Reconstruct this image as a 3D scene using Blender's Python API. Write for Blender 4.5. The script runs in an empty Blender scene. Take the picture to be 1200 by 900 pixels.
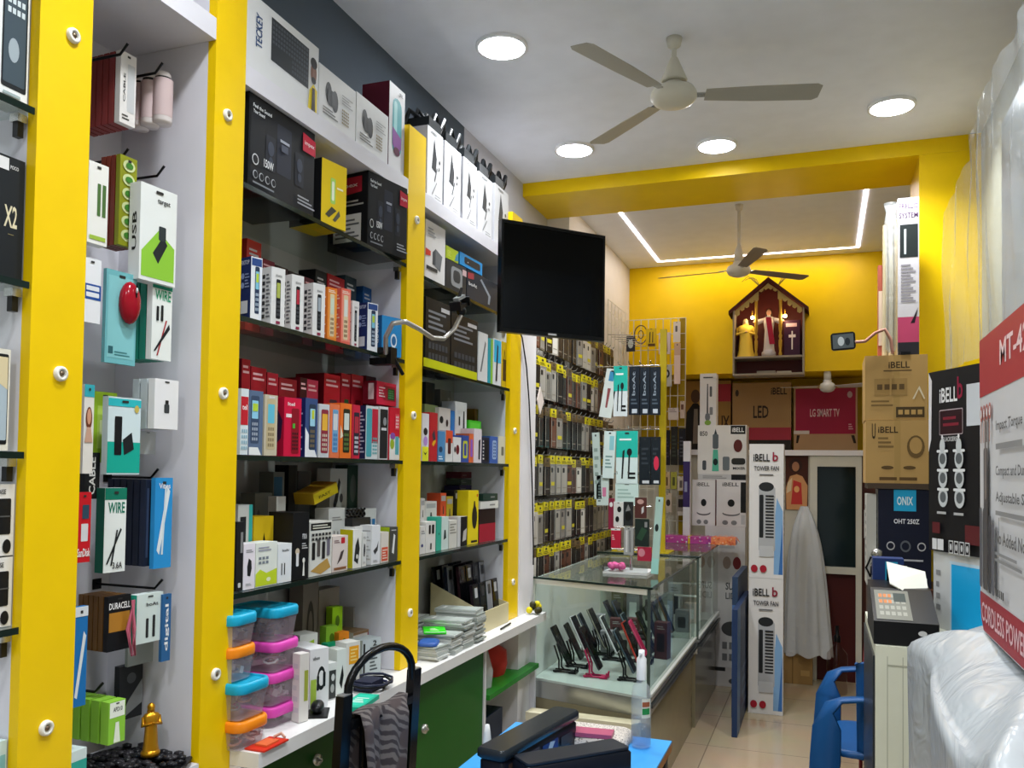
import bpy, math, random
from mathutils import Vector, Matrix
random.seed(7)
S = bpy.context.scene
COL = S.collection
PI = math.pi
# ------------------------------------------------------------------ camera
FPX, PX, PY, YAW, PITCH, ROLL, CH = 991.0, 600.0, 521.0, -.354, .03064, .013588, 1.5
F0 = Vector((math.sin(YAW), math.cos(YAW), 0)); R0 = Vector((math.cos(YAW), -math.sin(YAW), 0)); U0 = Vector((0, 0, 1))
F2 = F0*math.cos(PITCH)+U0*math.sin(PITCH); U1 = U0*math.cos(PITCH)-F0*math.sin(PITCH)
R2 = R0*math.cos(ROLL)+U1*math.sin(ROLL); U3 = U1*math.cos(ROLL)-R0*math.sin(ROLL)
O = Vector((0, 0, CH))
cd = bpy.data.cameras.new('camera'); cam = bpy.data.objects.new('camera', cd); COL.objects.link(cam)
cam.matrix_world = Matrix(((R2.x, U3.x, -F2.x, 0), (R2.y, U3.y, -F2.y, 0), (R2.z, U3.z, -F2.z, CH), (0, 0, 0, 1)))
cd.sensor_width = 36; cd.sensor_fit = 'HORIZONTAL'; cd.lens = 36*FPX/1200; cd.shift_y = (PY-450)/1200; cd.clip_start = .02
S.camera = cam
# ------------------------------------------------------------------ light and exposure
S.view_settings.view_transform = 'Standard'; S.view_settings.look = 'None'
S.view_settings.exposure = 0.12; S.view_settings.gamma = 1; S.view_settings.use_curve_mapping = False
W = bpy.data.worlds.new('daylight'); S.world = W; W.use_nodes = True
bg = W.node_tree.nodes['Background']; bg.inputs[0].default_value = (.86, .93, 1, 1); bg.inputs[1].default_value = .55
LAMP_W, LED_W, ZC = 11.0, 3.0, 3.12
DOWN = [(588, 53), (673, 174), (840, 169), (1045, 123)]
# ------------------------------------------------------------------ pixel to point helpers (only for measuring real positions)
def ray(x, y): return F2+R2*((x-PX)/FPX)-U3*((y-PY)/FPX)
def onx(x, y, X): d = ray(x, y); return O+d*(X/d.x)
def ony(x, y, Y): d = ray(x, y); return O+d*(Y/d.y)
def onz(x, y, Z): d = ray(x, y); return O+d*((Z-CH)/d.z)
def NX(x): return R2-F2*((x-PX)/FPX)
def NY(y): return U3+F2*((y-PY)/FPX)
def Yat(X, Z, px): n = NX(px); return -(X*n.x+(Z-CH)*n.z)/n.y
def Xat(Y, Z, px): n = NX(px); return -(Y*n.y+(Z-CH)*n.z)/n.x
def Zat(X, Y, py): n = NY(py); return CH-(X*n.x+Y*n.y)/n.z
def along(P, d, px): n = NX(px); return -((P-O).dot(n))/d.dot(n)
# ------------------------------------------------------------------ materials
def s2l(c): return c/12.92 if c <= .04045 else ((c+.055)/1.055)**2.4
MC = {}
def mat(hexc, rough=.45, metal=0.0, kind='paint'):
    if len(hexc) == 3: hexc = ''.join(c*2 for c in hexc)
    key = (hexc, rough, metal, kind)
    if key in MC: return MC[key]
    m = bpy.data.materials.new(kind+'_'+hexc); m.use_nodes = True
    nt = m.node_tree; b = nt.nodes['Principled BSDF']
    rgb = [s2l(int(hexc[i:i+2], 16)/255) for i in (0, 2, 4)]
    no = nt.nodes.new('ShaderNodeTexNoise'); no.inputs['Scale'].default_value = 9
    tc = nt.nodes.new('ShaderNodeTexCoord'); nt.links.new(tc.outputs['Object'], no.inputs['Vector'])
    mx = nt.nodes.new('ShaderNodeMix'); mx.data_type = 'RGBA'
    mx.inputs[6].default_value = [c*.93 for c in rgb]+[1]; mx.inputs[7].default_value = [min(1, c*1.05) for c in rgb]+[1]
    nt.links.new(no.outputs['Fac'], mx.inputs[0]); nt.links.new(mx.outputs[2], b.inputs['Base Color'])
    b.inputs['Roughness'].default_value = rough; b.inputs['Metallic'].default_value = metal; b.inputs['Specular IOR Level'].default_value = .22 if kind == 'paint' and metal == 0 else .4
    if kind == 'plastic_clear':      # thin clear plastic or glass: see-through with a gloss
        nt.nodes.remove(b); out = nt.nodes['Material Output']
        tr = nt.nodes.new('ShaderNodeBsdfTransparent'); gl = nt.nodes.new('ShaderNodeBsdfGlossy'); gl.inputs['Roughness'].default_value = rough
        tr.inputs[0].default_value = rgb+[1]
        fr = nt.nodes.new('ShaderNodeFresnel'); fr.inputs[0].default_value = 1.5
        ms = nt.nodes.new('ShaderNodeMixShader'); ge = nt.nodes.new('ShaderNodeNewGeometry'); iv = nt.nodes.new('ShaderNodeMath'); iv.operation = 'SUBTRACT'; iv.inputs[0].default_value = 1; nt.links.new(ge.outputs['Backfacing'], iv.inputs[1]); mu = nt.nodes.new('ShaderNodeMath'); mu.operation = 'MULTIPLY'; nt.links.new(fr.outputs[0], mu.inputs[0]); nt.links.new(iv.outputs[0], mu.inputs[1]); nt.links.new(mu.outputs[0], ms.inputs[0]); nt.links.new(tr.outputs[0], ms.inputs[1]); nt.links.new(gl.outputs[0], ms.inputs[2])
        nt.links.new(ms.outputs[0], out.inputs[0])
    if kind == 'film':               # milky crumpled polythene
        nt.nodes.remove(b); out = nt.nodes['Material Output']
        tr = nt.nodes.new('ShaderNodeBsdfTransparent'); tr.inputs[0].default_value = (.93, .95, .96, 1)
        p = nt.nodes.new('ShaderNodeBsdfPrincipled'); p.inputs['Base Color'].default_value = rgb+[1]; p.inputs['Roughness'].default_value = .22
        ms = nt.nodes.new('ShaderNodeMixShader'); ms.inputs[0].default_value = rough
        n2 = nt.nodes.new('ShaderNodeTexNoise'); n2.inputs['Scale'].default_value = 9; n2.inputs['Distortion'].default_value = 1.5
        nt.links.new(tc.outputs['Object'], n2.inputs['Vector'])
        bp = nt.nodes.new('ShaderNodeBump'); bp.inputs['Strength'].default_value = .35; bp.inputs['Distance'].default_value = .02
        nt.links.new(n2.outputs['Fac'], bp.inputs['Height']); nt.links.new(bp.outputs[0], p.inputs['Normal'])
        nt.links.new(tr.outputs[0], ms.inputs[1]); nt.links.new(p.outputs[0], ms.inputs[2]); nt.links.new(ms.outputs[0], out.inputs[0])
    MC[key] = m; return m
def emit(hexc, s):
    key = (hexc, s, 'e')
    if key in MC: return MC[key]
    m = bpy.data.materials.new('glowing_'+hexc); m.use_nodes = True; nt = m.node_tree; b = nt.nodes['Principled BSDF']
    rgb = [s2l(int(hexc[i:i+2], 16)/255) for i in (0, 2, 4)]
    b.inputs['Emission Color'].default_value = rgb+[1]; b.inputs['Emission Strength'].default_value = s; b.inputs['Base Color'].default_value = rgb+[1]
    MC[key] = m; return m
def K(c):
    if not isinstance(c, str): return c
    return mat(c)
WHITE, BLACK = 'ebeae8', '101113'
YEL = mat('f0c800', .38); WLAM = mat('dcdbe2', .35); STEEL = mat('c9c9c6', .25, .9); BLK = mat('0c0d0f', .35)
GLASS = mat('f6faf8', .02, 0, 'plastic_clear'); GEDGE = mat('16241f', .15); CLEAR = mat('eef2f2', .1, 0, 'plastic_clear')
FILM = mat('eef2f4', .5, 0, 'film'); FILM2 = mat('eef2f4', .3, 0, 'film'); CREAM = mat('d9d0b4', .4)
# ------------------------------------------------------------------ mesh builder
TXT = {}
def text_mesh(s):
    if s in TXT: return TXT[s]
    cu = bpy.data.curves.new('lettering', 'FONT'); cu.body = s; cu.resolution_u = 2; cu.offset = .018
    ob = bpy.data.objects.new('lettering', cu); me = bpy.data.meshes.new_from_object(ob)
    vs = [(v.co.x, v.co.y) for v in me.vertices]; fs = [tuple(p.vertices) for p in me.polygons]
    bpy.data.objects.remove(ob); bpy.data.curves.remove(cu); bpy.data.meshes.remove(me)
    x0 = min(v[0] for v in vs); x1 = max(v[0] for v in vs); y0 = min(v[1] for v in vs); y1 = max(v[1] for v in vs)
    TXT[s] = ([((v[0]-x0)/(x1-x0), (v[1]-y0)/(y1-y0)) for v in vs], fs, (x1-x0)/(y1-y0)); return TXT[s]
class MB:
    def __init__(s): s.v = []; s.f = []; s.mi = []; s.ms = []; s.M = Matrix.Identity(4); s.sm = []
    def mat(s, m):
        m = K(m)
        if m not in s.ms: s.ms.append(m)
        return s.ms.index(m)
    def add(s, vs, fs, m, smooth=False):
        o = len(s.v); s.v += [tuple(s.M @ Vector(v)) for v in vs]; i = s.mat(m)
        for f in fs: s.f.append(tuple(o+k for k in f)); s.mi.append(i); s.sm.append(smooth)
        return s
    def box(s, x0, x1, y0, y1, z0, z1, m, skip=()):
        v = [(x0, y0, z0), (x1, y0, z0), (x1, y1, z0), (x0, y1, z0), (x0, y0, z1), (x1, y0, z1), (x1, y1, z1), (x0, y1, z1)]
        return s.add(v, [(0, 3, 2, 1), (4, 5, 6, 7), (0, 1, 5, 4), (1, 2, 6, 5), (2, 3, 7, 6), (3, 0, 4, 7)], m)
    def prism(s, pts, a, b, m, ax='z', smooth=False):   # outline extruded along an axis from a to b
        n = len(pts)
        def P(u, v, w): return {'z': (u, v, w), 'y': (u, w, v), 'x': (w, u, v)}[ax]
        vs = [P(p[0], p[1], a) for p in pts]+[P(p[0], p[1], b) for p in pts]
        s.add(vs, [tuple(range(n))[::-1], tuple(range(n, 2*n))], m)
        return s.add(vs, [(i, (i+1) % n, n+(i+1) % n, n+i) for i in range(n)], m, smooth)
    def loft(s, rings, m, smooth=True, caps=True, closed=True):
        n = len(rings[0]); vs = [p for r in rings for p in r]; fs = []
        for k in range(len(rings)-1):
            for i in range(n if closed else n-1): fs.append((k*n+i, k*n+(i+1) % n, (k+1)*n+(i+1) % n, (k+1)*n+i))
        s.add(vs, fs, m, smooth)
        if caps: s.add(rings[0], [tuple(range(n))[::-1]], m); s.add(rings[-1], [tuple(range(n))], m)
        return s
    def tube(s, pts, r, m, n=10):
        pts = [Vector(p) for p in pts]; rs = r if isinstance(r, (list, tuple)) else [r]*len(pts); rings = []; up = Vector((0, 0, 1))
        for i, p in enumerate(pts):
            t = (pts[min(i+1, len(pts)-1)]-pts[max(i-1, 0)]).normalized()
            a = t.cross(up)
            if a.length < .05: a = t.cross(Vector((0, 1, 0)))
            a.normalize(); b = t.cross(a).normalized()
            if i and (a.dot(pa) < 0): a = -a; b = -b
            pa = a
            rings.append([tuple(p+(a*math.cos(2*PI*k/n)+b*math.sin(2*PI*k/n))*rs[i]) for k in range(n)])
        return s.loft(rings, m)
    def lathe(s, prof, c, m, n=24, sx=1, sy=1):
        rings = [[(c[0]+r*sx*math.cos(2*PI*k/n), c[1]+r*sy*math.sin(2*PI*k/n), c[2]+z) for k in range(n)] for r, z in prof]
        return s.loft(rings, m)
    def ball(s, c, r, m, n=14, sc=(1, 1, 1)):
        return s.loft([[(c[0]+r*sc[0]*math.sin(a)*math.cos(2*PI*k/n), c[1]+r*sc[1]*math.sin(a)*math.sin(2*PI*k/n), c[2]-r*sc[2]*math.cos(a)) for k in range(n)] for a in [PI*(j+.05)/(n//2+.1) for j in range(n//2+1)]], m)
    def decal(s, o, u, v, items, lay=0):
        # flat printing on a face: o corner, u and v full edge vectors
        o = Vector(o); u = Vector(u); v = Vector(v); n = u.cross(v).normalized()
        for i, it in enumerate(items):
            k = it[0]; off = n*(.0005+.00025*(i+lay)); c = it[-1]
            P = lambda a, b: tuple(o+u*a+v*b+off)
            if k == 'r': _, a0, b0, a1, b1, c = it; s.add([P(a0, b0), P(a1, b0), P(a1, b1), P(a0, b1)], [(0, 1, 2, 3)], c)
            elif k == 'rr':
                _, a0, b0, a1, b1, rr, c = it; pts = []
                ra = rr; rb = rr*u.length/v.length
                for cx, cy, q in ((a1-ra, b1-rb, 0), (a0+ra, b1-rb, 1), (a0+ra, b0+rb, 2), (a1-ra, b0+rb, 3)):
                    for j in range(4): t = PI/2*(q+j/3); pts.append(P(cx+ra*math.cos(t), cy+rb*math.sin(t)))
                s.add(pts, [tuple(range(len(pts)))], c)
            elif k == 'e': _, a, b, ra, rb, c = it; s.add([P(a+ra*math.cos(2*PI*j/18), b+rb*math.sin(2*PI*j/18)) for j in range(18)], [tuple(range(18))], c)
            elif k == 'p': _, pts, c = it; s.add([P(*q) for q in pts], [tuple(range(len(pts)))], c)
            elif k == 'ln':       # rows of small print
                _, a0, b0, a1, b1, nn, c = it
                for j in range(nn):
                    b = b0+(b1-b0)*(j+.25)/nn; e = a0+(a1-a0)*(1-.35*((j*7) % 3)/2); hh = (b1-b0)/nn*.45
                    s.add([P(a0, b), P(e, b), P(e, b+hh), P(a0, b+hh)], [(0, 1, 2, 3)], c)
            elif k == 'g':        # grid of keys
                _, a0, b0, a1, b1, nx, ny, c = it
                for x in range(nx):
                    for y in range(ny):
                        A = a0+(a1-a0)*(x+.15)/nx; B = b0+(b1-b0)*(y+.2)/ny; A1 = A+(a1-a0)*.7/nx; B1 = B+(b1-b0)*.6/ny
                        s.add([P(A, B), P(A1, B), P(A1, B1), P(A, B1)], [(0, 1, 2, 3)], c)
            elif k == 't' or k == 'tv':
                _, a0, b0, a1, b1, st, c = it; vs, fs, asp = text_mesh(st)
                if k == 't': s.add([P(a0+(a1-a0)*x, b0+(b1-b0)*y) for x, y in vs], fs, c)
                else: s.add([P(a0+(a1-a0)*(1-y), b0+(b1-b0)*x) for x, y in vs], fs, c)   # reads upwards
        return s
    def obj(s, name, parent=None, loc=None, rot=None):
        me = bpy.data.meshes.new(name); me.from_pydata(s.v, [], s.f); me.polygons.foreach_set('material_index', s.mi); me.polygons.foreach_set('use_smooth', s.sm)
        for m in s.ms: me.materials.append(m)
        me.update(); o = bpy.data.objects.new(name, me); COL.objects.link(o)
        if parent: o.parent = parent
        if loc is not None: o.location = loc
        if rot is not None: o.rotation_euler = rot if isinstance(rot, (tuple, list)) else (0, 0, rot)
        return o
def tag(o, label, cat, group=None, kind=None):
    if label: o['label'] = label
    if cat: o['category'] = cat
    if group: o['group'] = group
    if kind: o['kind'] = kind
    return o
def empty(name, label, cat, loc=(0, 0, 0), rz=0, group=None):
    o = bpy.data.objects.new(name, None); o.empty_display_size = .05; COL.objects.link(o); o.location = loc; o.rotation_euler = (0, 0, rz)
    return tag(o, label, cat, group)
def struct(name, mb, **k): o = mb.obj(name, **k); o['kind'] = 'structure'; return o
def dup(root, loc, rz=None, label=None, group=None):
    r = root.copy(); COL.objects.link(r); r.location = loc
    if rz is not None: r.rotation_euler[2] = rz
    if label: r['label'] = label
    if group: r['group'] = group
    for ch in list(root.children):
        c = ch.copy(); COL.objects.link(c); c.parent = r
        for g in list(ch.children): d = g.copy(); COL.objects.link(d); d.parent = c
    return r
# a printed carton: local x = width to the right, y = depth to the back, z = up; origin at its front left bottom corner
def carton(name, label, cat, P, ang, w, d, h, base, dec=None, group=None, top=None, tilt=None):
    m = MB(); m.box(0, w, 0, d, 0, h, base)
    fr = {'F': ((0, 0, 0), (w, 0, 0), (0, 0, h)), 'L': ((0, d, 0), (0, -d, 0), (0, 0, h)), 'R': ((w, 0, 0), (0, d, 0), (0, 0, h)), 'T': ((0, 0, h), (w, 0, 0), (0, d, 0)), 'U': ((0, d, 0), (w, 0, 0), (0, -d, 0))}
    for k, it in (dec or {}).items(): m.decal(*fr[k], it)
    rot = (0, 0, math.radians(ang)) if tilt is None else (tilt[0], tilt[1], math.radians(ang))
    return tag(m.obj(name, loc=P, rot=rot), label, cat, group)
def uv(ang): a = math.radians(ang); return Vector((math.cos(a), math.sin(a), 0)), Vector((-math.sin(a), math.cos(a), 0))
def fit(P, w, d, ang):          # keep a shelf carton between its two posts and in front of the back panel
    if P.x > -1.25: return w, d
    sa = math.sin(math.radians(ang)); ca = math.cos(math.radians(ang))
    lo, hi = next(((a, b) for a, b in ((.2, 1.086), (1.199, 1.541), (1.646, 2.49), (2.616, 3.486)) if P.y < b), (0, 9))
    P.y = max(P.y, lo+.004)
    d = min(d, (P.x+1.57-.016)/sa); w = min(w, (hi-.004-P.y-d*ca)/sa)
    return w, d
# stand a carton so that its near vertical edge, its right end and its top fall where they were measured
def SB(name, label, zs, Xf, xl, xc, xr, ytop, base, dec=None, ang=90, cat='box', d=None, group=None, lift=0):
    P = Vector((Xf, Yat(Xf, zs, xc), zs+.0015+lift)); u, v = uv(ang)
    w = along(P, u, xr)
    if d is None: d = along(P, v, xl) if xl is not None else .05
    d = max(.02, min(.2, d)); w, d = fit(P, w, d, ang); h = Zat(P.x, P.y, ytop)-P.z
    if abs(zs-2.18) < .01: h = min(h, 2.413-P.z)
    if abs(zs-2.17) < .01: h = min(h, 2.408-P.z)
    return carton(name, label, cat, P, ang, w, d, h, base, dec, group)
def YB(name, label, Y, zs, xl, xr, ytop, base, dec=None, d=.15, ang=0, cat='box', group=None):   # carton that faces the front of the shop
    P = Vector((Xat(Y, zs, xl), Y, zs)); u, v = uv(ang); w = along(P, u, xr); h = Zat(P.x, P.y, ytop)-P.z
    return carton(name, label, cat, P, ang, w, d, h, base, dec, group)
def keypad_phone(body, screen, keys, x0=.3, x1=.72, y0=.1, y1=.85):
    W = x1-x0
    return [('rr', x0, y0, x1, y1, .1, body), ('rr', x0+.13*W, y0+(y1-y0)*.52, x1-.13*W, y1-(y1-y0)*.1, .04, screen), ('g', x0+.14*W, y0+.03, x1-.14*W, y0+(y1-y0)*.46, 3, 4, keys)]
# ------------------------------------------------------------------ the shop shell
XF, XB = -1.3, -1.57
def tiles():
    m = bpy.data.materials.new('floor_tiles'); m.use_nodes = True; nt = m.node_tree; b = nt.nodes['Principled BSDF']
    tc = nt.nodes.new('ShaderNodeTexCoord'); br = nt.nodes.new('ShaderNodeTexBrick'); br.offset = 0; br.inputs['Scale'].default_value = 1
    br.inputs['Brick Width'].default_value = .6; br.inputs['Row Height'].default_value = .6; br.inputs['Mortar Size'].default_value = .003
    br.inputs['Color1'].default_value = (.50, .39, .26, 1); br.inputs['Color2'].default_value = (.46, .36, .24, 1); br.inputs['Mortar'].default_value = (.25, .19, .13, 1)
    no = nt.nodes.new('ShaderNodeTexNoise'); no.inputs['Scale'].default_value = 3; no.inputs['Detail'].default_value = 6
    mx = nt.nodes.new('ShaderNodeMix'); mx.data_type = 'RGBA'; mx.blend_type = 'MULTIPLY'; mx.inputs[0].default_value = .3
    nt.links.new(tc.outputs['Object'], br.inputs['Vector']); nt.links.new(tc.outputs['Object'], no.inputs['Vector'])
    nt.links.new(br.outputs['Color'], mx.inputs[6]); nt.links.new(no.outputs['Color'], mx.inputs[7]); nt.links.new(mx.outputs[2], b.inputs['Base Color'])
    b.inputs['Roughness'].default_value = .12; return m
CEIL = mat('eceff6', .6)
struct('floor', MB().box(-1.9, .9, -2.5, 7.4, -.05, 0, tiles()))
struct('ceiling', MB().box(-1.9, .9, -2.5, 7.4, ZC, ZC+.05, CEIL))
struct('wall_left', MB().box(-1.75, -1.6, -2.5, 3.62, 0, 2.47, mat('d4d4d8', .6)).box(-1.75, -1.6, -2.5, 3.62, 2.47, ZC, mat('596470', .7)).box(-1.75, -1.6, 3.62, 4.9, 0, ZC, mat('c9c9d0', .6)))  # front band above the shelves coloured dark to hold the shade near the ceiling
struct('wall_left_rear', MB().box(-1.75, -1.46, 4.9, 7.3, 0, ZC, mat('e2ddd4', .6)))
struct('wall_right', MB().box(.69, .8, -2.5, 7.3, 0, ZC, mat('a3a08c', .6)))
struct('wall_back', MB().box(-1.46, .69, 6.6, 7.25, 2.262, ZC, YEL))
struct('wall_back_loft', MB().box(-1.46, .69, 7.12, 7.25, 0, 2.261, mat('dcb818', .5)))
struct('trim_1', MB().box(-1.6, .69, 4.45, 4.9, 3.045, ZC-.0005, YEL))            # yellow beam
struct('trim_2', MB().box(.425, .69, 4.45, 4.9, 0, 3.044, YEL))            # yellow column
struct('trim_3', MB().box(-1.3, .3, 6.6, 7.12, 1.64, 1.68, mat('f0eef0', .3)))   # white loft ledge
# partition under the ledge, with a framed window of dark glass
pw = MB(); xl = Xat(6.64, 1.2, 950); xr = Xat(6.64, 1.2, 1008)
pw.box(-1.46, xl, 6.64, 6.7, 0, 1.64, mat('cfc9b8', .5)); pw.box(xl, xr, 6.645, 6.695, 0, .83, mat('4b1c1c', .4)); pw.box(xr, .69, 6.66, 6.7, 0, 1.64, mat('4b2a24', .5))
struct('wall_partition', pw)
wf = MB(); FR = mat('d8d6c8', .35); a, b = xl-.005, xr+.01
wf.box(a, a+.05, 6.61, 6.7, 0, 1.638, FR).box(b-.04, b, 6.61, 6.7, 0, 1.638, FR).box(a+.05, b-.04, 6.61, 6.7, 1.56, 1.638, FR).box(a+.05, b-.04, 6.61, 6.7, .78, .83, FR)
dr = struct('door_1', wf)
MB().box(a+.05, b-.04, 6.65, 6.66, .83, 1.56, mat('1d2a2b', .08)).obj('dark_glass_pane', parent=dr)
hz = MB(); hz.box(b-.005+.02, b+.03, 6.6, 6.62, 1.05, 1.25, mat('d8d8d8', .3)).obj('door_handle', parent=dr)
# ------------------------------------------------------------------ lights of the shop
def downlight(x, y, label, n):
    t = empty('ceiling_light', label, 'light', (x, y, ZC), 0, 'round ceiling lights')
    r = MB(); r.lathe([(.098, 0), (.1, -.012), (.088, -.014), (.088, -.002)], (0, 0, 0), mat('f4f4f4', .4), 32); r.obj('frame', parent=t)
    d = MB(); d.lathe([(.001, -.0125), (.088, -.0125), (.088, -.004)], (0, 0, 0), emit('f4f8ff', 30), 32); d.obj('diffuser', parent=t)
    l = bpy.data.lights.new('lamp', 'AREA'); l.shape = 'DISK'; l.size = .17; l.energy = LAMP_W; l.color = (.93, .97, 1); l.spread = math.radians(130)
    lo = bpy.data.objects.new('lamp', l); COL.objects.link(lo); lo.location = (0, 0, -.016); lo.parent = t
    return t
LL = ['round ceiling light nearest the tall shelves, left of the big fan', 'round ceiling light by the yellow beam, above the television', 'round ceiling light right behind the big ceiling fan', 'rightmost round ceiling light near the yellow column']
for i, (px, py) in enumerate(DOWN): q = onz(px, py, ZC); downlight(q.x, q.y, LL[i], i)
for i, (x, y) in enumerate([(.1, 2.1), (-.75, 1.2), (-.1, .5), (-.6, -.3), (.2, -1.2)]): downlight(x, y, 'round ceiling light nearer the entrance, row %s' % 'abcde'[i] if 0 else ['round ceiling light between the fan and the entrance on the right', 'round ceiling light over the front of the tall shelves', 'round ceiling light over the middle of the entrance area', 'round ceiling light near the entrance on the left', 'round ceiling light nearest the entrance on the right'][i], 0)
# LED strip running round the rear ceiling
led = empty('led_strip', 'glowing white strip light running around the rear ceiling', 'light strip', (-.5, 5.6, ZC-.02))
E1 = emit('fff0ec', 8)
def strip(x0, x1, y0, y1, nm='light_bar'):
    m = MB(); m.box(x0+.5, x1+.5, y0-5.6, y1-5.6, .0155, .0195, E1); m.obj(nm, parent=led)
strip(-1.207, -1.187, 4.92, 6.42); strip(-1.207, .23, 6.42, 6.44); strip(.21, .23, 4.92, 6.419)
for (x, y, sx, sy) in ((-.697, 5.67, .012, 1.4), (.72, 5.67, .012, 1.4), (0, 6.43, 1.3, .012)):
    l = bpy.data.lights.new('strip_glow', 'AREA'); l.shape = 'RECTANGLE'; l.size = sx; l.size_y = sy; l.energy = LED_W; l.color = (1, .9, .84)
    lo = bpy.data.objects.new('strip_glow', l); COL.objects.link(lo); lo.parent = led; lo.location = (x if abs(x) > .01 else 0, y-5.6, .0145)
# ------------------------------------------------------------------ yellow posts between the shelf bays
CAP = mat('e8e6dc', .3)
def post(y0, y1, z0, z1, label, caps):
    t = empty('shelf_post', label, 'shelf post', (XF, y0, z0))
    MB().box(XB-XF, -.022, 0, y1-y0, 0, z1-z0, WLAM).obj('side_board', parent=t)
    MB().box(-.022, 0, 0, y1-y0, 0, z1-z0, YEL).obj('yellow_front', parent=t)
    for px, py in caps:
        q = onx(px, py, XF); m = MB(); m.M = Matrix.Translation((0, q.y-y0, q.z-z0)) @ Matrix.Rotation(PI/2, 4, 'Y')
        m.lathe([(.014, 0), (.0135, .006), (.008, .008), (.0075, .004), (.001, .004)], (0, 0, 0), CAP, 16); m.lathe([(.005, .004), (.004, .007), (.0005, .0075)], (0, 0, 0), mat('7b6a55', .4, .8), 10); m.obj('screw_cap', parent=t)
    return t
P1a, P1b, P2a, P2b, P3a, P3b, P4a, P4b = 1.086, 1.199, 1.541, 1.646, 2.49, 2.616, 3.486, 3.62
post(P1a, P1b, 0, 2.95, 'tall yellow shelf post furthest to the left with three white screw caps', [(85, 42), (70, 438), (53, 853)])
post(P2a, P2b, 0, 2.95, 'tall yellow shelf post between the hanging gadgets and the phone box shelves', [(266, 135), (261, 461), (252, 790)])
post(P3a, P3b, .8415, 2.65, 'yellow shelf post standing on the counter between two shelf bays', [(488, 258), (484, 487), (480, 718)])
post(P4a, P4b, .8415, 2.65, 'yellow shelf post at the far end of the shelves by the television', [(603, 505), (601, 682)])
m = MB(); m.box(-.3, 0, 0, .2, 0, 2.62, mat('e6e4e8', .4)); tag(m.obj('white_pillar', loc=(XF+.005, P4b+.002, 0)), 'plain white square pillar behind the last yellow post under the television', 'pillar')
GT = .012
def bracket(par, X, y, z, org):
    m = MB(); m.box(X-.02-org[0], X-org[0], y-.009-org[1], y+.009-org[1], z-.014-org[2], z-org[2], STEEL).box(X-.016-org[0], X-.004-org[0], y-.006-org[1], y+.006-org[1], z-.04-org[2], z-.014-org[2], mat('2a2a2c', .3, .5)); m.obj('bracket', parent=par)
def bay(label, y0, y1, top, shelves, zb):
    org = (XB, y0, zb); t = empty('shelving_unit', label, 'shelves', org)
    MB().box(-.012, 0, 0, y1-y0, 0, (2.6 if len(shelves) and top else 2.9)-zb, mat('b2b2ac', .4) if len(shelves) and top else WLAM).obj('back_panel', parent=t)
    if top: MB().box(0, XF-XB, .001, y1-y0-.001, top-.05-zb, top-zb, WLAM).obj('top_board', parent=t)
    for z in shelves:
        m = MB(); L = y1-y0-.004; D = XF-XB-.004
        m.box(.002, D, .002, L, z-GT-zb, z-zb, GLASS); g = m.obj('glass_shelf', parent=t)
        MB().box(D, D+.003, .002, L, z-GT-zb, z-zb, GEDGE).obj('dark_glass_edge', parent=g)
        for yy in (y0+.012, y1-.012): bracket(t, XF-.02, yy, z-GT, org)
    return t
ZB0, ZB1, ZB2, ZB3 = 2.18, 1.86, 1.528, 1.2
bay('tall shelving bay of glass shelves stacked with phone boxes', P2b, P3a, 2.465, (ZB0, ZB1, ZB2, ZB3), .8415)
bay('far shelving bay behind the television with heater boxes on top', P3b, P4a, 2.46, (2.17, ZB1, ZB2, ZB3), .8415)
bay('narrow shelving niche with hooks and hanging accessories', P1b, P2a, 2.52, (), .97)
zA = [Zat(XF, 1.0, y) for y in (103, 318, 528, 745)]
bay('shelving bay cut by the left edge of the picture', .2, P1a, None, zA, .6)
# hanging-niche base board
m = MB(); m.box(0, .27, 0, P2a-P1b-.004, 0, .03, WLAM); ZN = Zat(-1.4, 1.4, 912)
tag(m.obj('niche_shelf', loc=(XB+.002, P1b+.002, ZN-.03)), 'white shelf board at the bottom of the hanging niche', 'shelf')
# ------------------------------------------------------------------ left counter
ZT = .84
m = MB(); m.box(0, .35, 0, 3.80-P2b, 0, .036, mat('e3e2e0', .25)); tag(m.obj('countertop', loc=(XB, P2b+.001, ZT-.036)), 'long white countertop running under the shelves', 'countertop')
GREEN = mat('0c5a12', .4)
cb = empty('base_cabinet', 'green low cabinet with sliding doors under the white countertop', 'cabinet', (XB, P2b, 0))
Zc = ZT-.037
MB().box(0, .3, 0, .02, 0, Zc, WLAM).box(0, .02, .02, 2.16, 0, Zc, WLAM).box(.02, .3, .02, 2.16, 0, .06, WLAM).box(.02, .3, 2.14, 2.16, .06, Zc, WLAM).obj('carcass', parent=cb)
yo = P2b
yd = [Yat(-1.27, .6, 414)-yo, Yat(-1.27, .6, 566)-yo]
def door(a, b, x, px, py):
    d = MB().box(x, x+.018, a, b, .06, Zc-.004, GREEN).obj('sliding_door', parent=cb)
    q = onx(px, py, XB+x+.018); m = MB(); m.M = Matrix.Translation((x+.018, q.y-yo, q.z)) @ Matrix.Rotation(PI/2, 4, 'Y')
    m.lathe([(.016, 0), (.015, .012), (.005, .013), (.004, .02), (.001, .02)], (0, 0, 0), STEEL, 14); m.obj('lock', parent=d)
door(.021, yd[0]+.1, .26, 370, 890); door(yd[0], yd[1], .281, 496, 854)
MB().box(.02, .305, yd[1]+.002, yd[1]+.02, .06, Zc-.004, WLAM).obj('divider', parent=cb)
zs2 = Zat(-1.27, 3.2, 812)
MB().box(.02, .32, yd[1]+.021, 2.139, zs2-.02, zs2, mat('237a24', .4)).obj('green_shelf', parent=cb)
m = MB(); m.box(0, .24, 0, .24, 0, .42, mat('16243f', .4)); 
YC = yd[1]+yo
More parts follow.
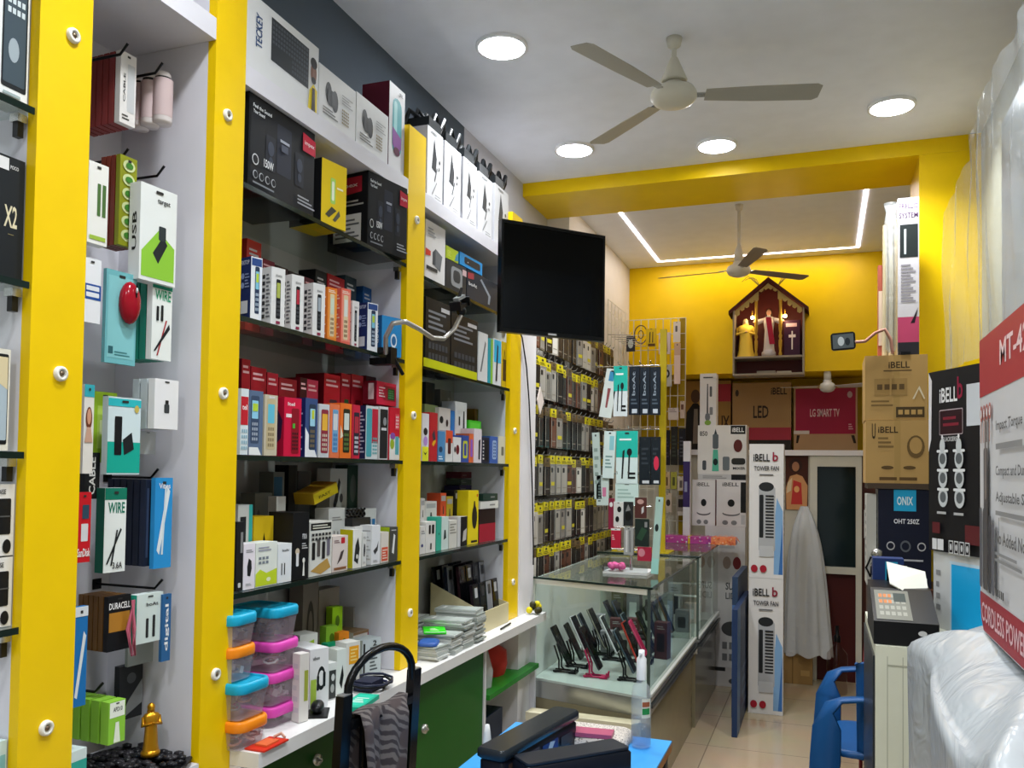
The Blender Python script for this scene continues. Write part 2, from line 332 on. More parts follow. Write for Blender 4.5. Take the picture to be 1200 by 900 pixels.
tag(m.obj('blue_crate', loc=(XB+.03, YC+.06, .062)), 'dark blue crate on the bottom of the open cabinet cubby', 'crate')
m = MB(); m.loft([[(.1*s*math.cos(2*PI*k/14)*1, .11*s*math.sin(2*PI*k/14), z) for k in range(14)] for s, z in ((.9, 0), (1, .04), (.95, .1), (.5, .13))], mat('c2332b', .5)); tag(m.obj('red_bag', loc=(XB+.16, YC+.36, zs2+.001)), 'crumpled red bag on the green cubby shelf', 'bag')
m = MB(); m.loft([[(.12*s*math.cos(2*PI*k/14), .08*s*math.sin(2*PI*k/14), z) for k in range(14)] for s, z in ((1, 0), (1.05, .06), (.8, .16), (.3, .2))], FILM); tag(m.obj('plastic_bag', loc=(XB+.16, YC+.14, zs2+.001)), 'crumpled clear plastic bag on the green cubby shelf', 'bag')
# ------------------------------------------------------------------ glass display counters
def glass_counter(label, c, y0l, y0r, y1, xl, xr, zt, zd, shelf=None, rails=True):
    # footprint: left front (xl,y0l), right front (xr,y0r)
    t = empty('display_counter', label, 'display counter', (xr, y0r, 0))
    X = lambda x: x-xr
    Y = lambda y: y-y0r
    out = [(X(xl), Y(y0l)), (0, 0), (0, Y(y1)), (X(xl), Y(y1))]
    MB().prism([(p[0]*.97-.012, p[1]) for p in out], 0, zd-.09, mat('8e8468', .16)).obj('laminate_base', parent=t)
    MB().prism(out, zd-.089, zd-.012, STEEL).obj('steel_band', parent=t)
    MB().prism(out, zd-.011, zd, mat('b9c2bd', .12)).obj('display_deck', parent=t)
    e = .006
    MB().prism([(X(xl)+e, Y(y0l)), (-e, 0), (-e, e), (X(xl)+e, Y(y0l)+e)], zd+.001, zt-.012, GLASS).obj('front_glass', parent=t)
    MB().box(-e, 0, e, Y(y1), zd+.001, zt-.012, GLASS).obj('side_glass', parent=t)
    MB().box(X(xl), X(xl)+.01, Y(y0l)+.01, Y(y1), zd+.001, zt-.012, mat('e4e7e3', .3)).obj('rear_panel', parent=t)
    g = MB().prism([(p[0]+(.012 if i in (1, 2) else -.012), p[1]-(.012 if i < 2 else 0)) for i, p in enumerate(out)], zt-.011, zt, GLASS).obj('glass_top', parent=t)
    o2 = [(X(xl)-.0125, Y(y0l)-.0125), (.0125, -.0125), (.0125, Y(y1)-.001)]
    for a, b2 in zip(o2, o2[1:]): MB().tube([(a[0], a[1], zt-.006), (b2[0], b2[1], zt-.006)], .0055, GEDGE, 6).obj('glass_top_edge', parent=g)
    for (x, y) in ((X(xl)+.004, Y(y0l)-.003), (.001, -.003)): MB().box(x-.008, x+.005, y-.004, y+.006, zd, zt-.012, mat('4a5650', .2) if x > -.1 else mat('d8dccf', .4)).obj('corner_strip', parent=t)
    MB().prism([(X(xl)+.01, Y(y0l)-.006), (-.01, -.006), (-.01, .01), (X(xl)+.01, Y(y0l)+.01)], zt-.036, zt-.012, mat('e6e6da', .35)).obj('front_rail', parent=t)
    m = MB(); m.box(.0, .012, 0, Y(y1), zd-.02, zd-.005, STEEL).box(.0, .02, 0, Y(y1), zd-.045, zd-.03, mat('3a3c3b', .2)).box(.0, .014, 0, Y(y1), zd+.002, zd+.014, mat('dcdcd8', .3, .3)); m.obj('side_rail', parent=t)
    return t
glass_counter('near glass display counter holding phones on small stands', 0, 3.84, 3.69, 5.08, -1.3, -.715, 1.0, .52)
glass_counter('far glass display counter with a gift wrapped parcel on it', 0, 5.1, 5.1, 6.1, -1.3, -.7, 1.01, .52)
for k, px in enumerate((822, 836)):
    y = Yat(-.72, .8, px); m = MB().box(0, .012, 0, .02, 0, .47, mat('e8e8e2', .4)); m.box(-.3, 0, .004, .014, .2, .21, mat('e8e8e2', .4))
    tag(m.obj('shelf_upright', loc=(-.735, y, .5205)), ['left', 'right'][k]+' white upright inside the far display counter', 'upright')
# ------------------------------------------------------------------ bay 0, cut by the left edge
SM = keypad_phone
def sb0(name, label, k, xc, xr, ytop, base, dec, d=.06, ang=90, cat='box'): return SB(name, label, zA[k], XF-.02, None, xc, xr, ytop, base, dec, ang, cat, d)
sb0('phone_box', 'white smartphone box printed with a dark screen, top shelf at the left edge', 0, -14, 42, -40, 'e4e6e6', {'F': [('rr', .3, .1, .95, 1, .05, '1d2226'), ('rr', .34, .14, .91, .99, .04, '3f4d57'), ('e', .6, .42, .14, .1, '9aa6ae'), ('g', .4, .7, .88, .86, 4, 2, 'c9d4d8'), ('ln', .35, .03, .8, .08, 1, '9aa')]}, .05)
sb0('phone_box', 'black smartphone box with gold X2 on it at the left edge', 1, -22, 43, 172, '1d2125', {'F': [('t', .5, .42, .83, .6, 'X2', 'd8cfae'), ('t', .62, .9, .83, .93, 'POCO', 'cfcfcf'), ('r', .3, .88, .58, .98, 'dddddd'), ('r', .6, .36, .75, .365, '8d8358')]}, .05)
sb0('phone_box', 'pale smartphone box with a blue and gold screen picture, left edge', 2, -24, 9, 405, 'dfdccf', {'F': [('rr', .35, .06, .93, .95, .06, '15191c'), ('rr', .4, .1, .9, .92, .05, 'a9b9c4'), ('p', [(.4, .92), (.9, .92), (.9, .6), (.4, .7)], 'd7c9a4')]}, .05)
for k, (yt, lift, w) in enumerate(((658, 0, 'lower'), (568, .001, 'upper'))):
    q = Vector((XF-.02, 1.0, zA[3])); hh = Zat(XF, 1.02, 658)-zA[3]
    b = SB('speaker_box', w+' of two stacked white boxes picturing black gadgets at the left edge', zA[3], XF-.02, None, -45, 25, yt, 'e2e1de', {'F': [('rr', .2, .3, .55, .8, .03, '17181a'), ('rr', .6, .3, .92, .8, .03, '17181a'), ('e', .85, .13, .09, .1, '17181a'), ('t', .55, .86, .8, .93, 'NOISE', '333333'), ('r', .6, .54, .92, .56, '555555')]}, 90, 'box', .1, None, 0 if k == 0 else hh+.003)
m = MB().box(0, .25, 0, .86, 0, .03, WLAM); zz = Zat(XF, 1.0, 945); tag(m.obj('niche_shelf', loc=(XB+.01, .22, zz-.03)), 'white shelf board at the lower left edge', 'shelf')
SB('cable_box', 'small pale teal box at the bottom left corner', zz, XF-.02, None, -10, 15, 872, 'c9dfe0', {'F': [('rr', .5, .2, .9, .7, .05, '7fb6bb')]}, 90, 'box', .06)
# ------------------------------------------------------------------ bay 1: niche with hooks
HK = mat('18181a', .3, .6)
def hook(px, py, label, X1=-1.36, xb=XB+.001):
    y = Yat(X1, Zat(X1, 1.4, py), px); z = Zat(X1, y, py)
    m = MB(); m.tube([(xb, 0, 0), (X1-.02, 0, 0), (X1, 0, .02)], .003, HK, 6); m.box(xb, xb+.002, -.012, .012, -.012, .012, HK)
    for v in range(len(m.v)): m.v[v] = (m.v[v][0]-xb, m.v[v][1], m.v[v][2])
    tag(m.obj('display_hook', loc=(xb, y, z)), label, 'hook'); return y, z
hook(150, 62, 'black display hook at the top left of the niche'); hook(190, 84, 'black display hook holding the three white tubes', -1.37); hook(192, 205, 'black display hook over the boxed cable set with a green picture', -1.38)
hook(150, 185, 'black display hook behind the green battery strip', -1.42); hook(190, 690, 'black display hook over the teal earphone packet low in the niche', -1.38); hook(185, 560, 'black display hook above the dark blue cable packs', -1.42)
def hung(name, label, xl, xc, xr, yt, yb, base, dec=None, X=-1.40, n=1, ang=86, cat='packet', group=None, slot=True, d=None, lab2=None, base2=None):
    z = Zat(X, 1.4, (yt+yb)/2); y = Yat(X, z, xc); zt = Zat(X, y, yt); zb = Zat(X, y, yb)
    P = Vector((X, y, zb)); u, v = uv(ang); w = along(P, u, xr); dd = d if d else max(.012, min(.15, along(P, v, xl))); t = dd/n
    dec = dict(dec or {})
    if slot: dec['F'] = list(dec.get('F', []))+[('rr', .4, .93, .6, .96, .02, '30302f')]
    o = carton(name, label, cat, P, ang, w, t*.8, zt-zb, base, dec, group)
    src = o
    if n > 1:
        m2 = MB(); m2.box(0, w, 0, t*.8, 0, zt-zb, base2 or base)
        src = tag(m2.obj(name, loc=P+v*t, rot=(0, 0, math.radians(ang))), lab2 or label, cat, group or (name+' stack '+label)[:40])
        src['group'] = 'packets hanging behind the '+label[:46]
        for k in range(2, n): c = src.copy(); COL.objects.link(c); c.location = P+v*t*k
    return o
hung('cable_packet', 'front white cable packet hanging top left in the niche', 112, 141, 158, 58, 142, 'e3e0dd', {'F': [('rr', .45, .18, .9, .85, .05, 'c4c6c8'), ('ln', .15, .05, .6, .14, 2, '444'*2), ('tv', .18, .3, .32, .7, 'CABLE', '555555')]}, n=7, d=.13, X=-1.41, base2='8a3a38', lab2='maroon sided packet hanging behind the white cable packet at top left')
for k, (a, b2, yt, yb) in enumerate(((184, 197, 86, 146), (170, 182, 88, 149), (160, 169, 92, 152))):
    X = -1.40-.03*k; y = Yat(X, 2.3, (a+b2)/2); zt = Zat(X, y, yt); zb = Zat(X, y, yb); m = MB()
    m.lathe([(.001, 0), (.019, 0), (.021, .006), (.021, zt-zb-.03), (.017, zt-zb-.02), (.017, zt-zb-.005), (.014, zt-zb)], (0, 0, 0), mat('dcd4d2', .25), 18)
    m.lathe([(.0214, .015), (.0214, .1)], (0, 0, 0), mat('c9b4b4', .3), 18); m.lathe([(.0176, zt-zb-.018), (.0176, zt-zb-.012)], (0, 0, 0), BLACK, 18)
    tag(m.obj('gadget_tube', loc=(X, y, zb)), ['front', 'middle', 'rear'][k]+' one of three white round tubes hanging at the top of the niche', 'tube')
hung('cable_packet', 'white packet with green cable picture beside the left post', None, 104, 125, 187, 283, 'e8e8e2', {'F': [('rr', .45, .35, .62, .75, .03, '4c6e3a'), ('rr', .7, .35, .88, .75, .03, '4c6e3a'), ('r', .1, .05, .9, .1, '9dbb44')]}, X=-1.37, d=.03)
o = hung('battery_strip', 'green and gold strip of small round blisters in the niche', 128, 140, 158, 180, 286, '8a8f1e', {'F': [('e', .5, .12+.155*k, .36, .065, 'c9d49a') for k in range(6)]+[('e', .5, .12+.155*k, .22, .035, '3f7a2c') for k in range(6)]}, n=4, d=.06, base2='7a3222', lab2='brown sided packet hanging behind the green blister strip')
hung('cable_box', 'white boxed cable with green picture hanging right in the niche', 160, 164, 205, 212, 326, 'e2e6e4', {'F': [('p', [(.05, .04), (.95, .04), (.95, .4), (.5, .55), (.05, .3)], '8cc43c'), ('p', [(.35, .3), (.62, .5), (.75, .42), (.5, .2)], '23282a'), ('rr', .5, .45, .7, .6, .03, '30373a'), ('t', .45, .82, .8, .88, 'target', '333333')], 'L': [('tv', .3, .3, .7, .7, 'USB', '222222')]}, X=-1.36, d=.04)
hung('battery_card', 'blue and white card of batteries beside the left post', None, 97, 117, 300, 376, 'e6e8ec', {'F': [('r', 0, .36, 1, .6, '1f4d9c'), ('rr', .2, .4, .9, .47, .03, 'dfe3e8'), ('rr', .2, .5, .9, .57, .03, 'dfe3e8')]}, X=-1.37, d=.01)
o = hung('mouse_packet', 'teal blister card with a red computer mouse', None, 124, 158, 314, 424, '6fb4bb', {'F': [('r', .06, .06, .94, .94, '83c3c8'), ('r', .1, .1, .25, .18, '2d6068'), ('ln', .3, .08, .8, .14, 2, '3d7a80')]}, X=-1.38, d=.012)
w = (o.dimensions.x**2+o.dimensions.y**2)**.5
m = MB(); RM = mat('9c1526', .15); m.ball((.052, -.008, .13), .03, RM, 18, (.8, .62, 1.5)); m.box(.051, .053, -.0285, -.026, .14, .17, BLACK); m.ball((.052, -.028, .155), .004, mat('c9c9cc', .3), 8, (.6, .6, 1.6)); m.obj('red_mouse', parent=o)
hung('cable_box', 'white and green box lettered WIRE beside the red mouse card', 156, 178, 200, 325, 420, 'e4e9e6', {'F': [('r', 0, .88, 1, 1, '15876c'), ('t', .12, .74, .92, .87, 'WIRE', '1c9a6e'), ('p', [(.25, .05), (.32, .05), (.75, .5), (.68, .5)], 'a02830'), ('p', [(.1, .1), (.18, .1), (.9, .4), (.85, .46)], '22262a'), ('rr', .2, .48, .32, .66, .03, '1d2022'), ('rr', .42, .48, .54, .68, .03, '1d2022'), ('r', .1, .03, .9, .1, 'aab')], 'L': [('r', 0, 0, 1, 1, '12765f')]} if 0 else {'F': [('r', 0, .88, 1, 1, '15876c'), ('t', .12, .74, .92, .87, 'WIRE', '1c9a6e'), ('p', [(.25, .05), (.32, .05), (.75, .5), (.68, .5)], 'a02830'), ('p', [(.1, .1), (.18, .1), (.9, .4), (.85, .46)], '22262a'), ('rr', .2, .48, .32, .66, .03, '1d2022'), ('rr', .42, .48, .54, .68, .03, '1d2022')]}, X=-1.37, n=5, d=.10, base2='13806a', lab2='green cable box hanging behind the upper box lettered WIRE')
hung('beauty_box', 'narrow packet with a woman in the picture beside the left post', None, 98, 108, 450, 555, 'e3dfd8', {'F': [('r', 0, .86, 1, 1, '35a7b5'), ('e', .5, .62, .32, .13, '6e3b26'), ('e', .5, .64, .2, .09, 'd29a7c'), ('p', [(.1, .35), (.9, .35), (.7, .52), (.3, .52)], 'c9a08a')]}, X=-1.37, d=.02)
hung('gadget_packet', 'lime green packet hanging between two teal cards', None, 108, 135, 458, 542, '9bbf2d', {'F': [('r', .2, .2, .5, .8, 'b9d45c'), ('rr', .3, .4, .5, .6, .03, 'dfe8b0')]}, X=-1.42, d=.02)
hung('card_reader_packet', 'teal and pale packet picturing a black memory stick', 122, 126, 163, 464, 556, 'cfe0e4', {'F': [('r', 0, .02, 1, .42, '17a794'), ('r', 0, .88, 1, .98, '2fb5bd'), ('rr', .2, .25, .42, .75, .02, '16181b'), ('p', [(.5, .25), (.8, .33), (.72, .55), (.45, .45)], '1f2226'), ('e', .86, .86, .07, .05, 'c7b25a')]}, X=-1.37, d=.02)
hung('adapter_box', 'small white box with a black gadget hanging right in the niche', 164, 181, 208, 443, 502, 'e6e6e8', {'F': [('rr', .4, .32, .62, .5, .04, '3c4044'), ('rr', .44, .5, .58, .58, .02, '222')if 0 else ('rr', .44, .5, .58, .58, .02, '222222')]}, X=-1.35, n=3, d=.07, lab2='clear packet hanging behind the small white box', base2='b9c2c6')
hung('clear_packet', 'clear backed white packet under the small white box', None, 164, 182, 505, 532, 'c4c9cb', None, X=-1.42, d=.01)
hung('cable_packet', 'black packet lettered CABLE beside the left post', None, 99, 116, 530, 585, '1a1b1d', {'F': [('tv', .3, .1, .7, .9, 'CABLE', 'd8d8d4')]}, X=-1.40, d=.02)
hung('memory_card_packet', 'red memory card packet beside the left post', None, 90, 105, 577, 660, 'c81a24', {'F': [('rr', .3, .3, .8, .55, .04, 'd9d9dc'), ('rr', .35, .62, .85, .82, .06, '31485c'), ('t', .05, .08, .98, .2, 'SanDisk', 'f0f0f0')]}, X=-1.36, d=.012)
hung('cable_box', 'green and white box lettered WIRE hanging in the lower niche', 113, 122, 146, 572, 672, 'e4e9e6', {'F': [('r', 0, .86, 1, 1, '12765f'), ('t', .15, .7, .92, .83, 'WIRE', '12765f'), ('p', [(.1, .1), (.18, .1), (.8, .5), (.74, .52)], '202326'), ('p', [(.3, .08), (.38, .08), (.62, .5), (.55, .5)], '202326'), ('t', .4, .04, .85, .12, '3.6A', '333333')], 'L': [('r', 0, 0, 1, 1, '0f5a48')]}, X=-1.37, d=.03)
hung('cable_packet', 'front dark blue cable packet of a thick stack in the lower niche', 146, 170, 182, 562, 664, '20283c', {'F': [('r', .1, .1, .3, .9, '3a4866'), ('r', .5, .1, .7, .9, '2b3650')]}, X=-1.38, n=6, d=.12, lab2='dark blue cable packet in the stack next to the bright blue one', base2='1b2233')
hung('toothbrush_packet', 'bright blue packet picturing a white charger cable', 178, 181, 200, 560, 667, '2a8fd0', {'F': [('p', [(.15, .2), (.3, .15), (.85, .85), (.7, .9)], 'dfe6ea'), ('p', [(.4, .15), (.5, .15), (.65, .9), (.55, .9)], 'cfdde4'), ('t', .2, .88, .85, .94, 'Vibes', 'e8e8ee')]}, X=-1.36, d=.015)
hung('cable_packet', 'blue packet with a white cable beside the left post, lowest', None, 86, 100, 712, 830, '2273b8', {'F': [('p', [(.1, .1), (.3, .08), (.9, .7), (.7, .75)], 'dfe6ea'), ('r', 0, .9, 1, 1, 'dde4ea')]}, X=-1.35, d=.015)
hung('battery_packet', 'front black battery card lettered DURACELL', 110, 126, 152, 700, 765, '151517', {'F': [('r', .05, .35, .95, .7, 'b07a2c'), ('t', .04, .76, .96, .88, 'DURACELL', 'ececec')]}, X=-1.38, n=6, d=.09, lab2='battery card hanging behind the one lettered DURACELL', base2='6b4a22')
m = MB(); z = Zat(-1.36, 1.42, 735); y = Yat(-1.36, z, 155)
for k in range(5): m.tube([(0, .004*math.sin(k), .06), (.006*math.cos(k*2), .008*math.sin(k*2.2), .0), (.004, .006*math.cos(k), -.055), (-.006, .01*math.sin(k*1.3+1), 0), (0, .004, .06)], .0018, mat('c4667c', .4), 6)
tag(m.obj('cable_bundle', loc=(-1.36, y, z)), 'pink bundled cable hanging beside the battery cards', 'cable')
hung('earphone_packet', 'pale teal packet with two white earphones in the lower niche', 156, 160, 190, 698, 756, 'cfdcd8', {'F': [('rr', .35, .1, .45, .5, .03, '2a2a2c'), ('rr', .6, .1, .7, .55, .03, '2a2a2c'), ('t', .35, .75, .8, .82, 'boAt', '333333')], 'L': [('r', 0, 0, 1, 1, '2fb096')]}, X=-1.37, d=.03)
hung('clear_packet', 'empty clear packet hanging behind the pale teal earphone packet', None, 150, 190, 740, 782, '9aa19f', None, X=-1.44, d=.01)
hung('lanyard_card', 'slim blue card hanging at the right side of the niche', None, 190, 199, 697, 776, '2b5f92', {'F': [('tv', .3, .15, .8, .85, 'digital', 'e4e6ea')]}, X=-1.36, d=.01)
hung('adapter_box', 'front lime green adapter box low in the niche', 85, 127, 146, 824, 874, '8cc63e', {'F': [('r', .05, .62, .95, .98, 'e9efe2'), ('t', .25, .75, .8, .86, 'APD10', '333333'), ('p', [(.3, .02), (.7, .02), (.6, .5), (.4, .5)], 'e4ead8')]}, X=-1.36, n=6, d=.17, lab2='lime green adapter box in the row low in the niche', base2='84bd38')
hung('phone_stand_packet', 'dark triangular packet hanging beside the lime green boxes', None, 140, 166, 782, 846, '2a2c30', {'F': [('p', [(0, 0), (1, .25), (1, .7), (.4, .35)], '8d9194'), ('e', .5, .75, .2, .1, '55585c')]}, X=-1.46, d=.02)
SB('cable_box', 'small teal and white box at the foot of the left post', ZN, -1.36, None, 82, 100, 882, 'd5e4e2', {'F': [('r', 0, .5, 1, .8, '35a596')]}, 90, 'box', .05)
# golden statue on a tray of black pebbles
GOLD = mat('c98f1e', .3, .75)
def figure(m, h, body, skin, hair, robe2=None, wid=.2, arms='fold', hd=1.0):
    # standing robed figurine; h = height, looks towards -y
    R = lambda r, z, dy=0, sy=.8: [(r*h*math.cos(2*PI*k/20)*(1+.05*math.cos(5*2*PI*k/20)), dy*h+r*h*sy*math.sin(2*PI*k/20)*(1+.05*math.cos(5*2*PI*k/20)), z*h) for k in range(20)]
    m.loft([R(wid*.78, 0), R(wid*.74, .03), R(wid*.6, .2), R(wid*.55, .4), R(wid*.5, .55), R(wid*.62, .68), R(wid*.72, .76, 0, .6), R(wid*.55, .815, 0, .6), R(wid*.2, .84), R(.033, .87)], body)
    m.ball((0, -.005*h, .92*h), .058*h*hd, skin, 14, (.85, .95, 1.18)); m.ball((0, .015*h, .935*h), .066*h*hd, hair, 14, (.95, .9, 1.1))
    m.loft([R(.07, .80, .03, .5), R(.075, .86, .03, .5), R(.06, .93, .025, .6)], hair)
    m.ball((0, -.058*h, .915*h), .011*h, skin, 8)
    for s in (-1, 1):
        if arms == 'fold': m.tube([(s*wid*.62*h, 0, .76*h), (s*wid*.75*h, -.03*h, .6*h), (s*.02*h, -.13*h, .64*h)], [.045*h, .042*h, .022*h], robe2 or body, 10); m.ball((s*.012*h, -.135*h, .65*h), .024*h, skin, 8, (.6, .8, 1.3))
        else: m.tube([(s*wid*.5*h, 0, .77*h), (s*wid*1.0*h, -.03*h, .74*h), (s*wid*1.45*h, -.08*h, .70*h)], [.045*h, .05*h, .055*h], body, 10); m.tube([(s*wid*1.4*h, -.08*h, .705*h), (s*wid*1.75*h, -.1*h, .73*h)], [.018*h, .022*h], skin, 8)
yS = Yat(-1.38, ZN+.02, 176); hS = Zat(-1.38, yS, 827)-ZN-.022
tr = empty('pebble_tray', 'black round tray of dark pebbles under the golden statue', 'tray', (-1.41, yS-.02, ZN+.0005))
MB().lathe([(.001, 0), (.11, 0), (.125, .012), (.12, .012), (.105, .004), (.001, .004)], (0, 0, 0), mat('1a1a1c', .3), 28, 1, .95).obj('dish', parent=tr)
m = MB()
for k in range(150):
    a = random.random()*2*PI; r = .105*math.sqrt(random.random())
    m.ball((r*math.cos(a), r*math.sin(a)*.95, .009+random.random()*.012), .011, mat(random.choice(['222226', '2e2c30', '3a383c']), .25), 7, (1.2, .9, .55))
o = m.obj('pebbles', parent=tr); o['kind'] = 'stuff'
m = MB(); m.M = Matrix.Rotation(PI/2-.5, 4, 'Z'); figure(m, hS, GOLD, GOLD, GOLD, None, .23, 'fold', 1.2)
m.M = Matrix.Identity(4); m.lathe([(.001, 0), (.02, 0), (.02, .008), (.016, .012)], (0, 0, 0), GOLD, 16)
tag(m.obj('statue', loc=(-1.38, yS, ZN+.026)), 'small golden statue of a robed figure on dark pebbles', 'statue')
m = MB().box(0, .1, 0, .14, 0, .02, WLAM)
zt = Zat(-1.22, 1.62, 882); yy = Yat(-1.21, zt, 247)
t = empty('candle_jar', 'small glass candle jar with red wax in front of the yellow post', 'candle', (-1.215, yy, zt-.075))
MB().lathe([(.001, 0), (.026, 0), (.031, .01), (.031, .075), (.029, .075), (.028, .012)], (0, 0, 0), CLEAR, 20).obj('glass', parent=t)
MB().lathe([(.001, .003), (.027, .003), (.028, .068), (.001, .068)], (0, 0, 0), mat('d8c9b6', .4), 20).lathe([(.001, .069), (.024, .069), (.02, .071)], (0, 0, 0), mat('b3211f', .5), 16).obj('wax', parent=t)
m = MB().box(-.09, .05, -.05, .05, -.03, 0, WLAM); tag(m.obj('ledge', loc=(-1.215, yy, zt-.0755)), 'small white ledge under the candle jar', 'ledge')
# ------------------------------------------------------------------ bay 2: boxes on top
imp = [('r', .02, .02, .98, .98, '15181d'), ('rr', .4, .3, .62, .85, .02, '272b38'), ('rr', .24, .28, .38, .66, .02, '23262f'), ('rr', .68, .28, .82, .66, .02, '23262f'), ('e', .31, .52, .045, .08, '3b4150'), ('e', .31, .38, .03, .05, '3b4150'), ('e', .75, .52, .045, .08, '3b4150'), ('e', .75, .38, .03, .05, '3b4150'), ('r', .44, .66, .58, .69, 'a8adba'), ('r', .46, .56, .56, .64, '4a5061'),
       ('p', [(.79, .72), (1.0, .72), (1.0, .9), (.79, .93)], 'c22440'), ('t', .82, .79, .98, .85, 'impex', 'f0d9dd'), ('t', .04, .86, .3, .9, 'Feel the Sound', 'dfe3e6'), ('t', .04, .8, .2, .84, 'Your Sound', 'dfe3e6'), ('t', .2, .28, .34, .37, '150W', 'e4e6e8'), ('e', .08, .31, .045, .06, 'c9ccd0'), ('e', .08, .31, .035, .047, '15181d')] + \
      [('e', .08+.085*k, .15, .033, .045, 'b9bcc2') for k in range(4)]+[('e', .08+.085*k, .15, .026, .035, '15181d') for k in range(4)]+[('ln', .04, .04, .34, .08, 1, '7b7f86'), ('ln', .7, .06, .98, .18, 3, '9a9da4')]
SB('keyboard_box', 'long white keyboard box with a man in yellow, on top of the shelves', 2.465, XF-.012, None, 287, 372, -14, 'dadcdd', {'F': [('p', [(.32, .32), (.85, .3), (.85, .88), (.32, .9)], '2f3439'), ('g', .33, .55, .84, .87, 14, 5, '4c535a'), ('g', .6, .34, .84, .54, 7, 3, '454b52'), ('tv', .12, .35, .2, .8, 'TECKEY', '2e4a78'), ('p', [(.84, 0), (.98, 0), (.98, .35), (.92, .42), (.86, .3)], 'd9c21e'), ('e', .92, .58, .045, .16, '7a5240'), ('e', .92, .72, .05, .08, '151515'), ('e', .92, .47, .035, .05, '1d1614'), ('p', [(.89, 0), (.95, 0), (.94, .36), (.9, .36)], '3a2d26')]}, d=.2)
jb = {'F': [('e', .25, .58, .085, .2, '1e1f21'), ('e', .42, .5, .085, .2, '1e1f21'), ('rr', .22, .36, .45, .66, .04, '232427'), ('r', .325, .36, .33, .66, '0a0a0a'), ('ln', .1, .14, .5, .3, 3, '777777'), ('g', .6, .18, .8, .48, 5, 5, '8c7d5a'), ('ln', .6, .55, .9, .75, 4, 'a5a5a5')]}
SB('speaker_box', 'white box picturing twin black speakers next to the long keyboard box', 2.465, XF-.012, None, 373, 416, 73, 'd9dadb', jb, d=.16)
SB('speaker_box', 'white box picturing twin black speakers beside the tall box with the blue lamp', 2.465, XF-.012, None, 417, 454, 107, 'd9dadb', jb, d=.16)
SB('speaker_box', 'tall white and maroon box with a blue and violet glowing speaker', 2.465, XF-.012, 432, 455, 473, 94, 'dddde0', {'F': [('rr', .2, .2, .8, .86, .28, '55a7b0'), ('rr', .3, .45, .5, .82, .1, '9fd6d8'), ('p', [(.22, .5), (.78, .42), (.78, .3), (.5, .2), (.22, .3)], '8a4f9c'), ('e', .5, .24, .2, .05, '5a2440'), ('t', .6, .9, .85, .95, 'JBL', '444444')], 'L': [('r', 0, 0, 1, 1, '5e1f30'), ('p', [(.6, .4), (.9, .35), (.9, .5), (.6, .6)], '2a1218')]}, d=.1)
# shelf 0
SB('home_theatre_box', 'large black home theatre box with a red badge, left on the upper glass shelf', ZB0, XF-.012, None, 290, 367, 96, '14171b', {'F': imp, 'L': [('r', 0, 0, 1, 1, '0e1013')]}, d=.2)
SB('vacuum_box', 'upright yellow and black box between the two black home theatre boxes', ZB0, XF-.012, 368, 376, 405, 184, 'e4c41c', {'F': [('rr', .35, .35, .55, .75, .05, 'a9d465'), ('rr', .4, .4, .5, .7, .04, 'e8f0d8'), ('p', [(.15, .15), (.4, .3), (.6, .26), (.3, .12)], '4b4a3c'), ('p', [(.45, .1), (.7, .28), (.75, .2), (.55, .08)], '5b5a4a'), ('r', .6, .6, .85, .63, 'f5efc8')], 'L': [('r', 0, 0, 1, 1, '17181a'), ('tv', .3, .5, .7, .9, 'FAST', 'd3d62c'), ('tv', .3, .1, .7, .4, 'JET', 'c9c9c9')]}, ang=80, d=.12)
SB('home_theatre_box', 'black home theatre box with a red badge, right on the upper glass shelf', ZB0, XF-.012, 408, 430, 476, 188, '14171b', {'F': imp, 'L': [('r', 0, 0, 1, 1, '101115'), ('p', [(.1, .7), (.85, .74), (.85, .95), (.1, .95)], 'b3243a'), ('t', .2, .8, .75, .87, 'impex', 'f0d9dd'), ('ln', .15, .55, .9, .65, 2, '9a9a9a'), ('r', .15, .08, .85, .45, 'b9babc'), ('ln', .2, .12, .8, .4, 5, '55585c')]}, ang=80, d=.16)
# shelf 1: phone boxes
wp = lambda t: {'F': [('rr', .35, .12, .68, .8, .08, '1b1c1f'), ('rr', .4, .48, .64, .74, .02, t), ('g', .4, .16, .64, .44, 3, 4, '4a4c50'), ('t', .3, .84, .75, .88, 'KECHAODA', '666666'), ('rr', .35, .03, .65, .08, .02, '8a2c4a')], 'L': [('g', .15, .1, .5, .9, 1, 7, '3a3c40'), ('ln', .55, .12, .9, .9, 12, '6a6c70')]}
npv = {'F': [('r', .05, .86, .95, .98, '2f4a86'), ('p', [(0, 0), (.8, 0), (.3, .35), (0, .9)], 'e6e9ec')]+keypad_phone('2b3a54', '7fc0d8', '9fb0c0', .35, .75, .1, .85)+[('rr', .44, .6, .66, .74, .01, 'b9cf3c')], 'L': [('r', 0, 0, 1, 1, '1f2f63'), ('t', .15, .88, .85, .95, 'FIXTOP', 'c9d2e4'), ('e', .3, .7, .15, .05, '8c9cc8'), ('e', .3, .55, .15, .05, '8c9cc8'), ('ln', .5, .5, .9, .75, 5, '8c9cc8'), ('r', .2, .1, .8, .3, 'd8dce4')]}
orp = lambda c, sc: {'F': [('r', .05, .05, .95, .95, c)]+keypad_phone('d8c6a0', sc, '7a5a40', .25, .72, .08, .88)+[('ln', .08, .9, .8, .96, 2, 'f4e2d0')], 'L': [('ln', .15, .1, .85, .9, 14, 'f2d9c6')]}
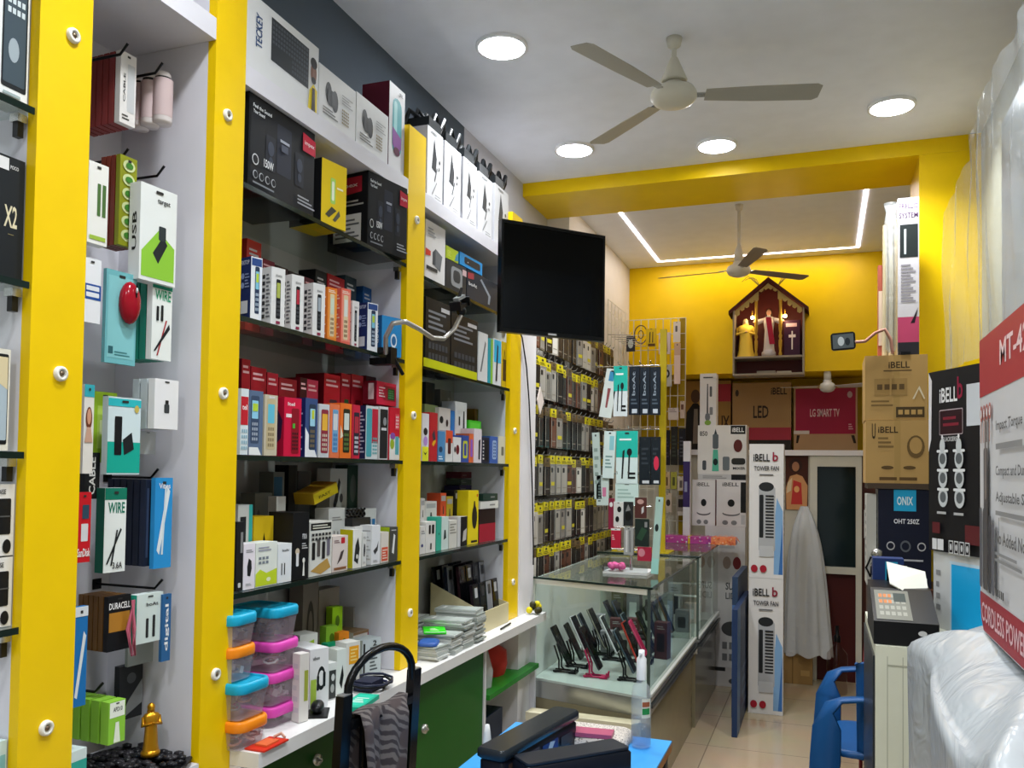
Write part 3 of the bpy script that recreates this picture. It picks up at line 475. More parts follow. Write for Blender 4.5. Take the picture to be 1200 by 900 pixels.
R1 = [(284, 293, 306, 300, 'dfe4ea', npv, 'navy and white keypad phone box, first in the upper phone row'), (307, 317, 333, 312, 'dcdcdb', wp('a9b455'), 'white box with a black keypad phone, second in the upper phone row'), (334, 341, 355, 321, 'dcdcdb', wp('b03040'), 'white box with a black keypad phone, third in the upper phone row'), (356, 366, 380, 331, 'dcdcdb', wp('9aa4ae'), 'white box with a black keypad phone, left of the orange phone box'),
      (380, 383, 394, 336, 'df7a2c', orp('e2913f', 'c8d2c0'), 'orange keypad phone box in the upper phone row'), (395, 399, 410, 337, 'e06a58', orp('e88a78', 'd8dcd8'), 'salmon pink keypad phone box in the upper phone row'), (410, 412, 420, 352, 'dcdcdb', wp('6b7078'), 'short white keypad phone box right of the salmon pink one'), (421, 430, 442, 354, 'dfe4ea', npv, 'navy and white keypad phone box right of the short white one'),
      (443, 447, 470, 369, '2c8ac9', {'F': [('e', .6, .4, .16, .18, 'dfeaf2'), ('e', .6, .4, .11, .12, '2c6aa0')], 'L': [('r', 0, 0, 1, 1, '1d5a90'), ('tv', .3, .3, .7, .8, 'ubon', 'd8e4ee')]}, 'bright blue box at the right end of the upper phone row')]
for a, c, r, yt, base, dec, lab in R1: SB('phone_box', lab, ZB1, XF-.018, a, c, r, yt, base, dec, ang=74, d=.045)
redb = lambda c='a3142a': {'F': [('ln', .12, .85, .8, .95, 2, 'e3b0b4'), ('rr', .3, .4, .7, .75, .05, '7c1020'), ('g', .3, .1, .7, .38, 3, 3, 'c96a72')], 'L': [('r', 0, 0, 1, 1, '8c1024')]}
plain = lambda c, lc='b0b0b0': {'F': [('rr', .25, .3, .75, .7, .05, c), ('ln', .15, .82, .8, .92, 2, lc)]}
for j, (c, r, yt, col, dec, lab) in enumerate([(287, 304, 279, 'b23024', plain('e0d4c4'), 'red and white box behind the first navy phone box'), (305, 320, 302, '6e1f2c', redb(), 'maroon box behind the upper white phone boxes, left one'), (321, 336, 310, '3c2a2c', plain('55444a'), 'dark brown box behind the upper white phone boxes'), (337, 354, 317, '2c2426', plain('4a3c3c'), 'blackish box behind the third upper phone box'), (355, 366, 324, '5b2a34', redb(), 'small maroon box behind the fourth upper phone box'),
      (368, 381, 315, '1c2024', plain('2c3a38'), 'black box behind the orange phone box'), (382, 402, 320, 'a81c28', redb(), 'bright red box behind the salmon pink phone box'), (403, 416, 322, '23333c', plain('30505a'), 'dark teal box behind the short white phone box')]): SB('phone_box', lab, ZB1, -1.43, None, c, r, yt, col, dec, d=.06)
SB('gadget_box', 'tall dark blue box at the right behind the upper phone row', ZB1, -1.43, None, 424, 446, 335, '1f4f86', plain('2f6aa8'), d=.07)
# shelf 2
red2 = {'F': [('t', .2, .86, .6, .92, 'Itel', 'f4dfe2'), ('r', .1, .66, .5, .72, 'f4dfe2'), ('rr', .42, .05, .86, .82, .06, '8a0e24'), ('g', .46, .1, .82, .42, 3, 5, '3a1018'), ('rr', .48, .48, .62, .56, .01, '50b03c')], 'L': [('r', 0, 0, 1, 1, '9c1030'), ('p', [(.4, .2), (.8, .3), (.9, .6), (.5, .8)], '2c1a3c')]}
gr2 = lambda b2, sc, kc, lab='tecno': {'F': keypad_phone(b2, sc, kc, .15, .85, .1, .93)+[('t', .3, .94, .75, .985, lab, 'e8e8ee')], 'L': [('ln', .2, .1, .8, .9, 10, 'd8dce4')]}
R2b = [(279, 281, 290, 455, 'd6e2e6', {'F': [('r', 0, .45, .95, .88, 'c02430'), ('t', .15, .68, .8, .76, 'tel', 'f4e6e6'), ('g', .1, .06, .9, .4, 3, 4, '8fb4c4')]}, 'white and red keypad phone box at the left end of the middle phone row'),
       (290, 291, 307, 457, '5a6e8c', {'F': keypad_phone('3c4c66', '8cc8e4', 'a0aab8', .1, .72, .18, .92)+[('p', [(0, 0), (.9, 0), (.65, .12), (0, .12)], 'e8ecec'), ('rr', .22, .68, .6, .8, .02, 'b4d040')]}, 'slate blue keypad phone box with a blue screen, second in the middle row'),
       (308, 309, 324, 462, 'c9bfa8', gr2('c2b28c', '63bcd4', '8c7c5c'), 'beige keypad phone box with a teal screen in the middle row'),
       (324, 332, 352, 465, 'cf1540', red2, 'big crimson keypad phone box in the middle row'),
       (352, 357, 371, 466, '3a5080', {'F': [('p', [(0, 0), (1, 0), (.5, .3), (0, .5)], 'e6eaee')]+keypad_phone('2c3c50', '9cd0e4', '7a6a50', .3, .85, .12, .9)+[('rr', .5, .65, .7, .8, .02, 'c4cf3c')], 'L': [('r', 0, 0, 1, 1, '1a2860'), ('ln', .2, .1, .8, .9, 12, '9aa8d0')]}, 'navy and white keypad phone box right of the crimson one'),
       (372, 373, 385, 473, 'c8ccd0', {'F': keypad_phone('8c3040', 'e4b040', 'c8b8a4', .2, .9, .08, .9)}, 'grey box with a dark red keypad phone in the middle row'),
       (385, 386, 397, 473, 'e0764c', {'F': keypad_phone('6ea0c8', 'd0d4d8', '4a7cb0', .25, .85, .1, .9)}, 'salmon keypad phone box with a blue phone in the middle row'),
       (397, 398, 411, 472, 'e8742a', {'F': keypad_phone('2a2c1c', 'd0d8d0', '5a7840', .25, .85, .1, .9)+[('p', [(0, .35), (.25, .4), (0, .6)], 'e4d8c0')]}, 'vivid orange keypad phone box in the middle row'),
       (411, 412, 421, 474, 'c82440', {'F': keypad_phone('2b2838', 'b03040', 'cfd0d8', .2, .9, .06, .86)}, 'narrow red box with a dark keypad phone in the middle row'),
       (421, 428, 442, 475, 'd3d8da', {'F': [('rr', .05, .04, .5, .95, .1, '4aa0ac'), ('r', .5, .3, 1, .95, 'b8243c'), ('g', .55, .08, .95, .42, 3, 5, '58a0a4')], 'L': [('r', 0, 0, 1, 1, '22284c'), ('ln', .2, .1, .9, .9, 12, 'b8bcd0')]}, 'pale box with a teal phone next to the black topped box'),
       (443, 444, 454, 476, 'd8d8d8', {'F': [('rr', .05, .02, .95, .95, .06, '232427'), ('e', .6, .72, .2, .08, '8a8c90'), ('rr', .2, .55, .8, .6, .02, 'c8c8cc')]}, 'black slim box near the right end of the middle phone row'),
       (454, 456, 474, 477, 'd01c34', {'F': [('p', [(0, 0), (1, 0), (1, .42), (0, .48)], 'e6e4e0'), ('e', .3, .45, .25, .07, '8a50a4'), ('e', .25, .3, .2, .1, '9ab02c'), ('rr', .55, .1, .9, .45, .04, '58a8b0'), ('rr', .5, .58, .9, .88, .03, 'e0485a'), ('g', .55, .6, .85, .85, 2, 4, 'f0c8c8')]}, 'red and white phone box at the right end of the middle row')]
for a, c, r, yt, base, dec, lab in R2b: SB('phone_box', lab, ZB2, XF-.018, a, c, r, yt, base, dec, ang=84, d=.045)
i = 0
for c, r, yt, lab in [(281, 291, 424, 'tall dark red box at the far left behind the middle phone row'), (292, 310, 433, 'dark red box behind the slate blue phone box'), (311, 324, 440, 'dark red box behind the beige phone box'), (325, 346, 446, 'low dark red box behind the crimson phone box'), (350, 358, 446, 'blackish red box between the back row boxes'), (358, 371, 448, 'pinkish red box with white print in the back row'), (378, 397, 441, 'red box with a green phone picture in the back row'), (398, 409, 441, 'red box beside the middle of the back row'), (410, 424, 442, 'red box with striped print in the back row'), (427, 439, 444, 'dark box with a barcode at the right of the back row')]:
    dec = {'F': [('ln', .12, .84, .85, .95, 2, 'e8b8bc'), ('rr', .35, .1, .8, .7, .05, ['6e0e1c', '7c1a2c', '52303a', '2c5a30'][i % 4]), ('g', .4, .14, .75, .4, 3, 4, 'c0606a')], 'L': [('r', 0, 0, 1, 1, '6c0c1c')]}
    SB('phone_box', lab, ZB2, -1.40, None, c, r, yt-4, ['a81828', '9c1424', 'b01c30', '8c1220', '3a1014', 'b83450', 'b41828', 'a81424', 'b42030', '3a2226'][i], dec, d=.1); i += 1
hb = Zat(-1.35, 2.4, 477)
o = SB('phone_box', 'crimson box with a green phone lying on top at the right of the middle row', ZB2, -1.33, None, 440, 464, 446, 'd01c44', {'F': [('r', .35, .2, .95, .85, 'a01030'), ('r', .55, .25, .9, .75, '1c4c34'), ('g', .58, .3, .86, .7, 4, 4, '48a060'), ('ln', .1, .3, .4, .8, 4, 'f0c0c8')], 'L': [('r', 0, 0, 1, 1, '6c1020'), ('r', .4, .2, .8, .9, 'c8b0b0')]}, d=.05, lift=hb-ZB2+.006)
o.scale.z = 1

hook(120, 812, 'black display hook holding the lime green adapter boxes', -1.40)
# ------------------------------------------------------------------ bay 2, shelf 3: chargers and cables
Z3 = ZB3
def S3(name, label, xl, xc, xr, yt, base, dec, X=XF-.018, ang=88, d=.05, lift=0): return SB(name, label, Z3, X, xl, xc, xr, yt, base, dec, ang, 'box', d, None, lift)
cab = lambda c='1e2022': [('p', [(.3, .2), (.36, .2), (.4, .6), (.3, .62)], c), ('p', [(.55, .15), (.62, .15), (.6, .6), (.52, .6)], c), ('ln', .2, .78, .8, .86, 2, '888888')]
blob = lambda c='1e2022': [('p', [(.35, .3), (.6, .28), (.72, .45), (.68, .62), (.45, .68), (.32, .5)], c), ('ln', .2, .8, .8, .88, 2, '888888'), ('ln', .2, .08, .7, .14, 2, '999999')]
S3('charger_box', 'black box with faint print at the left end of the accessory shelf', None, 276, 284, 612, '1c1d20', {'F': [('rr', .3, .05, .7, .12, .1, 'c9c9c9'), ('r', .55, .55, .9, .85, '888888')]})
S3('charger_box', 'white box picturing a black car charger, second on the accessory shelf', None, 284.5, 298, 638, 'e6dfe6', {'F': blob()})
S3('charger_box', 'white and yellow green box, wide, on the accessory shelf', None, 299, 324, 637, 'dfe3da', {'F': [('p', [(0, .02), (1, .02), (1, .38), (.5, .3), (.2, .4), (0, .3)], 'c0d22c'), ('e', .6, .15, .1, .05, 'e8ecc0'), ('g', .1, .5, .6, .7, 3, 2, '777f88'), ('ln', .1, .8, .7, .92, 2, '99a')]})
S3('cable_box', 'white box with two slim black plugs pictured, accessory shelf', None, 325, 341, 638, 'e3e6e8', {'F': [('r', .25, .2, .32, .5, '1c1c1e'), ('r', .45, .2, .52, .5, '1c1c1e'), ('t', .3, .8, .8, .86, 'boAt', '444444')]})
bk = [('e', .3, .42, .13, .05, 'c9b9a0'), ('rr', .22, .2, .38, .4, .05, 'd8d8da'), ('t', .58, .6, .85, .68, 'PTRON', 'd9d9d9'), ('p', [(.62, .05), (.75, .05), (.72, .25), (.66, .25)], 'e0ded6'), ('e', .68, .28, .08, .04, 'e0ded6'), ('ln', .55, .45, .9, .55, 3, 'b9b9b9')]
S3('earphone_box', 'tall black carton with white print in the middle of the accessory shelf', 326, 342, 361, 601, '141416', {'F': bk, 'L': [('e', .5, .45, .2, .07, '8a7a68'), ('rr', .35, .2, .65, .4, .05, '6a6a6c')]}, ang=80, d=.09)
ho = {'F': [('r', .04, .84, .96, .97, '1a1a1a'), ('p', [(.05, .1), (.5, .02), (.95, .12), (.8, .3), (.4, .2)], 'b8924c')]+[('rr', .1+.22*k, .3+.05*(k % 2), .24+.22*k, .62+.05*(k % 2), .03, ['1a1a1c', '54504e', '222224', '6d6a78'][k]) for k in range(4)]+[('g', .05, .64, .95, .8, 6, 2, '2c2c2c'), ('ln', .1, .86, .9, .95, 2, 'd8d8c8')]}
S3('phone_holder_box', 'white box crowded with black gadget pictures in the middle of the accessory shelf', None, 362, 388, 612, 'd8d8d0', ho, d=.1)
S3('charger_box', 'short pinkish white box with a small red patch on the accessory shelf', None, 389, 407, 629, 'dccfc8', {'F': [('rr', .55, .78, .8, .95, .03, 'c02830'), ('p', [(.3, .2), (.6, .35), (.75, .6), (.55, .55)], '4a3c3c'), ('ln', .1, .8, .45, .9, 2, '8a6a6a'), ('r', .1, .05, .9, .12, '8a5a3a')]})
S3('charger_box', 'yellow and white box picturing black earphones on the accessory shelf', 398, 413, 423, 621, 'e4e2dc', {'F': [('p', [(.15, .2), (.6, .1), (.8, .5), (.6, .8), (.3, .6)], '2a2c2c'), ('e', .5, .3, .12, .06, 'd8d8d0')], 'L': [('r', 0, 0, 1, 1, 'c9bf1c')]}, ang=80)
S3('charger_box', 'plain white box with small dark picture right of the yellow earphone box', None, 424, 429, 624, 'd8d8d4', {'F': blob('3c3c3c')})
S3('cable_box', 'white box picturing a curled black cable near the right of the accessory shelf', 430, 435, 445, 616, 'dfe0e2', {'F': [('p', [(.2, .35), (.6, .45), (.8, .6), (.7, .35), (.4, .25)], '3a3a3c'), ('ln', .2, .05, .7, .12, 2, '888')], 'L': [('ln', .1, .1, .9, .9, 10, 'b0b0b0')]}, ang=80)
S3('charger_box', 'orange and white small box near the right end of the accessory shelf', None, 446, 455, 624, 'dcd6cc', {'F': [('r', .1, .05, .9, .5, 'd8583a'), ('ln', .2, .1, .8, .45, 4, 'f0d8c8')]})
S3('charger_box', 'dark box with white gadget picture at the right end of the accessory shelf', 448, 456, 467, 618, '4a4a46', {'F': [('p', [(.3, .25), (.55, .2), (.7, .75), (.5, .8)], 'e6e6e4'), ('ln', .2, .88, .8, .94, 1, 'ccc')], 'L': [('r', 0, 0, 1, .85, '9c8f2c'), ('r', 0, .85, 1, 1, 'a8c020')]}, ang=80)
Xm, Xb = -1.39, -1.47
S3('gadget_box', 'white box with teal edge and a dark screen picture behind the accessory row, left', None, 277, 294, 592, 'd6d8d4', {'F': [('r', .75, 0, 1, 1, '3fb8b0'), ('r', .15, .5, .55, .85, '2a2c2e')]}, X=Xm, d=.04)
S3('cable_box', 'yellow box with a black diamond mark behind the accessory row', None, 296, 319, 606, 'e2bf20', {'F': [('p', [(.45, .6), (.52, .75), (.59, .6), (.52, .45)], '2c2410'), ('r', .2, .2, .6, .28, 'c43a20')]}, X=Xm, d=.06)
S3('gadget_box', 'white box with a black hose picture behind the tall black carton', None, 322, 333, 582, 'd8d8d6', {'F': [('p', [(.1, .7), (.5, .8), (.8, .6), (.7, .58), (.45, .72)], '222')]}, X=Xb+.03, d=.04)
S3('gadget_box', 'tall black box standing at the back of the accessory shelf', None, 336, 346, 545, '111214', {'F': [('r', .8, 0, 1, 1, '2a2c2c')]}, X=Xb, d=.05)
S3('gadget_box', 'dark box with a blue window at the back of the accessory shelf', None, 318, 331, 553, '5e615c', {'F': [('r', .05, .3, .8, .95, '1d4a66')]}, X=Xb, d=.05)
S3('gadget_box', 'grey translucent box at the back left of the accessory shelf', None, 297, 317, 578, '6a6a62', {'F': [('e', .2, .5, .15, .3, '4c4c46')]}, X=Xb, d=.05)
S3('gadget_box', 'dark grey box with silver print beside the tall black box', None, 347, 362, 552, '33363a', {'F': [('r', .2, .2, .8, .5, '6c6c6c')]}, X=Xb, d=.05)
S3('car_charger_box', 'upright pale box picturing a black car charger at the back of the accessory shelf', None, 385, 405, 549, 'b9bab2', {'F': [('p', [(.2, .5), (.45, .65), (.6, .85), (.5, .9), (.2, .62)], '1c1c1c'), ('e', .65, .68, .1, .05, '3c3c3c'), ('r', 0, 0, 1, .42, '50504a'), ('ln', .1, .05, .9, .38, 6, 'b8b4a0')], }, X=Xb, d=.05)
S3('gadget_box', 'tall dark green box at the back right of the accessory shelf', None, 406, 418, 545, '1f3a2c', {'F': [('r', .1, .1, .9, .42, '177a58'), ('e', .5, .75, .3, .15, '4c544c')]}, X=Xb, d=.05)
o = S3('charger_box', 'yellow and brown box lying tilted on top of the others on the accessory shelf', None, 367, 397, 578, 'b08a1c', {'F': [('r', 0, 0, 1, .9, 'dcc41e'), ('t', .2, .3, .7, .55, 'FAST', '6c5a10')]}, X=Xm-.01, d=.08, lift=.19); o.rotation_euler = (0, math.radians(-16), math.radians(88)); o.dimensions = o.dimensions
o['label'] = 'yellow and brown box lying tilted on top of the others on the accessory shelf'
S3('power_bank_box', 'pale box with four blue battery stripes at the right of the accessory shelf', None, 418, 440, 597, 'd5dad8', {'F': [('r', .1+.22*k, .45, .26+.22*k, .8, '2878b4') for k in range(4)]}, X=Xm, d=.05)
S3('gadget_box', 'white plain box in the back middle of the accessory shelf', None, 384, 403, 596, 'cfd2d0', {'F': cab('888888')}, X=Xm-.005, d=.05)
m = MB()
for a in range(3): m.tube([(0, -.05+.012*k, .012*math.sin(k*1.1+a*2)) for k in range(10)], .004, mat('141414', .3), 6)
m.box(-.02, .02, -.05, .06, -.04, -.015, mat('2a2a2a', .4)); q = Vector((-1.385, Yat(-1.385, 1.3, 416), Z3+.16)); m.box(-.03, .03, -.05, .05, -.158, -.04, mat('e0e0dc', .4))
tag(m.obj('cable_coil', loc=q), 'black cables in an opened white box behind the accessory row', 'cable')
# ------------------------------------------------------------------ plastic tubs on the counter
def rr(w, d, r, z, n=5):
    pts = []
    for cx, cy, q in ((w/2-r, d/2-r, 0), (-w/2+r, d/2-r, 1), (-w/2+r, -d/2+r, 2), (w/2-r, -d/2+r, 3)):
        for j in range(n): t = PI/2*(q+j/(n-1)); pts.append((cx+r*math.cos(t), cy+r*math.sin(t), z))
    return pts
TUB = mat('cdbfc8', .3, 0, 'film')
LIDS = {'blue': mat('1fa6cc', .3), 'orange': mat('f08a1c', .3), 'pink': mat('e04fb4', .3)}
def tub(x, y, z, w, d, h, lid, label, seed, fill):
    t = empty('storage_tub', label, 'storage tub', (x, y, z), math.radians(random.Random(seed).uniform(-3, 3)), 'stacked plastic storage tubs')
    del t['group']
    body = MB(); body.loft([rr(w*.84, d*.84, .015, .0), rr(w*.86, d*.86, .018, .004), rr(w*.97, d*.97, .022, h-.02)], TUB, True, False); body.add(rr(w*.84, d*.84, .015, 0), [tuple(range(20))[::-1]], TUB); body.obj('tub_body', parent=t)
    l = MB(); L = LIDS[lid]; l.loft([rr(w, d, .024, h-.026), rr(w*1.02, d*1.02, .026, h-.024), rr(w*1.02, d*1.02, .026, h-.008), rr(w*.98, d*.98, .024, h-.002), rr(w*.9, d*.9, .02, h-.001), rr(w*.88, d*.88, .02, h-.006)], L); l.obj('lid', parent=t)
    R = random.Random(seed); c = MB()
    for k in range(16):
        a, b2, q = R.uniform(-.3, .3)*w, R.uniform(-.3, .3)*d, R.uniform(.01, h*.4)
        c.M = Matrix.Translation((a, b2, q)) @ Matrix.Rotation(R.uniform(0, 3), 4, 'Z') @ Matrix.Rotation(R.uniform(-.6, .6), 4, 'X')
        if k % 3: c.box(-.018, .018, -.008, .008, -.006, .01, mat(R.choice(fill), .5))
        else: c.tube([(.018*math.cos(j*.9), .014*math.sin(j*.9), j*.001) for j in range(8)], .003, mat(R.choice(fill), .5), 6)
    o = c.obj('tub_contents', parent=t); o['kind'] = 'stuff'
F1 = ['e8e4e4', 'c9bcc0', '8a8a90', 'c88a7a', 'f0f0f0']; F2c = ['2a3450', '4a4a58', 'd8d8d8', '8c8c94']
def ztop(x, y, py): return Zat(x, y, py)
xa, xb2 = -1.335, -1.37; ya = Yat(xa+.08, .93, 318)-.055; yb2 = Yat(xb2+.075, .93, 353)-.06
zl = [ZT+.001, Zat(xa, ya, 836), Zat(xa, ya, 793), Zat(xa, ya, 753), min(1.183, Zat(xa, ya, 716))]
for k, (lid, lab, f) in enumerate((('orange', 'bottom clear tub with an orange lid in the left stack', F1), ('blue', 'clear tub with a blue lid, second from the bottom in the left stack', F1), ('orange', 'small clear tub with an orange lid, third in the left stack', F2c), ('blue', 'top clear tub with a blue lid in the left stack', F2c))):
    w = .165 if k < 2 else .13; tub(xa if k < 2 else xa-.02, ya if k < 2 else ya-.012, zl[k]+(.001 if k else 0), [.16, .16, .15, .15][k], [.11, .115, .095, .10][k], zl[k+1]-zl[k], lid, lab, k+3, f)
zl = [ZT+.001, Zat(xb2, yb2, 820), Zat(xb2, yb2, 782), Zat(xb2, yb2, 747), min(1.183, Zat(xb2, yb2, 708))]
for k, (lid, lab, f) in enumerate((('pink', 'bottom clear tub with a pink lid in the right stack', ['8c6a94', '4a4a70', 'd0c4d0']), ('pink', 'clear tub with a pink lid, second from the bottom in the right stack', F1), ('pink', 'clear tub with a pink lid, third from the bottom in the right stack', F1), ('blue', 'top clear tub with a blue lid in the right stack', ['22284a', '1c1e30', '3a3c48']))):
    tub(xb2, yb2, zl[k]+(.001 if k else 0), .15, [.12, .115, .115, .11][k], zl[k+1]-zl[k], lid, lab, k+13, f)
m = MB(); m.box(-.05, .05, -.06, .06, 0, .004, mat('c8301c', .4)); m.box(-.03, .03, -.03, .03, .0045, .0085, mat('d86a3a', .4)); m.tube([(-.02, .05, .006), (.0, .07, .012), (.03, .06, .006)], .004, mat('c9a08c', .5))
tag(m.obj('red_packet', loc=(-1.245, 1.74, ZT+.001), rot=.3) if 0 else m.obj('red_packet', loc=(-1.268+.0, 1.70, ZT+.0005), rot=.0), 'flat red packet on the counter in front of the tubs', 'packet')
bpy.data.objects['red_packet'].location = (-1.275, 2.06-.42, ZT+.0005); bpy.data.objects['red_packet'].location = (-1.24, 1.705, ZT+.0005)
bpy.data.objects['red_packet'].scale = (.55, .8, 1)
# ------------------------------------------------------------------ things on the counter, bay 2
def C2(name, label, X, xl, xc, xr, yt, base, dec, ang=72, d=.06, cat='box', z=ZT): return SB(name, label, z, X, xl, xc, xr, yt, base, dec, ang, cat, d)
C2('cable_box', 'slim white box beside the pink lidded tubs', -1.27, 347, 350, 361, 767, 'd9d6d0', {'F': [('r', .5, .3, .9, .75, '9aa440')], 'L': [('ln', .1, .1, .9, .9, 5, 'c8c8c8')]}, d=.03)
C2('headphone_box', 'big white box picturing black headphones on the counter', -1.31, 356, 362, 384, 762, 'e2e2e4', {'F': [('e', .62, .5, .22, .2, '1d1f21'), ('e', .62, .5, .15, .13, 'e2e2e4'), ('rr', .38, .3, .5, .55, .05, '1d1f21'), ('rr', .7, .35, .84, .6, .05, '1d1f21'), ('t', .15, .82, .5, .88, 'ubon', '333333'), ('r', .05, .02, .35, .5, 'a8c44c')]}, ang=68, d=.12)
C2('headphone_box', 'white box with a lime label behind the tubs', -1.42, None, 350, 371, 745, 'dedfda', {'F': [('p', [(.2, .6), (.8, .66), (.8, .9), (.2, .84)], 'a4c832')]}, ang=72, d=.06)
C2('gadget_box', 'white and black speaker box next to the headphone box', -1.32, None, 384, 394, 778, 'd8d8d6', {'F': [('r', .1, .02, .9, .8, '3a3b3a'), ('e', .5, .3, .22, .12, 'a5a5a3'), ('e', .55, .6, .2, .1, 'c9c9c9')]}, d=.05)
C2('charger_box', 'white box with a black teardrop on the counter', -1.33, None, 394, 405, 762, 'd9ddd8', {'F': [('p', [(.3, .25), (.55, .1), (.75, .4), (.6, .65)], '1c1e1e')]}, d=.05)
C2('charger_box', 'white box with an orange patch and black gadget on the counter', -1.32, 399, 405, 421, 754, 'd8d6d0', {'F': [('r', .2, .55, .9, .92, 'e8a020'), ('ln', .3, .6, .8, .88, 4, 'f4d480'), ('p', [(.5, .1), (.75, .15), (.7, .4), (.5, .35)], '1c1e1e')]}, d=.05)
C2('gadget_box', 'pale grey blue box with black graphics on the counter', -1.37, None, 424, 446, 751, 'b8c2c4', {'F': [('r', .05, .05, .15, .9, '2b2c2c'), ('ln', .4, .1, .8, .8, 7, '4c5456'), ('t', .55, .8, .75, .95, '2', '222')]}, d=.06)
C2('gadget_box', 'crimson edged white box with a wooden lid top on the counter', -1.42, None, 413, 452, 742, 'cfc9c4', {'F': [('r', .93, 0, 1, 1, '8a2440'), ('r', 0, .93, 1, 1, '8a6a48')], 'T': [('r', 0, 0, 1, 1, '8a6f50')]}, ang=84, d=.1)
for k, (X, xc, xr, yt, col, lab) in enumerate(((-1.45, 388, 400, 712, '9ccc1c', 'lime green packet standing on the counter at the back'), (-1.42, 381, 394, 735, '8fc43a', 'green leaning packet in front of the lime one'), (-1.40, 383, 398, 755, '18a878', 'teal green packet on the counter behind the headphone box'), (-1.39, 396, 408, 742, 'e88a20', 'orange packet on the counter behind the white boxes'))):
    C2('packet', lab, X, None, xc, xr, yt, col, {'F': [('r', .1, .55, .9, .62, 'f0f0d0'), ('g', .15, .1, .85, .5, 2, 3, 'e4e4b8'), ('e', .5, .8, .2, .08, '5a7a1c')]}, d=.03, cat='packet')
C2('gadget_box', 'beige carton with an arch cut-out at the back of the counter', -1.49, None, 372, 396, 692, '8f8272', {'F': [('rr', .3, .2, .75, .8, .2, '4a4238'), ('rr', .38, .25, .67, .72, .15, '837566')]}, ang=88, d=.05)
C2('gadget_box', 'brown carton with a dark loop picture behind the tub stack', -1.49, None, 353, 371, 682, '756a5e', {'F': [('e', .5, .5, .25, .3, '3a342c'), ('e', .5, .5, .15, .2, '756a5e')]}, ang=88, d=.05)
C2('gadget_box', 'grey box with a small black earphone picture at the back right of the counter', -1.47, None, 413, 427, 712, 'a39f98', {'F': [('rr', .2, .1, .8, .8, .05, 'b8b4ae'), ('e', .5, .4, .15, .15, '222')]}, ang=88, d=.04)
C2('gadget_box', 'pale blue grey box with black tripod picture at the back right corner of the counter', -1.47, None, 429, 449, 712, 'a6adaa', {'F': [('p', [(.4, .1), (.5, .1), (.45, .9), (.35, .9)], '222424'), ('p', [(.5, .15), (.85, .4), (.8, .45), (.5, .22)], '222424')]}, ang=88, d=.04)
m = MB(); m.ball((0, 0, .018), .018, mat('16181a', .35), 16, (1, 2.2, .9)); m.box(-.025, .03, -.05, .04, 0, .004, mat('1a1a1c', .4)); q = onz(372, 836, ZT); tag(m.obj('computer_mouse', loc=(q.x, q.y, ZT+.0005), rot=.5), 'black computer mouse on the counter in front of the white boxes', 'mouse')
def cable(name, label, pts, r, col, cat='cable'):
    m = MB(); m.tube(pts, r, mat(col, .35), 8); o = tag(m.obj(name), label, cat); return o
q = onz(445, 808, ZT); m = MB()
for a in range(4): m.tube([(.07*math.cos(k*.7+a)*(.6+.1*a), .09*math.sin(k*.7+a)*(.5+.12*a), .006+.006*a+.003*math.sin(k)) for k in range(11)], .004, mat(['15161a', '2c3050', '1b1b1d', '24283c'][a], .4), 7)
m.box(-.03, .03, -.05, .02, .0, .03, mat('22253a', .5)); tag(m.obj('cable_coil', loc=(q.x-.03, q.y, ZT+.001)), 'tangle of black and navy cables on the counter behind the chair', 'cable')
q = onz(422, 826, ZT); m = MB(); m.box(-.03, .03, -.07, .07, 0, .012, mat('1fb594', .4)); m.decal((-.03, -.07, .012), (.06, 0, 0), (0, .14, 0), [('r', .1, .1, .9, .9, '28c4a4'), ('ln', .2, .3, .8, .7, 4, 'e0f0e8')]); tag(m.obj('packet', loc=(q.x, q.y, ZT+.001), rot=.15), 'flat teal packet on the counter behind the chair back', 'packet')
q = onz(460, 778, ZT); C2('gadget_box', 'dark green and white box lying behind the chair arch', -1.36, None, 453, 466, 768, '1f4a38', {'F': [('p', [(0, 0), (1, 0), (1, .5)], 'd8d8c0'), ('e', .5, .3, .2, .15, 'b8b8b8')]}, d=.05)
# ------------------------------------------------------------------ bay 3
hb = {'F': [('p', [(.28, .45), (.42, .9), (.6, .62), (.55, .42)], '2a2b2e'), ('p', [(.45, .3), (.6, .5), (.66, .5), (.5, .28)], '5b5c60'), ('e', .78, .6, .05, .03, '333'), ('e', .75, .5, .04, .025, '333'), ('p', [(.3, .1), (.6, .3), (.62, .28), (.33, .08)], '8a8a8c'), ('ln', .2, .93, .6, .97, 1, '777'), ('ln', .5, .05, .9, .12, 2, '999')], 'L': [('r', 0, 0, 1, 1, 'a9a9ae')]}
hx = [(500, 518, 146), (520, 539, 164), (542, 557.5, 183), (560, 576, 200), (579, 595, 214)]
for k, (a, b2, yt) in enumerate(hx): 
    o = SB('steam_iron_box', ['first', 'second', 'third', 'fourth', 'last'][k]+' of five white boxes on top of the far shelves, counted from the yellow post', 2.46, XF-.02, None, a, b2, yt, 'd6d6d8', hb, 90, 'box', .12)
    h = o.dimensions.z; m = MB()
    for j in range(5): m.tube([(-.04+.02*j, -.07+.03*j, .02), (-.03+.02*j, -.05+.03*j, .075+.01*(j%2)), (0+.01*j, -.03+.03*j, .05), (.03, -.04+.03*j, .02)], .01, mat('17191b', .35), 6)
    m.box(-.07, .05, -.05, .05, 0, .045, mat('1d2022', .4))
    tag(m.obj('black_gadgets', loc=(o.location.x-.06, o.location.y+.08, o.location.z+h+.001)), 'clump of black gadgets lying on the '+['first', 'second', 'third', 'fourth', 'last'][k]+' white box of the top row', 'gadgets')
ZH = 2.17
def B3(name, label, z, xc, xr, yt, base, dec, X=XF-.02, ang=88, d=.06, lift=0, xl=None, cat='box'): return SB(name, label, z, X, xl, xc, xr, yt, base, dec, ang, cat, d, None, lift)
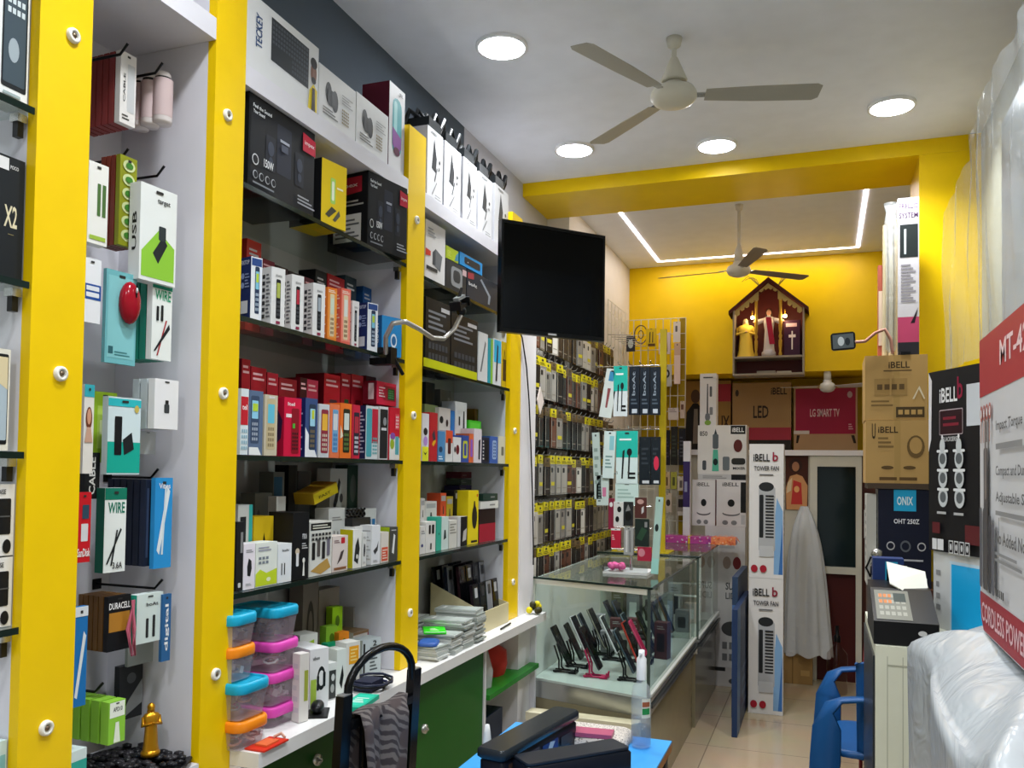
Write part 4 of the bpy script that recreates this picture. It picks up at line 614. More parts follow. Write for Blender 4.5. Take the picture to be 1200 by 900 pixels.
B3('kettle_box', 'white box picturing a grey cube gadget and a hand, far upper shelf', ZH, 498, 521, 256, 'd9d6d4', {'F': [('p', [(.35, .3), (.75, .22), (.85, .5), (.5, .58)], '6a6d70'), ('p', [(.35, .3), (.35, .5), (.5, .58), (.5, .3)], '46494c'), ('p', [(0, .4), (.25, .42), (.25, .5), (0, .52)], 'c83c2c'), ('r', .05, .18, .6, .24, '333'), ('ln', .1, .75, .5, .9, 3, '999')]}, d=.15)
b = B3('webcam_box', 'dark box with red lettering and a camera picture on the far upper shelf', ZH, 522, 546, 302, '26282a', {'F': [('rr', .25, .2, .8, .85, .1, '8a8d8f'), ('rr', .35, .35, .7, .75, .1, '303234'), ('r', .8, .7, 1, .9, 'c8a8a8')]}, d=.15)
b2 = B3('router_box', 'long dark navy box with a silver angle stripe on the far upper shelf', ZH, 547, 583, 315, '16202e', {'F': [('p', [(.4, .85), (.45, .9), (.75, .45), (.72, .15), (.66, .15), (.68, .42)], '8f99a4'), ('t', .05, .5, .3, .62, 'boAt', 'd8d8d8'), ('p', [(.02, .7), (.2, .75), (.2, .95), (.02, .9)], 'a03038')]}, d=.15)
B3('toy_box', 'yellow green box standing on the dark box on the far upper shelf', ZH, 522, 537, 268, 'b4c81e', {'F': [('p', [(.7, .1), (1, .2), (1, .9), (.8, .6)], '3a8ab0'), ('ln', .1, .2, .4, .7, 5, 'd8e060')]}, d=.12, lift=b.dimensions.z+.002).scale.z = .43
B3('speaker_box', 'bright blue box picturing a black bar speaker on the far upper shelf', ZH, 538, 565, 276, '1592d8', {'F': [('rr', .2, .25, .9, .8, .06, '17191e'), ('e', .35, .45, .03, .05, 'b8b8b8')]}, d=.12, lift=b2.dimensions.z+.002).scale.z = .45
kb = {'F': [('ln', .1, .55, .8, .85, 4, '7c8088'), ('r', .6, .86, .95, .92, 'c9c9cc'), ('g', .1, .1, .9, .4, 6, 2, '3a3f48'), ('p', [(.1, .05), (.5, .03), (.5, .05), (.1, .07)], 'c9c9cc')]}
B3('keyboard_box', 'black box with faint white icons on the middle far shelf, left one', ZB1, 498, 527, 347, '111317', kb, d=.15)
B3('keyboard_box', 'black box with faint white icons on the middle far shelf, right one', ZB1, 528, 559, 365, '111317', kb, d=.15)
B3('tripod_box', 'white box with a grey curved arm picture on the middle far shelf', ZB1, 560, 571, 388, 'dadcdd', {'F': [('p', [(.2, .2), (.35, .2), (.8, .8), (.7, .85)], '6c7074')]}, d=.06)
B3('cable_box', 'teal and green striped box on the middle far shelf', ZB1, 572, 577, 396, '1d9cae', {'F': [('r', .5, 0, 1, 1, '8cc03c')]}, d=.06)
B3('cable_box', 'white and sky blue box with black shapes on the middle far shelf', ZB1, 577.5, 587, 396, 'dcdee0', {'F': [('r', .1, .5, .95, .98, '2ab0e0'), ('p', [(.3, .1), (.5, .1), (.6, .85), (.45, .9)], '1c1e22')]}, d=.06)
B3('gadget_box', 'yellow box with a dark hanging pouch at the end of the middle far shelf', ZB1, 588, 597, 400, 'd4b41a', {'F': [('rr', .2, .15, .95, .62, .08, '3a261c'), ('p', [(.3, .6), (.55, .85), (.8, .6), (.75, .58), (.55, .78), (.35, .58)], '1c1410')]}, d=.06)
m = MB().box(0, .004, 0, .47, 0, .03, mat('c8cc10', .4)); tag(m.obj('price_strip', loc=(XF+.002, P3b+.004, ZB1-.004)), 'yellow green strip along the front edge of the middle far shelf', 'strip')
u2 = ZB2
eb = lambda c='222426': {'F': [('e', .5, .65, .25, .12, c), ('e', .5, .3, .12, .06, c), ('ln', .2, .88, .8, .94, 1, '888')]}
for a, r, yt, base, dec, lab, lf, X, sc in [
    (494, 502, 484, 'dcdadf', {'F': [('e', .5, .62, .3, .08, '1c1c20'), ('r', .05, 0, .95, .3, 'dfe02c'), ('p', [(.2, .2), (.5, .12), (.8, .2), (.5, .16)], '222'), ('e', .5, .42, .3, .1, 'b48cd0')]}, 'white and yellow box with a round black speaker, first on the lower far shelf', 0, 0, 1),
    (503, 512, 483, 'b8222c', {'F': [('p', [(.3, .35), (.7, .5), (.8, .4), (.5, .3)], 'e0a020'), ('p', [(.3, .55), (.6, .65), (.75, .45), (.5, .42)], '3a3440')]}, 'tall red box with a slanted picture on the lower far shelf', 0, 0, 1),
    (513, 521, 505, '4a86b8', {'F': [('e', .4, .4, .25, .1, '1d3c5c'), ('ln', .1, .05, .7, .2, 2, 'dfe')if 0 else ('ln', .1, .05, .7, .2, 2, 'ddeeff')]}, 'blue earbud box on the lower far shelf', 0, 0, 1),
    (522, 530, 504, 'd8d8d8', {'F': [('r', 0, .6, 1, 1, 'd8502c'), ('rr', .3, .25, .75, .75, .1, '4a1c1c')]}, 'orange and white box with a dark red speaker on the lower far shelf', 0, 0, 1),
    (531, 540, 512, 'dedcdc', {'F': [('e', .55, .5, .22, .2, '6c1c24'), ('e', .2, .5, .1, .12, '33282a')]}, 'white box with a maroon speaker picture on the lower far shelf', 0, 0, 1),
    (541, 549, 510, '3450a0', {'F': [('rr', .15, .15, .8, .8, .12, 'c8cc30'), ('rr', .3, .25, .65, .7, .1, '3c4aa0')]}, 'blue box with a lime oval on the lower far shelf', 0, 0, 1),
    (549.5, 554.5, 508, 'd86a3c', {'F': [('r', .3, .2, .8, .8, '8c5cc0')]}, 'narrow orange and violet box on the lower far shelf', 0, 0, 1),
    (555, 564, 502, 'd8cfd6', {'F': [('p', [(.6, .1), (.8, .1), (.85, .7), (.6, .65)], '2c2c30')]}, 'pale box with a slim black shape on the lower far shelf', 0, 0, 1),
    (565, 573, 512, '24283c', {'F': [('r', .3, .1, .9, .9, '101018'), ('ln', .05, .1, .25, .9, 6, 'ccc')]}, 'dark box with a black panel on the lower far shelf', 0, 0, 1),
    (574, 583, 511, '3a5ca8', {'F': [('rr', .3, .15, .8, .85, .1, '9cb4d8'), ('g', .4, .2, .75, .8, 2, 5, '30508c')]}, 'blue box picturing a pale remote on the lower far shelf', 0, 0, 1),
    (584, 596, 511, 'd3d0bc', {'F': [('rr', .4, .3, .75, .62, .05, '6c6c60')]}, 'cream box at the right end of the lower far shelf', 0, 0, 1)]:
    B3('earbud_box', lab, u2, a, r, yt, base, dec)
def B3u(name, lab, z, xc, xr, yt, yb, base, dec, X=-1.38, d=.06):   # box whose bottom also was measured (stands on lower boxes)
    y = Yat(X, z+.1, xc); zb = max(Zat(X, y, yb), z+.001); P = Vector((X, y, zb)); u, v = uv(88); w = along(P, u, xr); w, d = fit(P, w, d, 88); return carton(name, lab, 'box', P, 88, w, d, min(Zat(X, y, yt), 1.842 if z > 1.4 else 1.51)-zb, base, dec)
def prop(lab, X, xc, xr, z, yt, col='55504a', d=.05): return B3('storage_carton', lab, z, xc, xr, yt, col, {'F': [('ln', .2, .3, .8, .7, 3, '88827a')]}, X=X, d=d)
B3u('earbud_box', 'white box with two round earbuds standing in the second tier of the lower far shelf', u2+.001, 514, 527, 477, 540, 'dcd6d2', {'F': [('e', .22, .77, .16, .07, '26282a'), ('e', .7, .72, .1, .07, '3c2424')]})
B3u('gadget_box', 'slim bright blue box in the second tier of the lower far shelf', u2+.001, 528, 532, 481, 540, '2a7cc8', {'F': [('r', .1, .1, .9, .2, 'fff')]})
B3u('trimmer_box', 'tall white box picturing a trimmer in the second tier of the lower far shelf', u2+.001, 533, 546, 470, 540, 'd6dada', {'F': [('p', [(.65, .4), (.85, .4), (.8, .85), (.7, .85)], '3a3c40'), ('r', .3, .6, .42, .75, '222')]})
B3u('gadget_box', 'bright green box in the second tier of the lower far shelf', u2+.001, 549, 563, 492, 540, '45c828', {'F': [('r', .1, .75, .9, .95, '62d840')]})
B3u('gadget_box', 'tall brown and olive box at the back of the lower far shelf', u2+.001, 556, 565, 479, 540, '7a5a20', {'F': [('r', .7, 0, 1, 1, '50602c')]}, X=-1.45)
B3u('gadget_box', 'grey box standing high at the back of the lower far shelf', u2+.001, 515, 527, 456, 540, '5f625f', {'F': [('r', .7, .2, .95, .9, '8c8f8c')]}, X=-1.45)
B3u('gadget_box', 'dull green box at the back left of the lower far shelf', u2+.001, 497, 512, 473, 540, '6b7a4c', {'F': [('r', .0, .8, 1, 1, '7c8c5c')]}, X=-1.4)
B3u('gadget_box', 'dark navy tall box at the back left of the lower far shelf', u2+.001, 498, 508, 436, 540, '17222c', {'F': [('r', .8, 0, 1, 1, '1f3038')]}, X=-1.46)
for k, (yt, yb, col, lab, dec) in enumerate(((458, 484, 'd8d0cc', 'round white and maroon container stacked at the right of the lower far shelf', 0), (487, 510, 'd0602c', 'orange container below the white one at the right of the lower far shelf', 1))):
    X = -1.39; y = Yat(X, 1.6, 582); zb = Zat(X, y, yb+ (2 if k == 0 else 0)); zt = Zat(X, y, yt); m = MB(); w = .048; h = zt-zb
    m.loft([rr(2*w, 2*w, .03, 0), rr(2*w, 2*w, .03, h*.82)], mat(col, .35), True)
    m.loft([rr(2.1*w, 2.1*w, .03, h*.82), rr(2.1*w, 2.1*w, .03, h*.99), rr(2*w, 2*w, .03, h)], mat('8c2430' if k == 0 else 'b8401c', .35))
    m.decal((w+.001, -w*.6, h*.1), (0, w*1.3, 0), (0, 0, h*.6), [('g', .1, .2, .6, .9, 2, 2, '3a2c2c'), ('rr', .7, .2, .95, .8, .05, '5a3030')] if k == 0 else [('rr', .3, .05, .8, .85, .1, '5c2c10'), ('rr', .4, .2, .7, .75, .1, '6cac3c')])
    tag(m.obj('container', loc=(X, y, zb)), lab, 'container')
y = Yat(-1.39, 1.6, 582); zb = Zat(-1.39, y, 510)
m = MB().box(-.05, .03, -.05, .05, 0, zb-ZB2-.003, mat('6a4a3c')); tag(m.obj('storage_carton', loc=(-1.40, y, ZB2+.001)), 'brown carton under the orange container on the lower far shelf', 'box')
u3 = ZB3
for a, r, yt, base, dec, lab in [
    (492, 498, 617, 'd6d4d0', {'F': [('e', .4, .3, .2, .06, '3a2cc0' if 0 else '2c3070'), ('ln', .2, .7, .9, .85, 2, '888')]}, 'narrow white box at the left of the lowest far shelf'),
    (498.5, 510, 612, 'dad8d4', {'F': [('rr', .3, .6, .5, .9, .06, '1e1e20'), ('rr', .6, .6, .85, .9, .06, '1e1e20'), ('r', .45, .1, .6, .3, '2c2c2c')]}, 'white box picturing twin black gadgets on the lowest far shelf'),
    (517, 525, 606, 'c8d8d4', {'F': [('p', [(.3, .3), (.7, .35), (.6, .6), (.4, .6)], '2c3c3c')]}, 'mint and white box on the lowest far shelf'),
    (526, 535, 610, 'cfcdc6', {'F': [('ln', .1, .5, .9, .9, 4, '8a8880')]}, 'cream box with small print on the lowest far shelf'),
    (536, 547, 606, 'c9c9c9', {'F': [('r', .3, 0, 1, 1, '16161a'), ('p', [(.5, .15), (.9, .2), (.95, .6), (.6, .5)], 'b8b4b0')]}, 'black and white box with a silver gadget on the lowest far shelf'),
    (548, 560, 575, 'e6cf16', {'F': [('e', .62, .5, .25, .22, '221c14'), ('p', [(.5, .7), (.7, .7), (.65, .8), (.55, .8)], '3a2410'), ('r', .3, .03, .9, .07, '221c14'), ('r', .8, .88, .9, .93, 'c82020')]}, 'tall yellow box with a black oval on the lowest far shelf'),
    (561, 580, 597, '1e0e12', {'F': [('r', 0, 0, 1, .55, 'a01830')]}, 'black and crimson box right of the tall yellow one')]:
    B3('earbud_box', lab, u3, a, r, yt, base, dec, X=XF-.03)
B3('earbud_box', 'teal faced box next to the twin gadget box on the lowest far shelf', u3, 511, 517, 606, '35a890', {'F': [('e', .5, .5, .1, .04, '1d6c5c')]}, X=XF-.03)
for xc, xr, yt, yb, col, X, lab in [(493, 497, 584, 640, 'd8d4d0', -1.37, 'white box standing behind the narrow white box, lowest far shelf'), (498, 511, 588, 640, 'd4d0cc', -1.37, 'white box with a black A shape behind the twin gadget box'), (516, 522, 578, 640, 'd0502c', -1.38, 'orange red box behind the mint box on the lowest far shelf'), (523, 530, 582, 640, 'b09a2c', -1.38, 'mustard box behind the cream box on the lowest far shelf'), (532, 546, 575, 640, '1a1a1c', -1.38, 'black box with grey top behind the silver gadget box')]:
    B3u('gadget_box', lab, u3+.001, xc, xr, yt, yb, col, {'F': [('r', .1, .85, .9, .95, 'a8a8a8'), ('p', [(.4, .6), (.6, .6), (.55, .75), (.45, .75)], '333')]}, X=X)
for k, (yt, yb, xc, xr, col, lab) in enumerate([(553, 561, 540, 574, '5c1c28', 'maroon flat box at the top of the back pile on the lowest far shelf'), (562, 569, 540, 574, '4a544c', 'dull green flat box in the back pile on the lowest far shelf'), (569, 577, 538, 575, '2c2450', 'dark violet flat box in the back pile on the lowest far shelf'), (578, 640, 540, 574, '332a2c', 'dark upright carton carrying the flat box pile on the lowest far shelf')]):
    B3u('flat_box', lab, u3+.001, xc, xr, yt, yb-.6, col, {'F': [('r', .1, .4, .5, .5, '888')]}, X=-1.48, d=.08)
for k, (yt, yb, xc, xr, col, lab) in enumerate([(588, 597, 563, 584, 'd8d8d4', 'white flat box right of the tall yellow box, on the black one'), (579, 587, 566, 583, '1f3a34', 'small dark green box on top of the white flat box'), (606, 640, 581, 584, 'c8c8c8', 'thin white box at the right of the crimson box')]):
    B3u('flat_box', lab, u3+.001, xc, xr, yt, yb, col, {'F': [('r', .5, .4, .8, .6, '888')]}, X=-1.335 if k < 2 else -1.36, d=.05)
# phones in a card organiser, packets on the counter of bay 3
oy = 3.335; CRM = mat('cfc49c', .5)
org = empty('phone_organiser', 'cream slotted card organiser holding phones on the far counter', 'organiser', (-1.36, oy, ZT+.001))
MB().box(-.17, .07, -.14, .14, 0, .004, CRM).obj('base_card', parent=org)
MB().box(.066, .07, -.14, .14, .0045, .085, CRM).obj('front_card', parent=org)
MB().prism([(-.17, .0045), (.065, .0045), (.065, .085), (-.17, .19)], -.144, -.1405, CRM, 'y').decal((-.17, -.1441, .02), (.235, 0, 0), (0, 0, .05), [('r', .1+.11*k, 0, .12+.11*k, 1, 'a39a78') for k in range(8)]).obj('side_card', parent=org)
MB().prism([(-.17, .0045), (.065, .0045), (.065, .085), (-.17, .15)], .1405, .144, CRM, 'y').obj('side_card', parent=org)
for i in range(4):
    for k in range(4):
        x = -1.50+.055*i; y = oy-.135+.072*k; h = .25-.022*i+.025*((k*3+i) % 3); 
        m = MB(); m.box(-.006, .006, 0, .062, 0, h, mat(['17181c', '241a22', '1a2030', '1c2c28', '2a161c'][(i*2+k) % 5], .25)); m.box(.006, .0072, .002, .06, .002, h-.002, mat(['0d0d10', '8a8c94', '0d0d10', '0d0d10'][(i+k) % 4], .15)); m.box(.0073, .0085, .018, .045, h-.055, h-.015, mat('b8b8bc' if (i+k) % 3 == 0 else '33343a', .3))
        tag(m.obj('mobile_phone', loc=(x, y, ZT+.0055), rot=(0, math.radians(-6), 0)), 'dark mobile phone standing in the cream slotted organiser', 'phone', 'phones in the card organiser')
R = random.Random(5)
for X, Y, n, ln, lab in [(-1.325, 2.70, 6, 0, 'lowest pile'), (-1.325, 2.81, 9, 0, 'second pile'), (-1.325, 2.92, 13, 0, 'third pile'), (-1.325, 3.03, 16, 0, 'tallest pile'), (-1.49, 2.93, 12, 1, 'rear pile')]:
    for k in range(n):
        m = MB(); m.box(-.045, .045, -.085, .085, 0, .0065, mat(R.choice(['c9ccc8', 'b4b9b4', 'd9dcd8', '9fa69f']), .25)); m.decal((-.045, -.085, .0065), (.09, 0, 0), (0, .17, 0), [('rr', .1, .06, .9, .9, .06, R.choice(['b9bfba', 'dfe2de', 'a4aba5'])), ('r', .3, .8, .7, .86, 'e8e8e6')])
        tag(m.obj('phone_case_packet', loc=(X+R.uniform(-.008, .008), Y+R.uniform(-.004, .004), ZT+.001+.0078*k), rot=(0 if ln else PI/2)+R.uniform(-.1, .1)), 'clear packet with a pale phone case, '+lab+' on the far counter', 'packet', 'phone case packets, '+lab)
q = onz(518, 757, ZT); m = MB(); m.box(-.04, .04, -.06, .06, 0, .006, mat('35d81c', .35)); m.decal((-.04, -.06, .006), (.08, 0, 0), (0, .12, 0), [('ln', .3, .3, .7, .7, 3, 'd8f4c8'), ('r', .05, .0, .95, .06, 'e8e8e8')]); tag(m.obj('packet', loc=(-1.33, 2.81, ZT+.001+.0078*9+.001), rot=.5), 'bright green packet lying on the phone case packets', 'packet')
q = onz(498, 770, ZT); m = MB(); m.loft([rr(.07, .1, .02, 0), rr(.07, .1, .02, .008), rr(.055, .085, .02, .012)], mat('3458a0', .4)); tag(m.obj('blue_pouch', loc=(-1.30, 2.70, ZT+.001+.0078*6+.001), rot=.3), 'small blue pouch on the packets by the yellow post', 'pouch')
q = onz(610, 735, ZT); m = MB()
for k in range(7): m.ball((.02*math.cos(k), .022*math.sin(k*1.7), .02+.012*(k % 3)), .016, mat('d8c81c' if k % 2 else '3a3820', .4), 10)
tag(m.obj('flower_toy', loc=(-1.25, 3.715, ZT-.0) , rot=0), 'small yellow ornament at the far end of the countertop', 'ornament')
cable('pen', 'dark slim pen lying on the counter before the organiser', [(-1.25, 3.28, ZT+.006), (-1.26, 3.42, ZT+.006)], .004, '1a1a1a', 'pen')
# gooseneck holder clamped to the glass shelf
t = empty('gooseneck_holder', 'silver flexible phone holder clamped to the glass shelf and reaching over the yellow post', 'phone holder', (-1.29, 2.4, ZB1))
def gp(px, py, X): q = onx(px, py, X); return (q.x+1.29, q.y-2.4, q.z-ZB1)
NECK = mat('a9a6a0', .3, .6)
pts = [gp(452, 414, -1.275), gp(452, 395, -1.25), gp(460, 379, -1.22), gp(475, 377, -1.19), gp(492, 386, -1.17), gp(507, 396, -1.16), gp(520, 397, -1.15), gp(532, 386, -1.15), gp(541, 368, -1.15)]
P2 = []
for a, b2 in zip(pts, pts[1:]): P2 += [Vector(a).lerp(Vector(b2), j/5) for j in range(5)]
m = MB(); m.tube(P2+[Vector(pts[-1])], .0075, NECK, 10); m.obj('neck', parent=t)
c = gp(455, 416, -1.28); m = MB(); m.box(-.045, .012, c[1]-.02, c[1]+.02, .001, .018, BLK).box(-.045, .012, c[1]-.02, c[1]+.02, -.035, -GT-.002, BLK).box(.0135, .03, c[1]-.02, c[1]+.02, -.035, .018, BLK); m.tube([(.02, c[1], 0), (.03, c[1]+.02, -.03), (.036, c[1]+.05, -.06)], .006, BLK); m.obj('clamp', parent=t)
h = Vector(pts[-1]); m = MB(); m.M = Matrix.Translation(h) @ Matrix.Rotation(.4, 4, 'X'); m.ball((0, 0, .01), .018, BLK, 12).box(-.012, .012, -.04, .04, .02, .032, BLK).box(-.02, .02, -.045, -.035, .02, .05, BLK).box(-.02, .02, .035, .045, .02, .05, BLK).box(-.01, .01, -.03, .03, .05, .06, mat('8f9394', .3)).tube([(0, -.03, .032), (0, 0, .06), (0, .03, .08)], .006, BLK); m.obj('phone_grip', parent=t)
# ------------------------------------------------------------------ television
A = Vector((-1.149, 2.965, 2.025)); Bp = Vector((-.834, 3.315, 2.03)); tw = (Bp-A).to_2d().length; ta = math.atan2(Bp.y-A.y, Bp.x-A.x); th = .43
t = empty('television', 'black flat television mounted high beside the last yellow post', 'television', A, ta)
m = MB(); m.box(0, tw, .004, .03, 0, th, mat('0a0a0b', .3)).box(0, tw, 0, .004, th-.012, th, BLK).box(0, tw, 0, .004, 0, .016, BLK).box(0, .01, 0, .004, .016, th-.012, BLK).box(tw-.01, tw, 0, .004, .016, th-.012, BLK).box(.04, tw-.04, .03, .05, .05, th-.06, mat('111112', .5)); m.decal((tw*.44, -.0005, .004), (.04, 0, 0), (0, 0, .007), [('rr', 0, 0, 1, 1, .1, 'd8d8d8')]); m.obj('casing', parent=t)
MB().box(.011, tw-.011, .0015, .0035, .017, th-.013, mat('07080b', .08)).obj('screen', parent=t)
m = MB(); m.box(tw/2-.08, tw/2+.08, .051, .06, .13, .34, BLK); m.tube([(tw/2, .06, .31), (tw/2+.06, .28, .31), (.338, .495, .31)], .014, BLK, 8); m.obj('wall_bracket', parent=t)
pts = [onx(px, py, -1.285) for px, py in ((606, 380), (612, 396), (617, 430), (620, 470), (622, 520), (624, 580), (625, 640), (625, 662))]
cable('television_cable', 'thin black cable running down the white pillar under the television', [tuple(p) for p in pts], .0035, '141416')
# ------------------------------------------------------------------ wall rack of phone cases
rk = empty('wall_rack', 'long wall rack of hook rows carrying phone case packets', 'rack', (-1.59, 3.86, .9))
MB().box(0, .012, 0, 1.03, 0, 1.6, mat('3a3326', .6)).obj('shaded_back_board', parent=rk)  # rack boards coloured dark for the shade seen between the packets
MB().box(.14, .152, 1.05, 1.85, 0, 1.6, mat('3a3326', .6)).obj('shaded_back_board', parent=rk)
rowz = [2.33, 2.08, 1.83, 1.58, 1.335, 1.105]; NC = 18
for j, z in enumerate(rowz):
    m = MB()
    for c in range(NC):
        y = .06+.1*c; x0 = .012 if y < 1.03 else .152
        m.tube([(x0, y, z-.9+.004), (.235, y, z-.9+.004), (.245, y, z-.9+.02)], .003, STEEL, 5)
    m.box(.012, .018, 0, 1.03, z-.905, z-.89, STEEL); o = m.obj('hook_row', parent=rk); o['kind'] = 'stuff'
cols = [('dark', ['1c1a1a', '25211f', '2c2420']), ('brown', ['5c3a2c', '6a4638', '4a3028']), ('grey', ['8a8680', 'a09c94', '77736c']), ('pale', ['c4c0b6', 'b4aea4', 'd0ccc4'])]
names = ['top', 'second', 'third', 'fourth', 'fifth', 'lowest']
R = random.Random(11); protos = {}
def case_packet(ci, hd, v):
    k = (ci, hd, v)
    if k in protos: return protos[k]
    t = MB(); w, h = .082, .165 if v != 1 else .15
    t.box(0, w, 0, .010, 0, h, mat(cols[ci][1][v], .25)); t.decal((0, 0, 0), (w, 0, 0), (0, 0, h), [('rr', .12, .05, .88, .93, .1, cols[ci][1][(v+1) % 3]), ('rr', .18, .72, .5, .88, .05, '1a1a1a'), ('r', .2, .2, .8, .23, '8c8478'), ('r', .02, .02, .08, .98, 'b8b4a8')]+([('r', .15, .3, .85, .42, 'c8bc2c')] if v == 2 else []))
    a = t.obj('phone_case_packet', loc=(0, 0, -9))
    q = MB(); q.box(0, w, .002, .008, h, h+.045, mat('d6c81c' if hd else '6a5638', .4)); q.decal((0, .002, h), (w, 0, 0), (0, 0, .045), [('rr', .35, .55, .65, .8, .04, '30302f'), ('ln', .1, .1, .9, .45, 2, '3c3618')]); q.obj('header_card', parent=a)
    protos[k] = a; a['fresh'] = 1; return a
for j, z in enumerate(rowz):
    for c in range(NC):
        ci = R.choice([0, 0, 0, 1, 2, 2, 3]); hd = R.random() < .62; v = R.randrange(3)
        for k in range(2):
            X = -1.375-.07*k if k else -1.362; P = (X, 3.86+.02+.1*c+R.uniform(-.004, .004), z-.165-.042)
            if k and .06+.1*c > 1.0: continue
            a = case_packet(ci, hd, v)
            lab = 'clear packet with %s phone case, %s header card, %s hook row of the wall rack' % (cols[ci][0], 'yellow' if hd else 'brown', names[j]); g = '%s %s phone case packets in the %s row' % (cols[ci][0], 'yellow headed' if hd else 'brown headed', names[j])
            ang = PI/2+R.uniform(-.12, .05)
            if 'fresh' in a: del a['fresh']; a.location = P; a.rotation_euler = (0, 0, ang); tag(a, lab, 'packet', g)
            else: tag(dup(a, P, ang), lab, 'packet', g)
m = MB(); m.box(-.01, 0, -.04, .04, -.05, .05, mat('d8c8c0', .4)); m.M = Matrix.Rotation(.8, 4, 'X')
tag(MB().prism([(0, -.07), (.06, 0), (0, .07), (-.045, 0)], 0, .004, mat('dccfc8', .4), 'x').obj('paper_tag', loc=(-1.335, 4.0, 1.85)), 'pale diamond shaped paper tag hanging on the wall rack', 'tag')
# ------------------------------------------------------------------ hook stand on the far counter with earphone packets
YP = 5.16; px0 = Xat(YP, 1.3, 776)
st = empty('hook_stand', 'tall yellow posted stand of hook bars on the far display counter', 'stand', (px0, YP, 1.0115))
zt = Zat(px0, YP, 386)-1.0115
MB().box(-.02, .02, -.01, .01, .008, zt, mat('b09a18', .4)).obj('yellow_pole', parent=st)
MB().box(-.3, .05, -.05, .16, 0, .0075, mat('b09a18', .4)).obj('foot_plate', parent=st)
def bars(par, rows, x0, x1, org, ln=.12, n=6):
    for z in rows:
        m = MB(); m.tube([(x0-org[0], 0, z-org[2]), (x1-org[0], 0, z-org[2])], .005, STEEL, 6)
        for k in range(n): x = x0+(x1-x0)*(k+.5)/n-org[0]; m.tube([(x, 0, z-org[2]), (x, -ln, z-org[2]), (x, -ln-.01, z-org[2]+.015)], .003, STEEL, 5)
        m.obj('hook_bar', parent=par)
zr = [Zat(px0, YP, v) for v in (428, 503, 556)]
bars(st, zr, Xat(YP, 1.5, 698), px0-.02, (px0, YP, 1.0115))
def hang(name, lab, Y, xl, xr, yt, yb, base, dec, cat='packet', d=.012, ang=0, tilt=0):
    z = 1.4; x = Xat(Y, z, xl); zt = Zat(x, Y, yt); zb = Zat(x, Y, yb); x = Xat(Y, (zt+zb)/2, xl); P = Vector((x, Y, zb)); u, v = uv(ang); w = along(P, u, xr)
    dec = {'F': list(dec)+[('rr', .4, .94, .6, .97, .02, '333')]}
    return carton(name, lab, cat, P, ang, w, d, zt-zb, base, dec, None, None, (0, tilt))
ear = lambda top, bot: [('r', 0, .5, 1, 1, top), ('p', [(.25, .1), (.32, .1), (.4, .65), (.3, .62)], '1c2022'), ('e', .62, .6, .12, .07, '1c2022'), ('p', [(.55, .1), (.62, .1), (.66, .6), (.58, .6)], '1c2022'), ('ln', .15, .8, .7, .88, 1, 'e8f4f2'), ('r', .6, .1, .9, .14, '1c2022'), ('r', .6, .18, .9, .22, '1c2022')]
Y1 = YP-.12
hang('earphone_packet', 'white packet with a pink and blue cable, upper left on the hook stand', Y1, 702, 716, 431, 488, 'd3dcd8', [('r', .3, .75, .7, .95, '3c8cb8'), ('p', [(.4, .2), (.55, .2), (.6, .6), (.35, .6)], '8c4a4c')], tilt=.16)
hang('earphone_packet', 'teal and white earphone packet, upper row of the hook stand', Y1, 719, 735, 429, 488, 'd6dee0', ear('28b4a4', 0))
for k, (a, b2, lab) in enumerate(((737, 749, 'left'), (750, 761, 'middle'), (762, 773, 'right'))):
    hang('cable_packet', lab+' of three dark navy packets in the upper row of the hook stand', Y1, a, b2, 430, 486, '17202a', [('tv', .3, .4, .6, .9, 'boAt', '8c98a4'), ('r', .3, .03, .8, .12, 'b8c0c8'), ('ln', .2, .2, .8, .35, 2, '4c5864')], d=.03)
hang('earphone_packet', 'pale leaning packet at the left of the middle row of the hook stand', Y1-.02, 697, 705, 507, 585, 'b9c8c2', [('ln', .2, .2, .8, .8, 5, '8a9c94')], tilt=-.05)
hang('earphone_packet', 'white packet with faint blue print in the middle row of the hook stand', Y1-.03, 706, 719, 505, 560, 'd0e0de', [('r', .5, .6, .9, .9, '8cc4cc'), ('ln', .2, .2, .8, .5, 4, '7c9c98')], tilt=.04)
hang('earphone_packet', 'big teal and white earphone packet in the middle row of the hook stand', Y1, 722, 747, 505, 567, 'cfe0de', ear('28b4a4', 0))
for k, (a, b2, lab) in enumerate(((749, 762, 'left'), (763, 773, 'right'))):
    hang('cable_packet', lab+' dark navy packet in the middle row of the hook stand', Y1, a, b2, 512, 568, '182026', [('r', .3, .03, .9, .09, 'c4c8cc'), ('ln', .2, .4, .8, .8, 4, '343c44'), ]+([('e', .6, .45, .3, .15, 'c8304c')] if k else []), d=.03)
hang('earphone_packet', 'white packet with dotted print, left in the lowest row of the stand', Y1-.02, 699, 713, 557, 592, 'c4d2cc', [('g', .1, .1, .4, .9, 1, 8, '6c7c78'), ('r', .5, .3, .8, .6, 'c87898')])
hang('earphone_packet', 'pale mint packet in the lowest row of the hook stand', Y1, 721, 748, 566.5, 592, 'c2d8d2', [('ln', .1, .3, .8, .8, 3, '9cb8b0')])
